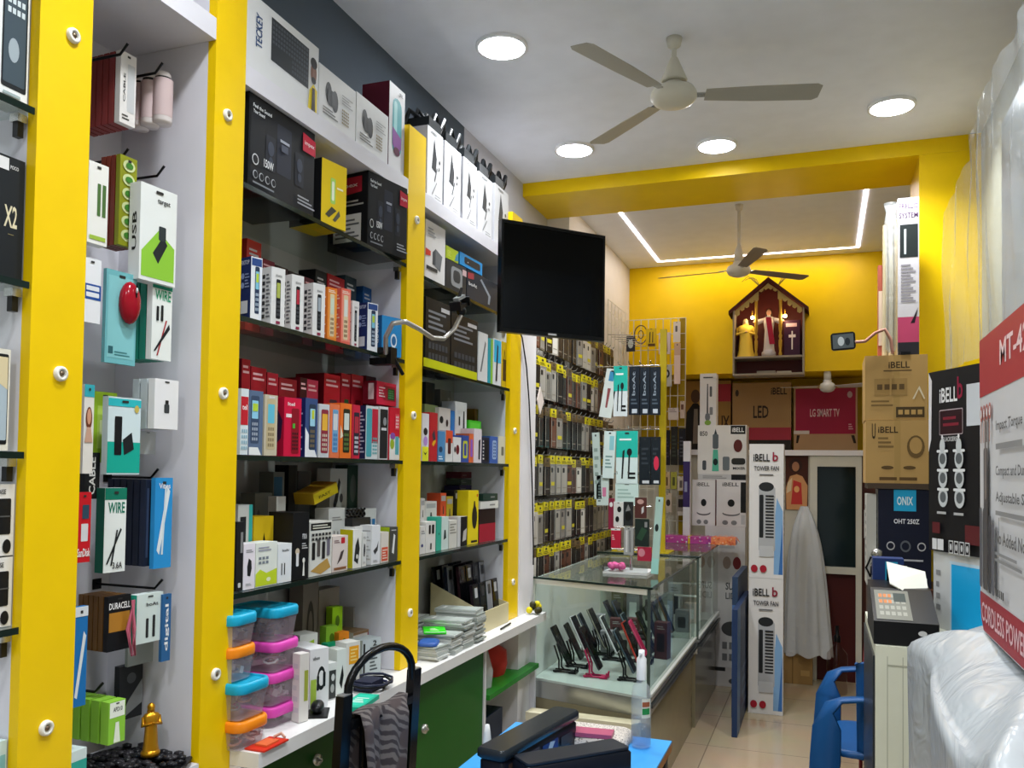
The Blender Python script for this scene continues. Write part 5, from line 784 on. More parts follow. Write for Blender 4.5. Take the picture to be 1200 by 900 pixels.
# ------------------------------------------------------------------ wire grid at the rear with small packets
YG = 6.42
g = empty('wire_grid', 'white wire grid rack in the rear corner hung with small packets', 'rack', (-1.44, YG, 1.02))
xg1 = Xat(YG, 2.0, 803); zg = Zat(-1.2, YG, 374)
m = MB()
for k in range(9): x = .0+(xg1+1.44)*k/8; m.tube([(x, 0, 0), (x, 0, zg-1.02)], .0035, mat('d8d4c4', .3), 5)
for k in range(15): z = (zg-1.02)*k/14; m.tube([(0, 0, z), (xg1+1.44, 0, z)], .003, mat('d8d4c4', .3), 5)
m.obj('front_grid', parent=g)
m = MB()
for k in range(6): y = -.6+.55*k/5; m.tube([(0, y, 1.3), (0, y, zg-1.02+.05)], .0035, mat('d8d4c4', .3), 5)
for k in range(6): z = 1.3+(zg-1.02-1.25)*k/5; m.tube([(0, -.6, z), (0, -.05, z)], .003, mat('d8d4c4', .3), 5)
for k in range(6): y = -.6+.55*k/5; m.tube([(0, y, 1.45), (.16, y, 1.44), (.17, y, 1.46)], .003, STEEL, 5)
m.obj('side_grid', parent=g)
MB().box(xg1+1.44-.045, xg1+1.44+.0, .006, .014, 0, zg-1.02, mat('a88c14', .4)).obj('yellow_edge', parent=g)
Y2 = YG-.06
for a, b2, yt, yb, col, dec, lab in [
    (734, 744, 394, 412, '30323a', [('e', .5, .5, .3, .3, 'b8c4c4')], 'dark packet with a round coil at the top left of the wire grid'),
    (757, 769, 385, 406, 'd8b820', [('p', [(.3, .2), (.4, .2), (.45, .8), (.35, .8)], '3a3020'), ('p', [(.6, .2), (.7, .2), (.7, .8), (.62, .8)], '3a3020'), ('r', .2, 0, .9, .15, '5c4020')], 'yellow packet with two slim earphones on the wire grid'),
    (772, 785, 390, 415, 'd8c8cc', [('e', .3, .6, .25, .2, 'c05060'), ('e', .3, .6, .14, .1, 'd8c8cc'), ('p', [(.6, .1), (.8, .1), (.75, .6), (.6, .5)], '5c4c50')], 'pinkish packet with a red ring on the wire grid'),
    (789, 797, 377, 401, 'dcd4cc', [('rr', .3, .5, .6, .8, .1, '5a5450')], 'slim white packet at the top right of the wire grid'),
    (790, 797, 402, 450, 'c8a890', [('r', 0, 0, 1, .7, 'e0c8bc')], 'long pale pink packet under the slim white one'),
    (776, 787, 428, 453, 'b4b4b0', [('e', .5, .6, .3, .2, '26282a'), ('e', .5, .6, .12, .1, 'c4c4c0')], 'grey packet with a black ring on the wire grid'),
    (783, 795, 478, 492, 'd0c4bc', [('ln', .1, .6, .8, .9, 2, '8a7c78')], 'pale square packet in the middle of the wire grid'),
    (797, 802, 470, 490, 'cbb8a8', [('r', .2, .5, .8, .8, '6c4c3c')], 'narrow beige packet at the right of the wire grid middle'),
    (777, 785, 504, 545, '1e1c22', [('ln', .2, .2, .8, .8, 6, '443c54')], 'black packet on the wire grid, left of three long ones'),
    (786, 794, 500, 545, '262420', [('ln', .2, .2, .8, .8, 6, '3c4438')], 'blackish green packet on the wire grid, middle of three long ones'),
    (795, 803, 502, 545, '1b1a20', [('ln', .2, .2, .8, .8, 6, '4c4c54')], 'black packet on the wire grid, right of three long ones'),
    (777, 785, 553, 573, 'c8ac84', [('rr', .3, .2, .7, .7, .1, '6a5030')], 'tan packet on the lower wire grid, left one'),
    (786, 793, 553, 573, 'a8a444', [('rr', .3, .2, .7, .7, .1, '5a5a30')], 'olive packet on the lower wire grid, middle one'),
    (794, 802, 558, 575, 'd0c4b0', [('rr', .3, .2, .7, .7, .1, '6a6058')], 'cream packet on the lower wire grid, right one'),
    (777, 787, 578, 600, 'c8b8a4', [('e', .6, .5, .25, .18, '3c3430')], 'tilted beige packet at the bottom left of the wire grid'),
    (793, 802, 580, 604, '8c8478', [('rr', .2, .4, .8, .8, .05, '2c2624'), ('r', .1, .0, .9, .2, 'c8c0b4')], 'brown and grey packet at the bottom right of the wire grid')]:
    hang('gadget_packet', lab, Y2, a, b2, yt, yb, col, dec)
m = MB(); m.tube([(.05*math.cos(2*PI*k/20), 0, .07*math.sin(2*PI*k/20)) for k in range(21)], .005, mat('6a5a3c', .4), 6); m.tube([(.02*math.cos(2*PI*k/16), 0, .03*math.sin(2*PI*k/16)) for k in range(17)], .004, mat('6a5a3c', .4), 6)
q = ony(751, 392, YG-.02); tag(m.obj('cable_ring', loc=q), 'round brown cable ring hanging on the wire grid', 'ring')
# ------------------------------------------------------------------ spinner of small accessories on the near counter
sx, sy = -.90, 4.17; sp = empty('accessory_spinner', 'small white counter spinner crowded with earphone packets', 'spinner', (sx, sy, 1.001))
MB().box(-.12, .1, -.1, .1, 0, .012, mat('d8d8d8', .3)).box(-.12, -.115, -.1, .1, .012, .05, CLEAR).box(-.12, .1, -.1, -.095, .012, .05, CLEAR).obj('base_tray', parent=sp)
MB().tube([(0, 0, .012), (0, 0, .35)], .008, STEEL, 8).obj('pole', parent=sp)
for k in range(3):
    m = MB()
    for j in range(6): a = j*PI/3; m.tube([(0, 0, .33-.12*k*.9), (.1*math.cos(a), .1*math.sin(a), .33-.12*k*.9)], .003, STEEL, 5)
    m.obj('hook_arms', parent=sp)
for a, b2, yt, yb, Yo, col, dec, lab in [
    (719, 730, 588, 617, -.12, 'dcdcda', [('e', .6, .7, .22, .12, '17181a'), ('e', .4, .3, .2, .12, '17181a')], 'white packet with two black discs on the counter spinner'),
    (716, 727, 619, 642, -.13, 'c02440', [('r', .0, .9, 1, 1, 'e8e8e8'), ('ln', .1, .4, .4, .7, 3, 'e8c8cc')], 'crimson packet on the counter spinner'),
    (713, 719, 584, 620, -.09, '8c2a44', [('e', .5, .8, .3, .08, 'e8e8e8')], 'narrow maroon packet at the left of the counter spinner'),
    (731, 741, 588, 616, -.11, '2a2c2e', [('e', .5, .4, .35, .2, '111'), ('p', [(.2, .6), (.5, .9), (.8, .65)], '8c8c8c')], 'black coil packet in the middle of the counter spinner'),
    (731, 742, 618, 650, -.12, 'a8a8a8', [('p', [(.2, .1), (.4, .1), (.4, .9), (.2, .9)], 'd8d8d8'), ('p', [(.6, .1), (.75, .1), (.7, .9), (.55, .9)], '7a7a7c')], 'grey packet with white cables on the counter spinner'),
    (744, 757, 583, 607, -.1, '5c3430', [('e', .5, .8, .3, .12, 'c8a098'), ('p', [(.6, .2), (.8, .3), (.8, .6), (.6, .5)], 'd8d8d8')], 'maroon brown packet at the top right of the counter spinner'),
    (744, 760, 608, 640, -.11, '24302c', [('p', [(.1, .3), (.5, .2), (.9, .6), (.5, .7)], '31503c'), ('r', .7, .7, .9, .9, '8c8c8c')], 'dark green packet at the right of the counter spinner'),
    (747, 763, 641, 657, -.115, 'b82c48', [('e', .3, .6, .25, .3, 'd88c9c')], 'crimson lumpy packet low on the counter spinner')]:
    hang('earphone_packet', lab, sy+Yo, a, b2, yt, yb, col, dec, d=.02)
hang('mint_packet', 'tall mint packet leaning at the right of the counter spinner', sy-.12, 763, 771, 582, 672, 'b8d8d0', [('e', .4, .6, .25, .05, '26302e'), ('r', .0, .0, 1, .2, 'a8e0d8')], tilt=.06)
q = onz(728, 668, 1.0); m = MB()
for k in range(9): a = k*.7; m.ball((.03*math.cos(a), .025*math.sin(a), .02+.006*(k % 2)), .017, mat('e0609c', .5), 10, (1, 1, .9))
tag(m.obj('hair_tie', loc=(sx-.06, sy-.06, 1.014)), 'pink ruffled hair tie in the tray of the counter spinner', 'hair tie')
# gift parcel
Yg = 5.93; xa = Xat(Yg, 1.03, 779); t = empty('gift_parcel', 'flat gift wrapped parcel in pink and orange floral paper', 'parcel', (xa, Yg, 1.011))
wv = mat('c04c9c', .3); m = MB(); W2 = .48; m.box(0, W2, 0, .12, .001, .05, wv); its = []; R = random.Random(3)
for k in range(60): u = R.random(); its.append(('e', .02+u*.96, .05+R.random()*.9, .012, .1, R.choice(['8c3c98', 'e8a0c8', 'd8d0d8', 'c83c7c'] if u < .66 else ['f07c3c', 'f8a868', 'e86a4c', 'f0c8a0'])))
m.decal((0, 0, .001), (W2, 0, 0), (0, 0, .049), [('r', .66, 0, 1, 1, 'ef8c5c')]+its); m.decal((0, 0, .05), (W2, 0, 0), (0, .12, 0), [('r', .66, 0, 1, 1, 'ef8c5c')]+its); m.obj('wrapped_box', parent=t)
MB().box(.16, .175, -.002, .122, 0, .053, mat('e0c020', .3)).obj('yellow_ribbon', parent=t)
m = MB(); m.add([(W2, 0, .045), (W2+.035, -.005, .02), (W2+.03, .06, .012), (W2, .12, .045)], [(0, 1, 2, 3)], 'e89070'); m.obj('paper_fold', parent=t)
# ------------------------------------------------------------------ phones on stands in the near counter
ZD = .521
def stand_phone(px, py, hh, col, edge, sc, lab, lean=27, tw=0, w=.075):
    h = hh*1.28; w *= 1.12; q = onz(px, py, ZD); t = empty('display_phone', lab, 'phone', (q.x, q.y, ZD), math.radians(90+tw))
    m = MB(); m.M = Matrix.Translation((0, 0, .035)) @ Matrix.Rotation(-math.radians(lean), 4, 'X')
    m.loft([[(x, y, 0) for x, y, _ in rr(w, .0085, .004, 0, 3)], [(x, y, h) for x, y, _ in rr(w, .0085, .004, 0, 3)]], mat(edge, .25, .0)); m.obj('body', parent=t)
    m = MB(); m.M = Matrix.Translation((0, 0, .035)) @ Matrix.Rotation(-math.radians(lean), 4, 'X'); m.box(-w/2+.003, w/2-.003, -.0056, -.0045, .004, h-.004, mat(sc, .12)); m.obj('screen', parent=t)
    m = MB(); m.M = Matrix.Translation((0, 0, .035)) @ Matrix.Rotation(-math.radians(lean), 4, 'X'); m.box(-w/2+.003, w/2-.003, .0045, .0056, .004, h-.004, mat(col, .3)); m.decal((w/2-.003, .0057, .004), (-(w-.006), 0, 0), (0, 0, h-.008), [('rr', .6, .72, .9, .95, .08, '2a2a2c'), ('e', .75, .89, .08, .04, '55585c'), ('e', .75, .8, .08, .04, '55585c')]); m.obj('back_cover', parent=t)
    return t
def holder(px, py, col, lab):
    q = onz(px, py, ZD); m = MB(); K2 = mat(col, .3)
    for s in (-.022, .022): m.tube([(s, -.03, .006), (s, .035, .006), (s, .05, .02), (s, .005+.045, .06), (s, .075, .13)], .0045, K2, 7); m.tube([(s, .035, .006), (s, .08, .006)], .0045, K2, 7); m.tube([(s, -.03, .006), (s, -.034, .028)], .0045, K2, 7)
    m.box(-.03, .03, -.036, .0, .001, .0075, K2).box(-.03, .03, .06, .075, .001, .0075, K2)
    tag(m.obj('phone_stand', loc=(q.x, q.y, ZD), rot=PI/2), lab, 'phone stand')
PH = [(668, 786, .155, '17181a', '1a1b1d', '0a0a0c', 'thick black phone leaning at the far left of the near counter', '101012'), (682, 780, .15, '202124', '2a2b2e', '0c0c10', 'black phone second from the left in the near counter', '101012'), (690, 774, .165, 'c8c8cc', 'd8d8da', '10121c', 'white edged phone third from the left in the near counter', '101012'),
      (704, 792, .17, '2c2d30', '34363a', '0c0c10', 'large dark grey phone with a pink stand in front, near counter', 'c02a5c'), (698, 768, .16, '3c4046', '5a6068', '14161c', 'slim dark phone behind the large grey one, near counter', '101012'), (711, 766, .175, '30343a', '8c8a7c', '14161c', 'tall phone with a gold edge in the middle of the near counter', '101012'),
      (724, 772, .16, 'e2e2e4', 'e4e4e6', '2a2c30', 'white phone with a pale frame in the near counter', '101012'), (728, 752, .17, '22262c', '3a4048', '14161c', 'dark phone at the back of the near counter, left one', '101012'), (737, 750, .165, '2c3440', '4a5866', '14161c', 'blue grey phone at the back of the near counter, right one', '101012'),
      (744, 796, .17, '22282e', '50606c', '14161c', 'dark blue grey phone at the right front of the near counter', '151517'), (748, 768, .16, '4c5a64', '6c7a84', '1c2a30', 'bluish phone behind the right front one, near counter', '101012'), (757, 775, .15, 'd8406c', 'e0507c', 'c83060', 'pink phone case standing beside the front glass edge', '101012')]
for i, (px, py, h, c, e, s, lab, hc) in enumerate(PH):
    stand_phone(px, py, h, c, e, s, lab, 27, [0, 5, -4, 3, 6, -3, 4, 0, -5, 3, 0, 5][i])
    if i in (0, 1, 3, 5, 6, 9, 11): holder(px, py+2, hc, ('pink' if hc[0] == 'c' else 'black')+' wire phone stand under the '+lab.split(' in the')[0].split(', ')[0].replace(' near counter', ''))
for i, (px, py, c, lab) in enumerate([(772, 772, '3a3c2c', 'olive dark phone behind the right glass, first'), (781, 764, '2c2e26', 'blackish phone behind the right glass, second'), (790, 756, '4a4028', 'brown olive phone behind the right glass, third'), (797, 748, '6a5424', 'bronze phone behind the right glass, last'), (775, 790, 'd8483c', 'salmon red phone case standing behind the right glass, nearest')]):
    q = onz(px, py, ZD); t = stand_phone(px, py, .175, c, c, '14161a', lab, 24, 0); t.location.x = min(t.location.x, -.84)
R = random.Random(21)
for i in range(9):
    x = -1.2+.1*(i % 5); y = 4.5+.22*(i//5); m = MB(); hh = R.uniform(.05, .2); c = R.choice(['3a3c40', '8c8c90', 'd8d8d8', '5a3a3c', 'a8a89c'])
    m.box(-.035, .035, -.03, .03, 0, hh, mat(c, .4)); m.decal((-.035, -.03, 0), (.07, 0, 0), (0, 0, hh), [('rr', .2, .2, .8, .7, .08, 'c4c4c4' if i % 2 else '222'), ('ln', .2, .8, .8, .92, 2, '999')])
    tag(m.obj('gadget_box', loc=(x, y, ZD), rot=R.uniform(-.2, .2)), ['dark', 'grey', 'white'][i % 3]+' small box in the rear half of the near display counter' if 0 else 'small boxed gadget in the rear half of the near display counter', 'box', 'boxes in the rear of the near counter')
for i in range(10):
    x = -1.22+.1*(i % 5); y = 5.3+.35*(i//5); m = MB(); hh = R.uniform(.1, .28); c = R.choice(['8c8c90', 'd8d8d8', '5a5a3c', 'a8a89c', 'c8b8b0'])
    m.box(-.04, .04, -.03, .03, 0, hh, mat(c, .4)); m.decal((-.04, -.03, 0), (.08, 0, 0), (0, 0, hh), [('rr', .2, .2, .8, .7, .08, 'e4e4e4' if i % 2 else '333'), ('ln', .2, .8, .8, .92, 2, '999')])
    tag(m.obj('gadget_box', loc=(x, y, ZD), rot=R.uniform(-.2, .2)), 'small boxed gadget inside the far display counter', 'box', 'boxes inside the far counter')
# ------------------------------------------------------------------ ceiling fans
def fan(name, label, x, y, zc, zm, L, angs, body, blade, hub=.085, cone=True, tilt=0):
    t = empty(name, label, 'ceiling fan', (x, y, zc)); D = zc-zm; B = mat(body, .3)
    m = MB(); m.lathe([(.001, 0), (.03*hub/.085, 0), (.024*hub/.085, -.03), (.009, -.04)], (0, 0, 0), B, 20); m.obj('ceiling_cup', parent=t)
    MB().lathe([(.009, -.03), (.009, -D+.03)], (0, 0, 0), B, 12).obj('down_rod', parent=t)
    if cone: MB().lathe([(.014, -D*.35), (.05, -D+.055), (.045, -D+.05)], (0, 0, 0), B, 24).obj('motor_cover', parent=t)
    else: MB().lathe([(.011, -D+.15), (.026, -D+.1), (.026, -D+.055), (.01, -D+.05)], (0, 0, 0), B, 20).obj('motor_cover', parent=t)
    m = MB(); m.lathe([(.03, -D+.05), (.042*hub/.085, -D+.035), (hub*.9, -D+.02), (hub, -D+.005), (hub, -D-.012), (hub*.85, -D-.028), (hub*.5, -D-.04), (.001, -D-.044)], (0, 0, 0), B, 32); m.obj('motor', parent=t)
    for a in angs:
        m = MB(); m.M = Matrix.Translation((0, 0, -D)) @ Matrix.Rotation(math.radians(a), 4, 'Z') @ Matrix.Rotation(math.radians(-10), 4, 'X')
        k = hub/.085; w = .05*k
        m.box(hub*.9, hub+.06*k, -.012*k, .012*k, -.002, .003, STEEL)
        o = [(hub+.03*k, -w*.75), (L*.55, -w), (L-.02, -w*1.15), (L, -w*.9), (L, w*.5), (L-.02, w*.8), (L*.55, w*.8), (hub+.03*k, w*.6)]
        m.prism(o, -.0035, -.0015, mat(blade, .3)); m.obj('blade', parent=t)
    return t
fan('ceiling_fan', 'big cream ceiling fan over the aisle in the front room', -.529, 3.118, ZC, 2.905, .53, (16, 138, 245), 'd6d2c0', 'a9a79c')
fan('ceiling_fan', 'ceiling fan with brown grey blades in the rear room', -.486, 5.207, ZC, 2.725, .5, (172, 290, 42), 'd2c9b8', '8c8073', .07, False)
fan('ceiling_fan', 'small white fan hanging over the red television carton', .02, 6.64, 2.261, 2.15, .33, (186, 352, 330), 'e4e2dc', 'dad8d0', .055, False)
# ------------------------------------------------------------------ shrine
YS = 6.40; sh = empty('wall_shrine', 'small house shaped wooden shrine with lamps on the yellow wall', 'shrine', (-.387, YS, 2.235))
hw = .25; BR = mat('4a1c18', .4); FRM = mat('9c9080', .5); zE = .495; zA2 = .70
body = MB(); body.box(-hw, -hw+.012, 0, .19, 0, zE, FRM).box(hw-.012, hw, 0, .19, 0, zE, FRM).box(-hw, hw, 0, .19, -.014, 0, FRM).box(-hw+.012, hw-.012, 0, .19, .112, .126, FRM); body.obj('frame', parent=sh)
MB().prism([(-hw+.012, .0), (hw-.012, .0), (hw-.012, zE), (0, zA2-.015), (-hw+.012, zE)], .185, .195, mat('5a2420', .5), 'y').obj('back_panel', parent=sh)
for s in (-1, 1):
    m = MB(); m.prism([(0, zA2), (s*(hw+.03), zE-.03), (s*(hw+.03), zE-.055), (0, zA2-.03)], -.02, .2, BR, 'y'); m.obj('roof_slab', parent=sh)
gold = mat('b8902c', .35); c = MB()
for s in (-1, 1): c2 = MB().lathe([(.010, .127), (.013, .14), (.008, .16), (.012, .2), (.012, .24), (.007, .25), (.013, .27), (.007, .29), (.012, .32), (.012, .42), (.009, .45), (.012, .56)], (s*.085, .02, 0), gold, 12).obj('column', parent=sh)
va = MB()
for k in range(14):
    u0 = -.235+.47*k/14; u1 = u0+.47/14; mid = (u0+u1)/2
    top = lambda u: zE-.03+(1-abs(u)/hw)*(zA2-zE)
    arch = max(top(mid)-.035-.018*abs(math.cos(mid*45)), 0) if abs(mid) > .085 else zE+.03+.1*math.sqrt(max(0, 1-(mid/.085)**2)) if abs(mid) < .085 else zE-.11+.035*math.cos((abs(mid)-.16)*20)
    va.prism([(u0, top(u0)-.01), (u1, top(u1)-.01), (u1, arch), (mid, arch-.012), (u0, arch)], .0, .006, mat('b09a5c', .5), 'y')
va.obj('scalloped_valance', parent=sh)
MB().box(-.01, .01, .08, .1, zA2+.005, zA2+.085, mat('e0b820', .3)).box(-.03, .03, .08, .1, zA2+.04, zA2+.06, mat('e0b820', .3)).obj('roof_cross', parent=sh)
for s in (-1, 1):
    m = MB(); 
    for k in range(4): m.tube([(s*.06, .09, zA2-.05), (s*(.09+.02*k), .09, zA2+.01+.01*k), (s*(.12+.025*k), .09, zA2+.03-.01*k)], .003, mat('8c7a20', .5), 5)
    m.obj('roof_sprig', parent=sh)
for s, lab in ((-1, 'left'), (1, 'right')):
    b2 = MB().ball((0, 0, 0), .013, emit('ffd890', 30), 12).obj('small_bulb', loc=(-.387+s*.115, YS+.05, 2.235+.42)); tag(b2, lab+' small warm bulb glowing inside the shrine', 'bulb')
    l = bpy.data.lights.new('bulb_glow', 'POINT'); l.energy = .7; l.color = (1, .72, .4); l.shadow_soft_size = .02; lo = bpy.data.objects.new('bulb_glow', l); COL.objects.link(lo); lo.parent = b2; lo.location = (0, -.035, -.01)
    MB().tube([(0, .0, .012), (0, .01, .05)], .004, gold, 6).obj('bulb_stem', parent=b2)
z0 = 2.235+.1265
m = MB(); figure(m, .29, mat('e8c84c', .5), mat('e0b890', .5), mat('e8d890', .5), mat('e8c84c', .5), .3); m.loft([[(.06*math.cos(2*PI*k/16), .045*math.sin(2*PI*k/16), z) for k in range(16)] for z in (0, .02)], mat('8a6a2c', .5)); tag(m.obj('statue', loc=(-.387-.165, YS+.08, z0+.001), rot=.2), 'seated looking statue in yellow robes at the left of the shrine', 'statue')
m = MB(); figure(m, .36, mat('ddd6d2', .5), mat('dca888', .5), mat('4a2c20', .5), None, .17, arms='open'); 
m.loft([[(x, y, z) for x, y in ((-.02, -.035), (.012, -.038), (.016, -.03), (-.018, -.028))] if False else [(x*1.0, y, z) for x, y in ((-.03+.05*(1-z/.36), -.045), (.008+.05*(1-z/.36), -.045), (.008+.05*(1-z/.36), -.035), (-.03+.05*(1-z/.36), -.035))] for z in (.09, .16, .22, .29)], mat('b0203c', .5), False)
m.lathe([(.001, 0), (.05, 0), (.05, .035), (.035, .05)], (0, 0, -.0), mat('c8c4c8', .5), 16); tag(m.obj('statue', loc=(-.387, YS+.09, z0+.001)), 'standing statue in white with a red shawl and open arms in the shrine', 'statue')
m = MB(); m.box(-.055, .055, 0, .035, 0, .26, mat('3c1a34', .4)); m.decal((-.055, 0, 0), (.11, 0, 0), (0, 0, .26), [('r', .46, .18, .54, .7, 'e0d8d8'), ('r', .28, .52, .72, .6, 'e0d8d8'), ('r', .1, .82, .8, .92, 'c8a8b0')]); tag(m.obj('holy_book', loc=(-.387+.165, YS+.06, z0+.001), rot=-.06), 'dark violet book with a white cross in the shrine', 'book')
m = MB(); m.box(-.08, .05, 0, .1, 0, .02, mat('8c8478')); m.box(.06, .16, 0, .1, 0, .015, mat('b0a898')); tag(m.obj('papers', loc=(-.387, YS+.03, 2.2355)), 'folded papers in the lower compartment of the shrine', 'papers')
# ------------------------------------------------------------------ cartons on the loft ledge
ZL = 1.6805
YB('television_carton', 'dark television carton with a man in a black suit at the left of the ledge', 6.93, ZL, 801, 856, 447, 'a88040', {'F': [('e', .25, .78, .1, .1, '5c4434'), ('p', [(.02, 0), (.48, 0), (.45, .55), (.3, .68), (.2, .68), (.06, .55)], '23201e'), ('p', [(.2, .1), (.32, .1), (.3, .6), (.22, .6)], '8a8078'), ('r', .6, .7, 1, .95, 'b03040'), ('t', .72, .3, .98, .5, 'UX', '3c2c1c')]}, d=.14)
YB('television_carton', 'brown television carton lettered LED in the middle of the ledge', 6.9, ZL, 858, 927, 449, 'b08c5c', {'F': [('r', 0, 0, 1, .16, '2e2a22'), ('r', 0, .16, 1, .34, 'b03848'), ('t', .36, .48, .62, .66, 'LED', '33261c'), ('t', .66, .82, .93, .92, 'iBELL', '2c241c'), ('e', .08, .85, .03, .05, '4c3c2c'), ('ln', .3, .05, .9, .1, 1, '9c9c8c')]}, d=.16)
YB('television_carton', 'crimson and brown carton lettered LG SMART TV on the ledge', 6.9, ZL, 930, 1005, 452, 'b8946c', {'F': [('r', .03, .26, .97, .95, 'a41c40'), ('t', .26, .52, .72, .64, 'LG SMART TV', 'e8c8cc'), ('r', .0, .26, .25, .31, 'd8d0c8'), ('p', [(.05, .24), (.1, .24), (.07, .12), (.04, .12)], '2a2018'), ('p', [(.9, .24), (.95, .24), (.98, .12), (.94, .12)], '2a2018'), ('e', .88, .85, .04, .05, 'c8a8ac'), ('ln', .86, .32, .93, .42, 3, 'd8a8b0')]}, d=.16)
# ------------------------------------------------------------------ stack of kitchen appliance cartons
Ym = 6.16
def st(name, lab, z0, xl, xr, yt, base, dec, Y=Ym, d=.2):
    o = YB(name, lab, Y, z0, xl, xr, yt, base, dec, d); return z0+o.dimensions.z+.0008
z = .001
mix = lambda: [('t', .04, .78, .2, .88, '850', '1c1c1c'), ('r', .68, .82, .98, .99, '1a1a1a'), ('t', .71, .86, .95, .95, 'iBELL', 'e8e8e8'), ('p', [(.3, .06), (.44, .06), (.42, .5), (.32, .5)], '58b89c'), ('e', .37, .25, .05, .07, '1c2c2c'), ('rr', .31, .52, .43, .82, .03, '5c6468'), ('p', [(.34, .82), (.4, .82), (.37, .93)], '34383c'), ('rr', .1, .08, .18, .28, .03, '4c5054'), ('rr', .52, .08, .66, .36, .03, '6c7478'), ('e', .83, .58, .09, .13, '5c2420'), ('rr', .7, .2, .98, .33, .05, '30302c'), ('t', .73, .1, .98, .15, 'MIXER', '222')]
cof = lambda: [('r', 0, 0, 1, 1, 'd8d4d2'), ('t', .2, .86, .75, .94, 'iBELL', '3c3c3c'), ('e', .5, .5, .12, .08, '1c1c1e'), ('e', .5, .28, .3, .06, '5c5c5e'), ('e', .5, .31, .3, .06, 'd8d4d2'), ('e', .3, .08, .1, .05, '7c7c7c'), ('e', .6, .08, .1, .05, '7c7c7c')]
z = st('appliance_carton', 'lowest carton of the white appliance stack on the floor', z, 845, 874, 790, 'c9c4c0', {'F': [('e', .4, .3, .2, .15, '555')]}) if 0 else st('appliance_carton', 'lowest carton of the white appliance stack on the floor', z, 826, 874, 780, 'c9c4c0', {'F': [('e', .7, .3, .12, .15, '555555'), ('r', 0, .8, .5, 1, '2a2a2a')]})
z = st('appliance_carton', 'white carton lettered SUPER in the appliance stack', z, 826, 874, 672.5, 'd2cecb', {'F': [('t', .5, .84, .95, .92, 'SUPER', '333333'), ('t', .5, .74, .9, .81, 'LIDIZ', '555555'), ('e', .65, .42, .25, .08, '4c4c4c'), ('g', .4, .05, .9, .3, 3, 2, '777777')]})
z = st('appliance_carton', 'white carton with round pot picture above the lettered SUPER one', z, 826, 873, 616, 'cfccca', {'F': [('e', .55, .7, .2, .06, '666'), ('e', .55, .25, .1, .13, '9a8c80'), ('e', .8, .25, .1, .13, '7c2c30'), ('p', [(.35, .55), (.75, .55), (.7, .75), (.4, .75)], 'b8b8b8')]})
xsp = 838
b2 = YB('appliance_carton', 'left white coffee maker carton above the gift parcel', Ym, z, 811, 838, 562, 'a02040', {'F': cof(), 'L': [('r', 0, 0, 1, 1, 'c03050')]}, .16); YB('appliance_carton', 'right white coffee maker carton above the gift parcel', Ym, z, 839.5, 874, 562, 'd0ccca', {'F': cof()+[('r', .82, .3, 1, .95, '1c1c1c'), ('r', .84, .05, .98, .25, 'b8b8b8')]}, .16)
z2 = z+b2.dimensions.z+.001
z = st('appliance_carton', 'narrow white carton strip on top of the coffee maker cartons', z2, 818, 874, 555.5, 'c4c4c4', {'F': [('r', .7, 0, 1, 1, '1c1c1c'), ('ln', .1, .2, .6, .8, 2, '888')]})
z = st('mixer_carton', 'white carton picturing a mint green mixer grinder', z, 817.5, 874.5, 498.5, 'dcd9d4', {'F': mix()})
o = YB('blender_carton', 'upright white carton picturing a hand blender on the mixer carton', Ym+.01, z, 820, 839, 438, 'd8d4d2', {'F': [('p', [(.42, .15), (.52, .15), (.5, .8), (.44, .8)], '2a2a2c'), ('e', .48, .16, .16, .08, '6a6c70'), ('rr', .6, .55, .75, .75, .05, '5a5c60'), ('rr', .6, .2, .8, .35, .05, '7a7c80'), ('ln', .2, .9, .8, .95, 1, '555'), ('e', .5, .05, .2, .05, '7ca040')], 'L': [('r', 0, 0, 1, 1, 'd03858')]}, .12)
YB('purple_carton', 'slim violet and white carton left of the mixer carton', 5.98, 1.0125, 800, 808, 517, 'd8d4d8', {'F': [('r', 0, .35, 1, .8, '3a2c5c'), ('r', .2, .5, .6, .6, '8c8ca8')]}, .05)
# tower fan cartons
tf = [('r', .0, .0, 1, 1, 'd6d4d2'), ('p', [(.72, .03), (.98, .03), (.98, .5), (.8, .6), (.74, .4)], '7ca4cc'), ('p', [(.86, .03), (.98, .03), (.98, .45)], '3c6ca8'), ('rr', .28, .2, .76, .68, .06, 'a9abae'), ('e', .5, .68, .22, .035, '26282a'), ('rr', .3, .3, .42, .62, .03, '222426')]+[('r', .48, .3+.0235*k, .72, .312+.0235*k, '222426') for k in range(14)]+[('rr', .3, .16, .72, .24, .03, 'b8babc'), ('t', .12, .87, .6, .925, 'iBELL', '1c1c1e'), ('t', .68, .87, .84, .94, 'b', '8c1c34'), ('t', .14, .8, .86, .835, 'TOWER FAN', '444448'), ('ln', .3, .76, .7, .78, 1, '666'), ('e', .16, .07, .1, .028, 'a02030'), ('e', .42, .07, .1, .028, 'a02030')]
for k, lab in enumerate(('lower tower fan carton standing on the floor', 'upper tower fan carton stacked on the other')):
    carton('tower_fan_carton', lab, 'box', (-.446, 5.553, .001+.845*k), 1.0, .208, .2, .843, 'cfccc9', {'F': tf, 'R': [('r', 0, 0, 1, 1, 'c4c2c0'), ('ln', .1, .3, .9, .8, 12, '8c8c90')]})
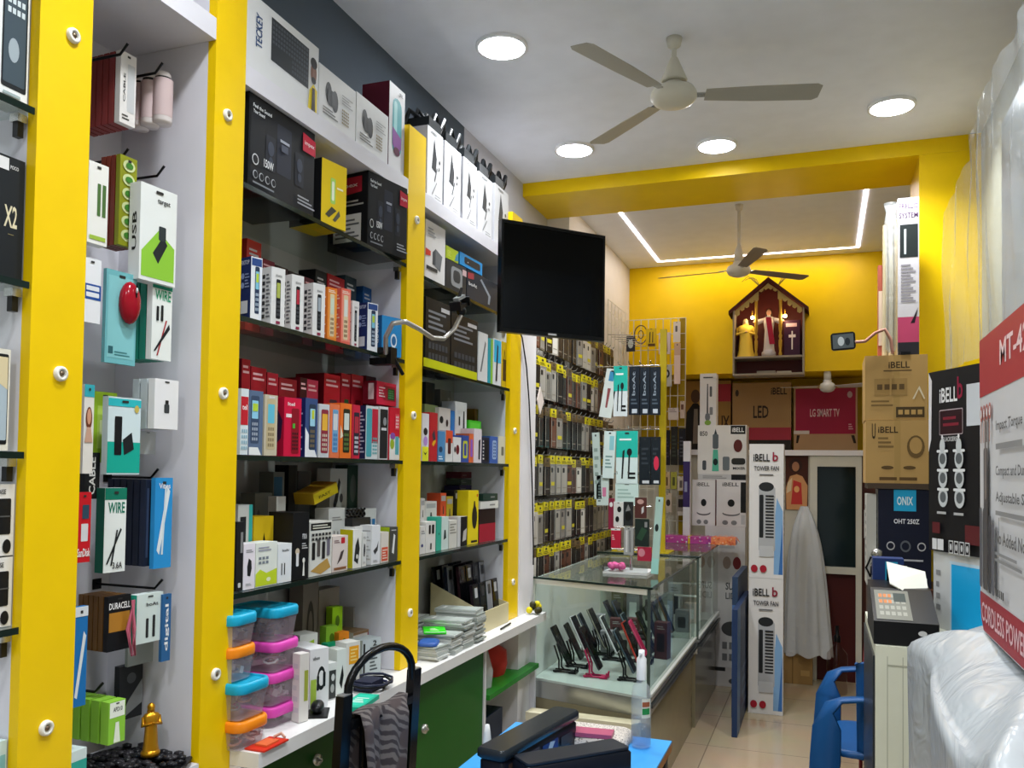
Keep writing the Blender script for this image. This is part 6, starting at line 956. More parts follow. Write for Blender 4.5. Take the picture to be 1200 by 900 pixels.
# long blue cartons on the floor beside the counter
m = carton('fan_carton', 'long dark blue carton lying beside the glass counter on the floor', 'box', (-.515, 5.5, .001), -90, .85, .03, .72, '26385a', {'F': [('r', .0, .0, .2, 1, '4a6c9c'), ('ln', .3, .1, .7, .5, 4, '3c5478')]})
bpy.data.objects['fan_carton'].rotation_euler = (0, 0, math.radians(90)); bpy.data.objects['fan_carton'].location = (-.462, 5.0, .001); tag(carton('fan_carton', '', None, (-.498, 5.4, .001), 90, .7, .035, .86, '31425c', {'F': [('r', 0, 0, 1, .9, '24345c')], 'L': [('r', 0, .2, 1, .8, '4c6c9c')]}), 'second long blue carton standing behind the first beside the glass counter', 'box')
m = MB(); m.decal((0, 0, 0), (0, 0, 0.001), (0, 0.001, 0), [])
# wall poster, hanging polythene, carton, floor bottle
q = ony(921, 597, 6.63); w = .16; h = .40
m = MB(); m.box(0, w, 0, .004, 0, h, mat('4a2418', .5)); m.decal((0, 0, 0), (w, 0, 0), (0, 0, h), [('e', .45, .82, .3, .13, '3a2018'), ('e', .45, .8, .16, .09, 'b07c5c'), ('p', [(.05, 0), (.95, 0), (.98, .45), (.75, .62), (.5, .66), (.2, .62), (.02, .4)], 'd89c68'), ('p', [(.25, .1), (.75, .1), (.7, .5), (.35, .55)], 'c83c38'), ('e', .5, .38, .12, .06, 'f0b070'), ('p', [(.05, .3), (.25, .35), (.3, .6), (.1, .5)], 'e8d0a8')])
tag(m.obj('wall_poster', loc=(-.272, 6.632, q.z)), 'picture of a robed man with a red heart on the partition', 'poster')
def sheet(fn, nu, nv, mt, name, label, cat, **k):
    m = MB(); vs = [fn(i/nu, j/nv) for j in range(nv+1) for i in range(nu+1)]; fs = [(j*(nu+1)+i, j*(nu+1)+i+1, (j+1)*(nu+1)+i+1, (j+1)*(nu+1)+i) for j in range(nv) for i in range(nu)]
    m.add(vs, fs, mt, True); o = m.obj(name, **k); return tag(o, label, cat)
def bagf(u, v):
    a = 2*PI*u; wv = .10+.05*v+.012*math.sin(9*a)*(.4+v); wv *= (1-.75*(1-v)**6)
    return (-.135+wv*1.05*math.cos(a)+.03*v, 6.47+.55*wv*math.sin(a)+.008*math.sin(5*a+6*v), 1.27-1.06*v-.015*math.sin(7*a)*v)
sheet(bagf, 56, 30, mat('dfe3e6', .75, 0, 'film'), 'polythene_cover', 'long milky polythene cover hanging in front of the partition', 'plastic cover')
m = MB(); m.box(0, .2, 0, .12, 0, .2, mat('9c7c4c', .6)); m.decal((0, 0, 0), (.2, 0, 0), (0, 0, .2), [('r', .3, 0, .34, 1, '7c6038'), ('r', .6, .3, .9, .5, 'b89860')]); tag(m.obj('brown_carton', loc=(-.275, 6.44, .001)), 'small brown carton on the floor under the hanging polythene', 'box')
m = MB(); m.lathe([(.001, 0), (.065, 0), (.068, .02), (.064, .1), (.068, .18), (.066, .27), (.02, .33), (.02, .35)], (0, 0, 0), mat('ece6e4', .1, 0, 'plastic_clear'), 20); m.lathe([(.022, .35), (.022, .39), (.012, .4), (.012, .46)], (0, 0, 0), BLK, 12); tag(m.obj('water_bottle', loc=(.085, 6.28, .001)), 'clear plastic bottle with a black pump on the floor by the partition', 'bottle')
# ------------------------------------------------------------------ right side, rear: cabinet and cartons beside the column
yR = 4.14; kk = yR/5.0; Zk = lambda z: 1.5+(z-1.5)*kk
m = MB(); m.box(0, .40, 0, .33, 0, Zk(.9), mat('4c2c22', .4)); m.decal((0, 0, 0), (.40, 0, 0), (0, 0, Zk(.9)), [('r', .05, .05, .48, .95, '563428'), ('r', .52, .05, .95, .95, '563428'), ('r', .44, .5, .47, .6, 'b0b0ac'), ('r', .53, .5, .56, .6, 'b0b0ac')]); tag(m.obj('side_cabinet', loc=(.19, 4.105, .001)), 'dark wooden cabinet in the rear right corner under the speaker carton', 'cabinet')
SK = {'F': [('r', .3, .78, .72, 1, '26a4d4'), ('t', .36, .84, .66, .93, 'ONIX', 'e8f4f8'), ('t', .3, .65, .78, .7, 'OHT 250Z', 'e4e4e8'), ('e', .24, .42, .08, .045, 'b8b8bc'), ('e', .24, .42, .06, .032, '14182a'), ('e', .52, .42, .1, .06, '5c6068'), ('e', .52, .42, .07, .04, '14182a'), ('e', .82, .42, .08, .045, 'b8b8bc'), ('e', .82, .42, .06, .032, '14182a'), ('r', .25, .04, .55, .22, 'd8d8da'), ('r', .28, .08, .5, .1, '888'), ('r', .68, .02, .92, .1, 'd0d0d4'), ('ln', .25, .26, .85, .3, 1, 'b8b8bc')], 'L': [('r', 0, 0, 1, 1, 'b8b8b4'), ('ln', .2, .2, .8, .8, 8, '8c8c8c')]}
xO = Xat(yR, 1.2, 1029)
carton('speaker_carton', 'dark blue speaker carton lettered ONIX OHT 250Z under the brown cartons', 'box', (xO, yR+.002, Zk(.9)+.002), 0, .26*kk, .2, (1.425-.902)*kk, '15192c', SK)
m = MB(); m.box(0, .04, 0, .2, 0, .41, mat('bcbab2', .4)); m.decal((0, .2, 0), (0, -.2, 0), (0, 0, .41), [('ln', .2, .1, .8, .9, 9, '8c8c88')]); tag(m.obj('white_carton', loc=(xO-.046, yR+.02, Zk(.9)+.002)), 'narrow white carton left of the dark blue speaker carton', 'box')
bx = Xat(yR, 1.6, 1014.5); tp = 1.43
m = MB().box(0, .42*kk, 0, .29, 0, .025, mat('4a3c30', .5)); tag(m.obj('carton_board', loc=(bx+.008, yR-.005, Zk(1.4285))), 'thin brown board carrying the two brown cartons', 'board')
TAPE = '8a6a3a'
for k, (z0, z1, lab) in enumerate(((1.458, 1.80, 'lower brown carton lettered iBELL beside the yellow column'), (1.8015, 2.154, 'upper brown carton lettered iBELL beside the yellow column'))):
    de = [('r', .46, 0, .56, 1, 'a88850'), ('t', .2 if not k else .38, .8, .52 if not k else .72, .9, 'iBELL', '3a2c18')] + ([('e', .8, .58, .14, .18, '6c5430'), ('e', .8, .6, .1, .13, 'b08c54'), ('e', .35, .25, .1, .03, '5c4628'), ('e', .7, .25, .1, .03, '5c4628'), ('r', .22, .05, .5, .1, '5c4426'), ('r', .54, .05, .82, .1, '5c4426'), ('ln', .2, .55, .45, .75, 3, '7c6238'), ('t', .1, .7, .16, .95, 'U', '3a2c18')] if not k else [('r', .15, .38, .4, .64, '9c7c48'), ('r', .43, .38, .68, .64, '9c7c48'), ('g', .18, .44, .65, .58, 4, 1, '5c4628'), ('r', .5, .04, .95, .2, '4a3a22'), ('g', .52, .06, .93, .18, 4, 1, 'b89458'), ('p', [(.76, .32), (.79, .32), (.86, .47), (.94, .32), (.96, .32), (.87, .52)], 'd8ccb0'), ('ln', .1, .2, .45, .32, 2, '7c6238'), ('ln', .3, .74, .75, .78, 1, '5c4628')])
    carton('brown_carton', lab, 'box', (bx-.003*k, yR-.0+.004*k, Zk(z0)), 0, .31*kk, .28, (z1-z0)*kk, 'b28f57', {'F': de})
# tall goods standing on the brown cartons
x1 = Xat(yR+.02, 2.6, 1052); w1 = Xat(yR+.02, 2.6, 1077)-x1
carton('tall_carton', 'tall white carton lettered PRELLO SYSTEM standing on the brown cartons', 'box', (x1, yR+.02, Zk(2.1555)), 0, w1, .12, .86*kk, 'd4d0d4', {'F': [('t', .06, .93, .95, .965, 'PRELLO', '4a2a50'), ('t', .06, .87, .95, .905, 'SYSTEM', '4a2a50'), ('r', .1, .62, .95, .83, '262c2c'), ('r', .3, .64, .4, .8, 'c8d0d0'), ('ln', .15, .33, .85, .58, 12, '8c8890'), ('r', 0, .08, 1, .24, 'c0486c'), ('p', [(.6, .2), (.75, .24), (.95, .3), (.8, .2)], '2a1a24'), ('r', 0, 0, 1, .08, '2c2a30')], 'L': [('r', 0, 0, 1, 1, 'f0eef0')]})  # left side coloured paler to paint in its lit edge
m = MB(); Rw = mat('b8a888', .35)
for k in range(5): m.tube([(.012*k, .02*(k % 2), 0), (.012*k+.003, .02*(k % 2), .35), (.012*k, .02*(k % 2)+.004, .6+.02*(k % 3))], [.011, .012, .009], mat(['c4b490', '6a5638', 'd8ccb0', '54463a', 'c0a878'][k], .3), 8)
m.lathe([(.012, 0), (.03, .03), (.032, .58), (.02, .66), (.03, .7)], (.026, .01, 0), FILM2, 18)
tag(m.obj('wrapped_rods', loc=(Xat(yR+.02, 2.4, 1037), yR+.04, Zk(2.156))), 'bundle of rods wrapped in clear film on the brown cartons', 'wrapped bundle')
m = MB(); m.box(0, .022, 0, .05, 0, .42, mat('b05c48', .5)); m.box(.002, .02, -.002, 0, .05, .3, mat('e0c8b0', .5)); tag(m.obj('slim_carton', loc=(Xat(yR+.05, 2.4, 1029), yR+.05, Zk(2.156))), 'slim reddish carton at the left of the wrapped rods', 'box')
t = empty('selfie_holder', 'black phone on a pink bent gooseneck clamped over the brown cartons', 'phone holder', (Xat(yR, Zk(2.17), 1047), yR, Zk(2.156)))
g0 = t.location
pt = [ony(px, py, yR-.02) for px, py in ((1046, 414), (1044, 398), (1037, 386), (1026, 390), (1014, 400), (1002, 401))]
q2 = []
for a, b2 in zip(pt, pt[1:]): q2 += [tuple(a.lerp(b2, j/4)-g0) for j in range(4)]
MB().tube([(0, -.02, .006)]+q2+[tuple(pt[-1]-g0)], .007, mat('a87868', .35), 8).obj('neck', parent=t)
q = ony(988, 400, yR-.02)-g0
m = MB(); m.M = Matrix.Translation(q) @ Matrix.Rotation(-.06, 4, 'Y'); m.loft([[(x, -.005, z) for x, z, _ in rr(.105, .08, .013, 0)], [(x, .005, z) for x, z, _ in rr(.105, .08, .013, 0)]][::-1], BLK); m.decal((-.046, -.0055, -.035), (.092, 0, 0), (0, 0, .07), [('r', .02, .04, .98, .96, '5c6468'), ('e', .4, .5, .15, .3, 'c8d0d4'), ('e', .7, .45, .12, .25, '2a3034')]); m.obj('phone', parent=t)
MB().box(.03, .07, .0, .02, 0, .012, BLK).obj('clamp', parent=t)
m = MB(); m.lathe([(.001, 0), (.022, 0), (.026, .05), (.026, .10), (.018, .11), (.018, .13), (.026, .14), (.022, .16), (.001, .17)], (0, 0, 0), mat('b4b2ac', .2, .8), 18); m.lathe([(.027, .05), (.027, .09)], (0, 0, 0), BLK, 18); m.tube([(-.026, 0, .04), (-.045, 0, .08), (-.024, 0, .13)], .005, BLK, 6); tag(m.obj('steel_jar', loc=(.222, 4.145, Zk(.9)+.001)), 'steel mixer jar with a black band beside the dark blue speaker carton', 'jar')
m = MB(); m.tube([(0, 0, 0), (.0, 0, .35), (.02, 0, .75)], .008, mat('8a3434', .4)); m.tube([(.03, .02, 0), (.028, .0, .5)], .007, mat('c8c8c8', .3)); tag(m.obj('pole_bundle', loc=(.155, 4.12, .001)), 'thin red and white poles leaning by the dark cabinet', 'poles')
# ------------------------------------------------------------------ copier cabinet, printer, black cartons
cx, cy = .146, 2.8; CAB = mat('d9dac6', .35); CW = .5
t = empty('copier_cabinet', 'cream white office cabinet at the right edge under the black printer', 'cabinet', (cx, cy, .001))
m = MB(); m.box(0, CW, 0, .68, .0, .985, CAB); m.decal((0, 0, 0), (CW, 0, 0), (0, 0, .985), [('r', .065, 0, .069, .97, 'a9aa98'), ('r', .15, 0, .154, .97, 'a9aa98'), ('r', .069, .94, 1, .945, 'a9aa98')]); m.obj('cabinet_body', parent=t)
MB().box(-.006, -.0005, .02, .64, .05, .95, mat('2c3034', .3)).obj('dark_side_panel', parent=t)
t = empty('printer', 'black desktop printer with slanted button panel on the cream cabinet', 'printer', (Xat(cy, 1.0, 1021)+.008, cy+.02, .9875))
PRB = mat('121214', .35); L = .18
MB().prism([(0, 0), (.42, 0), (.42, .17), (.28, .17), (.02, .085), (0, .08)], 0, L, PRB, 'z').obj('x', parent=t) if 0 else None
pm = MB(); pm.add([(0, 0, 0), (L, 0, 0), (L, .40, 0), (0, .40, 0), (0, 0, .07), (L, 0, .07), (L, .22, .145), (0, .22, .145), (L, .40, .15), (0, .40, .15)], [(0, 3, 2, 1), (0, 1, 5, 4), (4, 5, 6, 7), (7, 6, 8, 9), (1, 2, 8, 6, 5), (0, 4, 7, 9, 3), (2, 3, 9, 8)], PRB); pm.obj('printer_body', parent=t)
m = MB(); m.decal((.01, .01, .0747), (.1, 0, 0), (0, .19, .0645), [('r', 0, 0, 1, 1, '77776c'), ('g', .08, .1, .9, .9, 5, 4, '9a9a8e'), ('g', .1, .5, .5, .9, 3, 2, 'c8783c'), ('r', .55, .6, .9, .9, '2a3834')]); m.obj('button_panel', parent=t)
m = MB(); m.decal((.12, -.0005, .03), (.03, 0, 0), (0, 0, .02), [('e', .5, .5, .4, .4, 'c8c8c8')]); m.obj('badge', parent=t)
m = MB(); m.add([(.06, .23, .16), (.175, .16, .10), (.178, .36, .19), (.06, .39, .215)], [(0, 1, 2, 3)], 'e0dfd2'); m.add([(.06, .23, .157), (.175, .16, .097), (.178, .36, .187), (.06, .39, .212)], [(3, 2, 1, 0)], 'e0dfd2'); m.box(.06, .17, .37, .38, .151, .19, PRB); m.obj('paper_tray', parent=t)
q = Xat(3.27, 1.1, 1023)
carton('ink_carton', 'small dark blue and orange carton between the printer and the speaker carton', 'box', (q, 3.27, .9875), 0, .1, .08, .22, '24386a', {'F': [('r', .4, .3, .8, .95, '28a0c8'), ('r', .8, .1, 1, .9, 'c88c30')]})
# black and white cartons stacked to the right, turned towards the aisle
ang = -64; u, v = uv(ang); P0 = Vector((Xat(3.24, 1.1, 1094), 3.24, .9872))
w = along(P0, u, 1190)
h0 = Zat(P0.x, P0.y, 645)-P0.z
carton('blue_screen_carton', 'white carton with a bright blue panel under the black appliance carton', 'box', P0, ang, .42, .1, h0, 'c9cac8', {'F': [('r', .22, .0, 1, .9, 'b8d0e0'), ('r', .24, .0, 1, .86, '18a0d8'), ('t', .6, .15, .72, .45, 'TI', 'e0c020'), ('ln', .04, .2, .1, .8, 4, '8c8c8c')], 'L': [('r', 0, 0, 1, 1, 'a8aaa8')]})
P1 = Vector((Xat(3.25, 1.5, 1088.5), 3.25, P0.z+h0+.0015)); h1 = Zat(P1.x, P1.y, 437)-P1.z
jar = lambda cxx: sum([[('e', cxx, .30+.105*k, .062-.004*k, .055, 'c4c8c8'), ('e', cxx, .30+.105*k, .04, .03, '5c6062'), ('rr', cxx-.075, .335+.105*k, cxx+.075, .35+.105*k, .01, 'dcdedd')] for k in range(3)], [])+[('e', cxx, .58, .035, .04, 'c4c8c8'), ('e', cxx, .63, .012, .012, 'e4e4e4')]
dec = [('p', [(0, .55), (.035, .62), (.045, .95), (0, 1)], 'd8d4d4'), ('t', .15, .82, .38, .9, 'iBELL', 'e4e4e4'), ('t', .38, .83, .45, .95, 'b', '8c1838'), ('rr', .15, .64, .45, .78, .01, 'b8a8ac'), ('rr', .155, .645, .445, .775, .01, '2c1018'), ('ln', .2, .68, .4, .75, 2, '7c2030'), ('t', .2, .605, .4, .63, 'BLACKSERIES', 'c8c8c8'), ('r', .5, .68, .68, .9, 'c8ccd0')]+jar(.2)+jar(.42)+[('ln', .14, .2, .26, .23, 1, 'b0b0b0'), ('ln', .36, .2, .48, .23, 1, 'b0b0b0'), ('r', .08, .1, .18, .16, '5a2024'), ('r', .5, .06, .75, .16, '5a2024'), ('r', .08, .01, .14, .07, 'd0d0d0'), ('r', .15, .01, .23, .07, 'd0d0d0')]+[x for k in range(4) for x in (('r', .3+.07*k, .0, .355+.07*k, .07, 'c8c8c8'), ('r', .307+.07*k, .006, .348+.07*k, .064, '1a1a1c'), ('e', .328+.07*k, .035, .012, .018, 'c8c8c8'))]
dec = [(d if d[0] != 'r' or True else d) for d in dec]
carton('appliance_carton', 'black appliance carton lettered iBELL with pictures of stacked glass jars', 'box', P1, ang, .42, .1, h1, '18171a', {'F': dec, 'L': [('r', 0, 0, 1, 1, '121214')]})
cable('wall_cable', 'thin black cable looping down the yellow column', [tuple(ony(px, py, 4.4)) for px, py in ((1096, 580), (1090, 595), (1086, 610), (1085, 640), (1087, 656), (1090, 662))], .004, '141414')
# ------------------------------------------------------------------ blue plastic chair
BLU = mat('1c4f86', .35)
t = empty('plastic_chair', 'blue moulded plastic armchair on the tiles beside the cream cabinet', 'chair', (.25, 3.785, .001), math.radians(89))
def band(pts, wid, mt, nm, th=.006):   # swept flat band through points, wid = list of half widths vectors
    m = MB(); n = len(pts); vs = []; fs = []
    for p, w2 in zip(pts, wid): p = Vector(p); w2 = Vector(w2); vs += [tuple(p-w2), tuple(p+w2)]
    for i in range(n-1): fs.append((2*i, 2*i+1, 2*i+3, 2*i+2))
    m.add(vs, fs, mt, True); o = m.obj(nm, parent=t); md = o.modifiers.new('thickness', 'SOLIDIFY'); md.thickness = th; md.offset = 0; return o
# back faces -y here: shell curved round the seat
bk = MB(); N = 22; rows = []
for j in range(9):
    z = .40+.42*j/8; r = []
    for i in range(N+1):
        a = math.radians(-60+300*0+ (i/N)*120+210); f = 1+.05*j/8; zz = z
        if j == 8: zz = z-.06*abs(2*i/N-1)**2.5
        r.append((.235*f*math.cos(a)*1.05, .25*f*math.sin(a), zz))
    rows.append(r)
bk.loft(rows, BLU, True, False, False); o = bk.obj('backrest', parent=t); md = o.modifiers.new('thickness', 'SOLIDIFY'); md.thickness = .008
m = MB(); m.loft([rr(.46, .44, .07, .405), rr(.47, .45, .07, .42), rr(.44, .42, .07, .43)], BLU); m.obj('seat', parent=t)
for s in (-1, 1):
    band([(s*.22, -.16, .70), (s*.26, -.05, .665), (s*.275, .08, .65), (s*.275, .18, .635), (s*.268, .225, .60), (s*.262, .235, .52), (s*.262, .24, .40), (s*.27, .255, .2), (s*.275, .265, 0)], [(.03, .0, .01), (.03, 0, 0), (.032, 0, 0), (.034, .0, 0), (.034, .012, .012), (.02, .05, 0), (.018, .055, 0), (.016, .048, 0), (.014, .035, 0)], BLU, 'armrest_and_front_leg', .012)
    band([(s*.2, -.19, .41), (s*.225, -.235, .2), (s*.245, -.27, 0)], [(.035, 0, 0), (.03, .01, 0), (.024, .012, 0)], BLU, 'rear_leg', .012)
# ------------------------------------------------------------------ polythene covered goods, red and white carton, grey panel in film
def dome(u, v):
    a = 2*PI*u; ph = v*PI/2; e = .55
    c = math.copysign(abs(math.cos(a))**e, math.cos(a)); s_ = math.copysign(abs(math.sin(a))**e, math.sin(a))
    k = math.sin(ph)**.5 if v < 1 else 1
    z = 1.165-.0*v; 
    if v < .5: rad = (v/.5)**.8; zz = 1.185-.09*rad**3-.02*(math.sin(6*a+1)*rad)
    else: rad = 1+.05*(v-.5)*2; zz = 1.095-1.09*((v-.5)/.5)
    wr = .014*math.sin(5*a+3*v)+.010*math.sin(9*a-5*v)+.004*math.sin(19*a+9*v)
    return (.405+(.218*rad+wr*min(1, rad))*c, 1.74+(.64*rad+wr*rad)*s_, max(.004, zz+.006*math.sin(7*u*6.28+4*v*3)*rad))
sheet(dome, 120, 46, mat('b4babe', .9, 0, 'film'), 'polythene_cover', 'big milky polythene cover draped over goods at the lower right', 'plastic cover')
ang = -90; Pb = onx(1149, 738, .30); zb = 1.19
Pb = Vector((.302, Yat(.302, 1.3, 1149), zb)); hr = Zat(.302, Pb.y, 400)-zb
m = MB(); w = .72
bd = [(.0, .1), (.02, .02), (.05, 0), (w, 0)]
m.prism([(0, .055), (.012, .02), (.04, 0), (w, 0), (w, hr), (0, hr)], 0, .3, mat('cfcfd0', .35), 'y')
m.decal((0, 0, 0), (w, 0, 0), (0, 0, hr), [('p', [(0, .80), (1, .80), (1, 1), (0, 1)], 'a8323a'), ('p', [(.002, .1), (.018, .04), (.055, .004), (1, .004), (1, .13), (.0, .13)], 'a0343e'), ('t', .3, .87, .75, .95, 'MT-4250', 'e8c8c8'), ('t', .03, .035, .6, .10, 'CORDLESS POWER', 'e0b8bc')] +
        [x for k in range(4) for x in (('e', .035+.05*k, .74, .018, .028, 'b06058'), ('e', .035+.05*k, .74, .01, .016, 'd8d4d4'), ('r', .03+.05*k, .64, .04+.05*k, .71, 'b07868'))] +
        [('rr', .085, .15, .12, .42, .01, '3a3a3e'), ('rr', .03, .15, .07, .42, .01, '55565c'), ('rr', .10, .15, .16, .62, .01, '4c4848'), ('rr', .118, .45, .145, .72, .008, '7a706c'), ('rr', .17, .15, .215, .4, .01, '3c3a3e'), ('rr', .22, .15, .26, .38, .01, '606066'), ('r', .32, .15, .325, .4, '3a3a3c'), ('t', .29, .66, .6, .7, 'Impact Torque', '555555'), ('ln', .29, .6, .6, .64, 1, '888'), ('t', .29, .52, .7, .56, 'Compact and Durable', '555555'), ('t', .29, .44, .7, .48, 'Adjustable Side', '555555'), ('ln', .29, .4, .7, .43, 1, '888'), ('t', .29, .32, .7, .36, 'No Added Noise', '555555'), ('ln', .29, .26, .6, .3, 2, '888'), ('g', .29, .15, .4, .19, 5, 1, '444')])
tag(m.obj('tool_carton', loc=Pb, rot=-PI/2), 'large white and red carton with drill bit pictures at the right edge', 'box')
GP = mat('8f979c', .35)
m = MB(); m.box(0, .159, 0, .95, 0, .75, GP); m.box(-.006, 0, .04, .91, .04, .71, mat('a4acb0', .3)); m.box(-.012, -.006, .38, .47, .04, .71, mat('c4ccd0', .3)); tag(m.obj('wall_cabinet', loc=(.53, 2.1, 1.88)), 'grey cabinet fixed high on the right wall behind the polythene film', 'cabinet')
def film(u, v):
    y0 = 2.05+1.35*u; z1 = 2.72-.28*u**2; z = 1.87+(z1-1.87)*(1-v)
    x = .485-.07*u-.010*math.sin(14*u+1.5*v)-.006*math.sin(47*u-3*v)-.003*math.sin(9*v+30*u)-.003*math.sin(110*u+4*v)
    return (x, y0+.03*v*math.sin(5*v), z)
sheet(film, 110, 60, mat('dfe6ea', .22, 0, 'film'), 'polythene_film', 'clear crinkled polythene film hanging over the grey wall cabinet on the right', 'plastic film')
# ------------------------------------------------------------------ foreground: black metal chair with a cloth
A = Vector((-1.08, 1.785, .955)); B2 = Vector((-1.05, 2.095, .955)); dv = (B2-A); Lc = dv.length; ca = math.atan2(dv.y, dv.x)
t = empty('metal_chair', 'black metal chair with an arched back in front of the counter', 'chair', (A.x, A.y, 0), ca)
BM = mat('0b0c0e', .25); lean = -.03
def cp(x, y, z): return (x, y, z)
# local x runs along the back, local +y points to the counter, seat towards -y
for k, x in enumerate((0, Lc)):
    o = MB(); pts = [(x+(-.012 if k == 0 else .012), .10, 0), (x, .03, .45), (x, .012, .7), (x, 0, .955)]
    o.loft([[(p[0]-.018, p[1]-.012, p[2]), (p[0]+.018, p[1]-.012, p[2]), (p[0]+.018, p[1]+.012, p[2]), (p[0]-.018, p[1]+.012, p[2])] for p in pts], BM, False); o.box(x-.016, x+.016, -.010, .010, .9551, .958, mat('b0b0b0', .3, .6)); o.obj('rear_post', parent=t)
m = MB(); m.tube([(.012, 0, .93)]+[(.012+(Lc-.024)*(.5-.5*math.cos(PI*k/14)), 0, .955+.085*math.sin(PI*k/14)) for k in range(1, 14)]+[(Lc-.012, 0, .93)], .0105, BM, 12); m.obj('arched_top', parent=t)
MB().box(.018, Lc-.018, -.009, .009, .868, .888, BM).obj('cross_bar', parent=t)
for x in (.085,): MB().box(x-.012, x+.012, -.006, .006, .47, .867, BM).obj('back_slat', parent=t)
MB().box(Lc-.1, Lc-.076, -.006, .006, .47, .867, BM).obj('back_slat', parent=t)
m = MB(); m.loft([[(Lc/2+x, -.2+y, z) for x, y, _ in rr(.38, .38, .05, 0)] for z in (.44, .475)], mat('1c1d20', .5)); m.obj('seat', parent=t)
for x in (.0, Lc): MB().tube([(x, -.36, .44), (x, -.39, 0)], .012, BM, 8).obj('front_leg', parent=t)
# cloth hanging over the cross bar
def cloth_mat():
    m = bpy.data.materials.new('leaf_print_cloth'); m.use_nodes = True; nt = m.node_tree; b = nt.nodes['Principled BSDF']; tc = nt.nodes.new('ShaderNodeTexCoord')
    w = nt.nodes.new('ShaderNodeTexWave'); w.inputs['Scale'].default_value = 24; w.inputs['Distortion'].default_value = 3; w.inputs['Detail Scale'].default_value = 1.2; w.bands_direction = 'DIAGONAL'
    v = nt.nodes.new('ShaderNodeTexVoronoi'); v.inputs['Scale'].default_value = 14
    cr = nt.nodes.new('ShaderNodeValToRGB'); cr.color_ramp.elements[0].color = (.045, .035, .038, 1); cr.color_ramp.elements[1].color = (.15, .13, .125, 1); cr.color_ramp.elements[0].position = .35; cr.color_ramp.elements[1].position = .6
    mx = nt.nodes.new('ShaderNodeMix'); mx.data_type = 'RGBA'; mx.inputs[6].default_value = (.075, .055, .055, 1)
    r2 = nt.nodes.new('ShaderNodeValToRGB'); r2.color_ramp.elements[0].position = .35; r2.color_ramp.elements[1].position = .45
    nt.links.new(tc.outputs['Object'], w.inputs['Vector']); nt.links.new(tc.outputs['Object'], v.inputs['Vector']); nt.links.new(w.outputs['Color'], cr.inputs[0]); nt.links.new(v.outputs['Distance'], r2.inputs[0])
    nt.links.new(r2.outputs[0], mx.inputs[0]); nt.links.new(cr.outputs[0], mx.inputs[7]); nt.links.new(mx.outputs[2], b.inputs['Base Color']); b.inputs['Roughness'].default_value = .9; return m
def clf(u, v):
    x = .05+.19*u; s2 = (v-.3)*.62      # v<.3 behind the bar
    if s2 < 0: y = .016; z = .892+s2
    else: y = -.018-.012*math.sin(u*9+v*2)-.03*(s2)-.006*math.sin(u*23); z = .892-s2
    if abs(s2) < .02: y = .0-.9*s2; z = .898
    return (x+.02*math.sin(6*v)*(u-.5)+.015*v, y, z+.006*math.sin(u*7))
o = sheet(clf, 40, 46, cloth_mat(), 'cloth', 'grey brown leaf patterned cloth hung over the black chair back', 'cloth', loc=(A.x, A.y, 0), rot=ca); md = o.modifiers.new('thickness', 'SOLIDIFY'); md.thickness = .003
# ------------------------------------------------------------------ blue table and the things on it
TZ = .70
t = empty('blue_table', 'low table with a bright blue top and brown edge at the bottom of the picture', 'table', (-.67, 2.1, 0))
MB().box(-.25, .245, -.52, .46, TZ-.006, TZ, mat('3f9be0', .3)).obj('table_top', parent=t)
MB().box(-.25, .245, -.52, .46, TZ-.03, TZ-.0065, mat('a8703c', .5)).obj('wooden_edge', parent=t)
for x in (-.22, .215):
    for y in (-.49, .43): MB().box(x-.02, x+.02, y-.02, y+.02, 0, TZ-.031, mat('2a2a2c', .4)).obj('leg', parent=t)
NB = mat('11151f', .35)
def rbox(w, d, h, r, mt, m=None):
    m = m or MB(); e = min(r*.5, h*.2)
    m.loft([rr(w-2*e, d-2*e, r, 0), rr(w, d, r, e), rr(w, d, r, h-e), rr(w-2*e, d-2*e, r*.8, h)], mt); return m
# long dark case leaning, and flat topped dark case
q = onz(733, 868, .775); q0 = onz(612, 888, .775)
dx = (q-q0).to_2d(); an = math.atan2(dx.y, dx.x); Lb = dx.length
t = empty('card_machine_case', 'flat topped dark navy case at the bottom edge, in front of the other', 'case', (q0.x, q0.y-.03, TZ+.0015), an)
m = MB(); m.M = Matrix.Translation((Lb/2, -.0, 0)); rbox(Lb, .09, .07, .012, NB, m); m.obj('case_body', parent=t)
m = MB(); m.M = Matrix.Translation((Lb/2, -.0, .0705)); rbox(Lb*.97, .082, .008, .012, mat('23272f', .3), m); m.obj('lid', parent=t)
q = onz(664, 836, .80); q0 = onz(574, 886, .80); dx = (q-q0).to_2d(); an = math.atan2(dx.y, dx.x); La = dx.length
t = empty('card_machine_case', 'long dark case with a clear wrapped side behind the flat topped one', 'case', (q0.x-.005, q0.y+.045, TZ+.0015), an)
m = MB(); m.M = Matrix.Translation((La/2, .01, 0)); rbox(La, .075, .072, .014, mat('121622', .3), m); m.obj('case_body', parent=t)
m = MB(); m.M = Matrix.Translation((La/2, .01, .0725)); rbox(La*1.04, .085, .028, .016, mat('22282e', .25), m); m.obj('hinged_lid', parent=t)
m = MB(); m.decal((.02, -.0275, .012), (La-.06, 0, 0), (0, 0, .05), [('r', 0, 0, .45, 1, '4a3428'), ('r', .5, .1, .75, .9, '1c2c6c'), ('p', [(.55, .2), (.6, .1), (.7, .8), (.62, .9)], 'b8c0c8'), ('r', .8, .2, 1, .8, '2a2c34')], 6); m.obj('wrapped_side', parent=t)
t = empty('sanitizer_bottle', 'clear spray bottle with a white pump and a small label on the blue table', 'bottle', (-.50, 2.47, TZ+.0005))
CL2 = mat('f0f6f6', .22, 0, 'film')
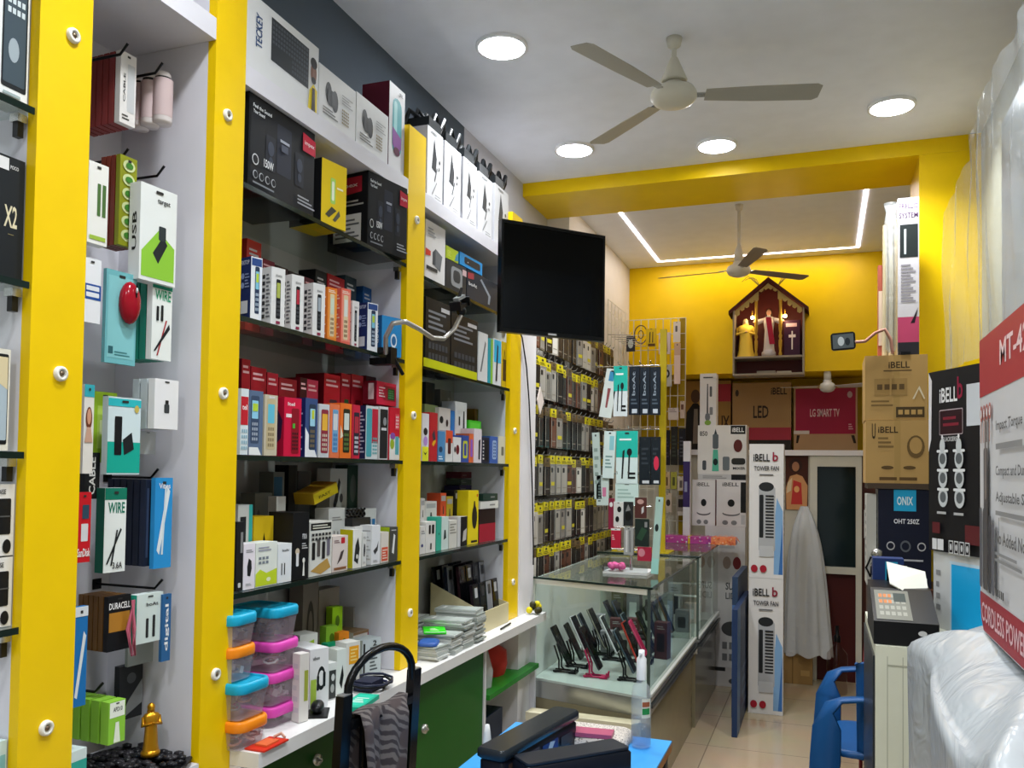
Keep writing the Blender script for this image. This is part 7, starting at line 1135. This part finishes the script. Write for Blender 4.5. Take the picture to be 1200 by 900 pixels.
MB().lathe([(.001, .002), (.025, .002), (.029, .008), (.029, .15), (.024, .175), (.012, .19), (.012, .2)], (0, 0, 0), CL2, 24).obj('bottle_body', parent=t)
MB().lathe([(.001, .004), (.0275, .01), (.0275, .06), (.001, .06)], (0, 0, 0), mat('d4dcec', .05, 0, 'plastic_clear'), 20).obj('liquid', parent=t)
MB().lathe([(.0145, .195), (.0145, .255), (.009, .262), (.009, .28), (.001, .281)], (0, 0, 0), mat('e8eaec', .3), 18).tube([(0, 0, .272), (.0, -.02, .272)], .004, mat('e8eaec', .3), 6).obj('white_pump', parent=t)
m = MB(); 
m.loft([[(.0294*math.cos(a), .0294*math.sin(a), z) for a in [math.radians(-75+12*k) for k in range(6)]] for z in (.09, .145)], mat('d8d8cc', .4), True, False, False); m.loft([[(.0297*math.cos(a), .0297*math.sin(a), z) for a in [math.radians(-72+12*k) for k in range(5)]] for z in (.10, .118)], mat('2c8c4c', .4), True, False, False); m.loft([[(.0297*math.cos(a), .0297*math.sin(a), z) for a in [math.radians(-72+12*k) for k in range(5)]] for z in (.122, .136)], mat('a05c40', .4), True, False, False); m.obj('label_sticker', parent=t)
def speck():
    m = bpy.data.materials.new('speckled_grey'); m.use_nodes = True; nt = m.node_tree; b = nt.nodes['Principled BSDF']; v = nt.nodes.new('ShaderNodeTexVoronoi'); v.inputs['Scale'].default_value = 160; tc = nt.nodes.new('ShaderNodeTexCoord'); r = nt.nodes.new('ShaderNodeValToRGB'); r.color_ramp.elements[0].color = (.12, .10, .09, 1); r.color_ramp.elements[1].color = (.55, .50, .45, 1); r.color_ramp.elements[0].position = .2; r.color_ramp.elements[1].position = .45
    nt.links.new(tc.outputs['Object'], v.inputs['Vector']); nt.links.new(v.outputs['Distance'], r.inputs[0]); nt.links.new(r.outputs[0], b.inputs['Base Color']); b.inputs['Roughness'].default_value = .9; return m
m = MB(); m.loft([rr(.24, .16, .03, 0), rr(.24, .16, .03, .02), rr(.22, .14, .03, .028)], speck()); tag(m.obj('folded_mat', loc=(-.655, 2.475, TZ+.001), rot=.02), 'folded grey speckled mat at the far side of the blue table', 'mat')
m = MB(); m.box(-.08, .08, -.03, .03, 0, .012, mat('a8506c', .4)); tag(m.obj('packet', loc=(-.655, 2.43, TZ+.0295), rot=.1), 'flat pink packet on the speckled mat', 'packet')
m = MB(); m.lathe([(.001, 0), (.02, 0), (.02, .004), (.001, .004)], (0, 0, 0), mat('d8e0c8', .3), 18); m.lathe([(.001, .0045), (.009, .0045)], (0, 0, 0), mat('6c7c50', .3), 12); tag(m.obj('round_sticker', loc=(-.545, 2.40, TZ+.0005)), 'small round pale disc beside the spray bottle', 'disc')
q = onz(562, 892, .74); m = MB(); m.lathe([(.001, 0), (.016, 0), (.014, .05), (.009, .1), (.006, .12), (.001, .122)], (0, 0, 0), mat('e4e6e6', .3), 16); tag(m.obj('nozzle_cap', loc=(max(q.x, -.90), 2.12, TZ+.0005)), 'white pointed nozzle cap at the left edge of the blue table', 'cap')
# cream plinth in front of the glass counter and a clear cup by the chair
m = MB(); m.box(0, .5, 0, .07, 0, .425, mat('cfc6a8', .45)); m.box(0, .5, -.012, 0, .39, .427, mat('e0d8bc', .4)); tag(m.obj('cream_plinth', loc=(-1.245, 3.60, .001)), 'low cream plinth at the foot of the near glass counter', 'plinth')
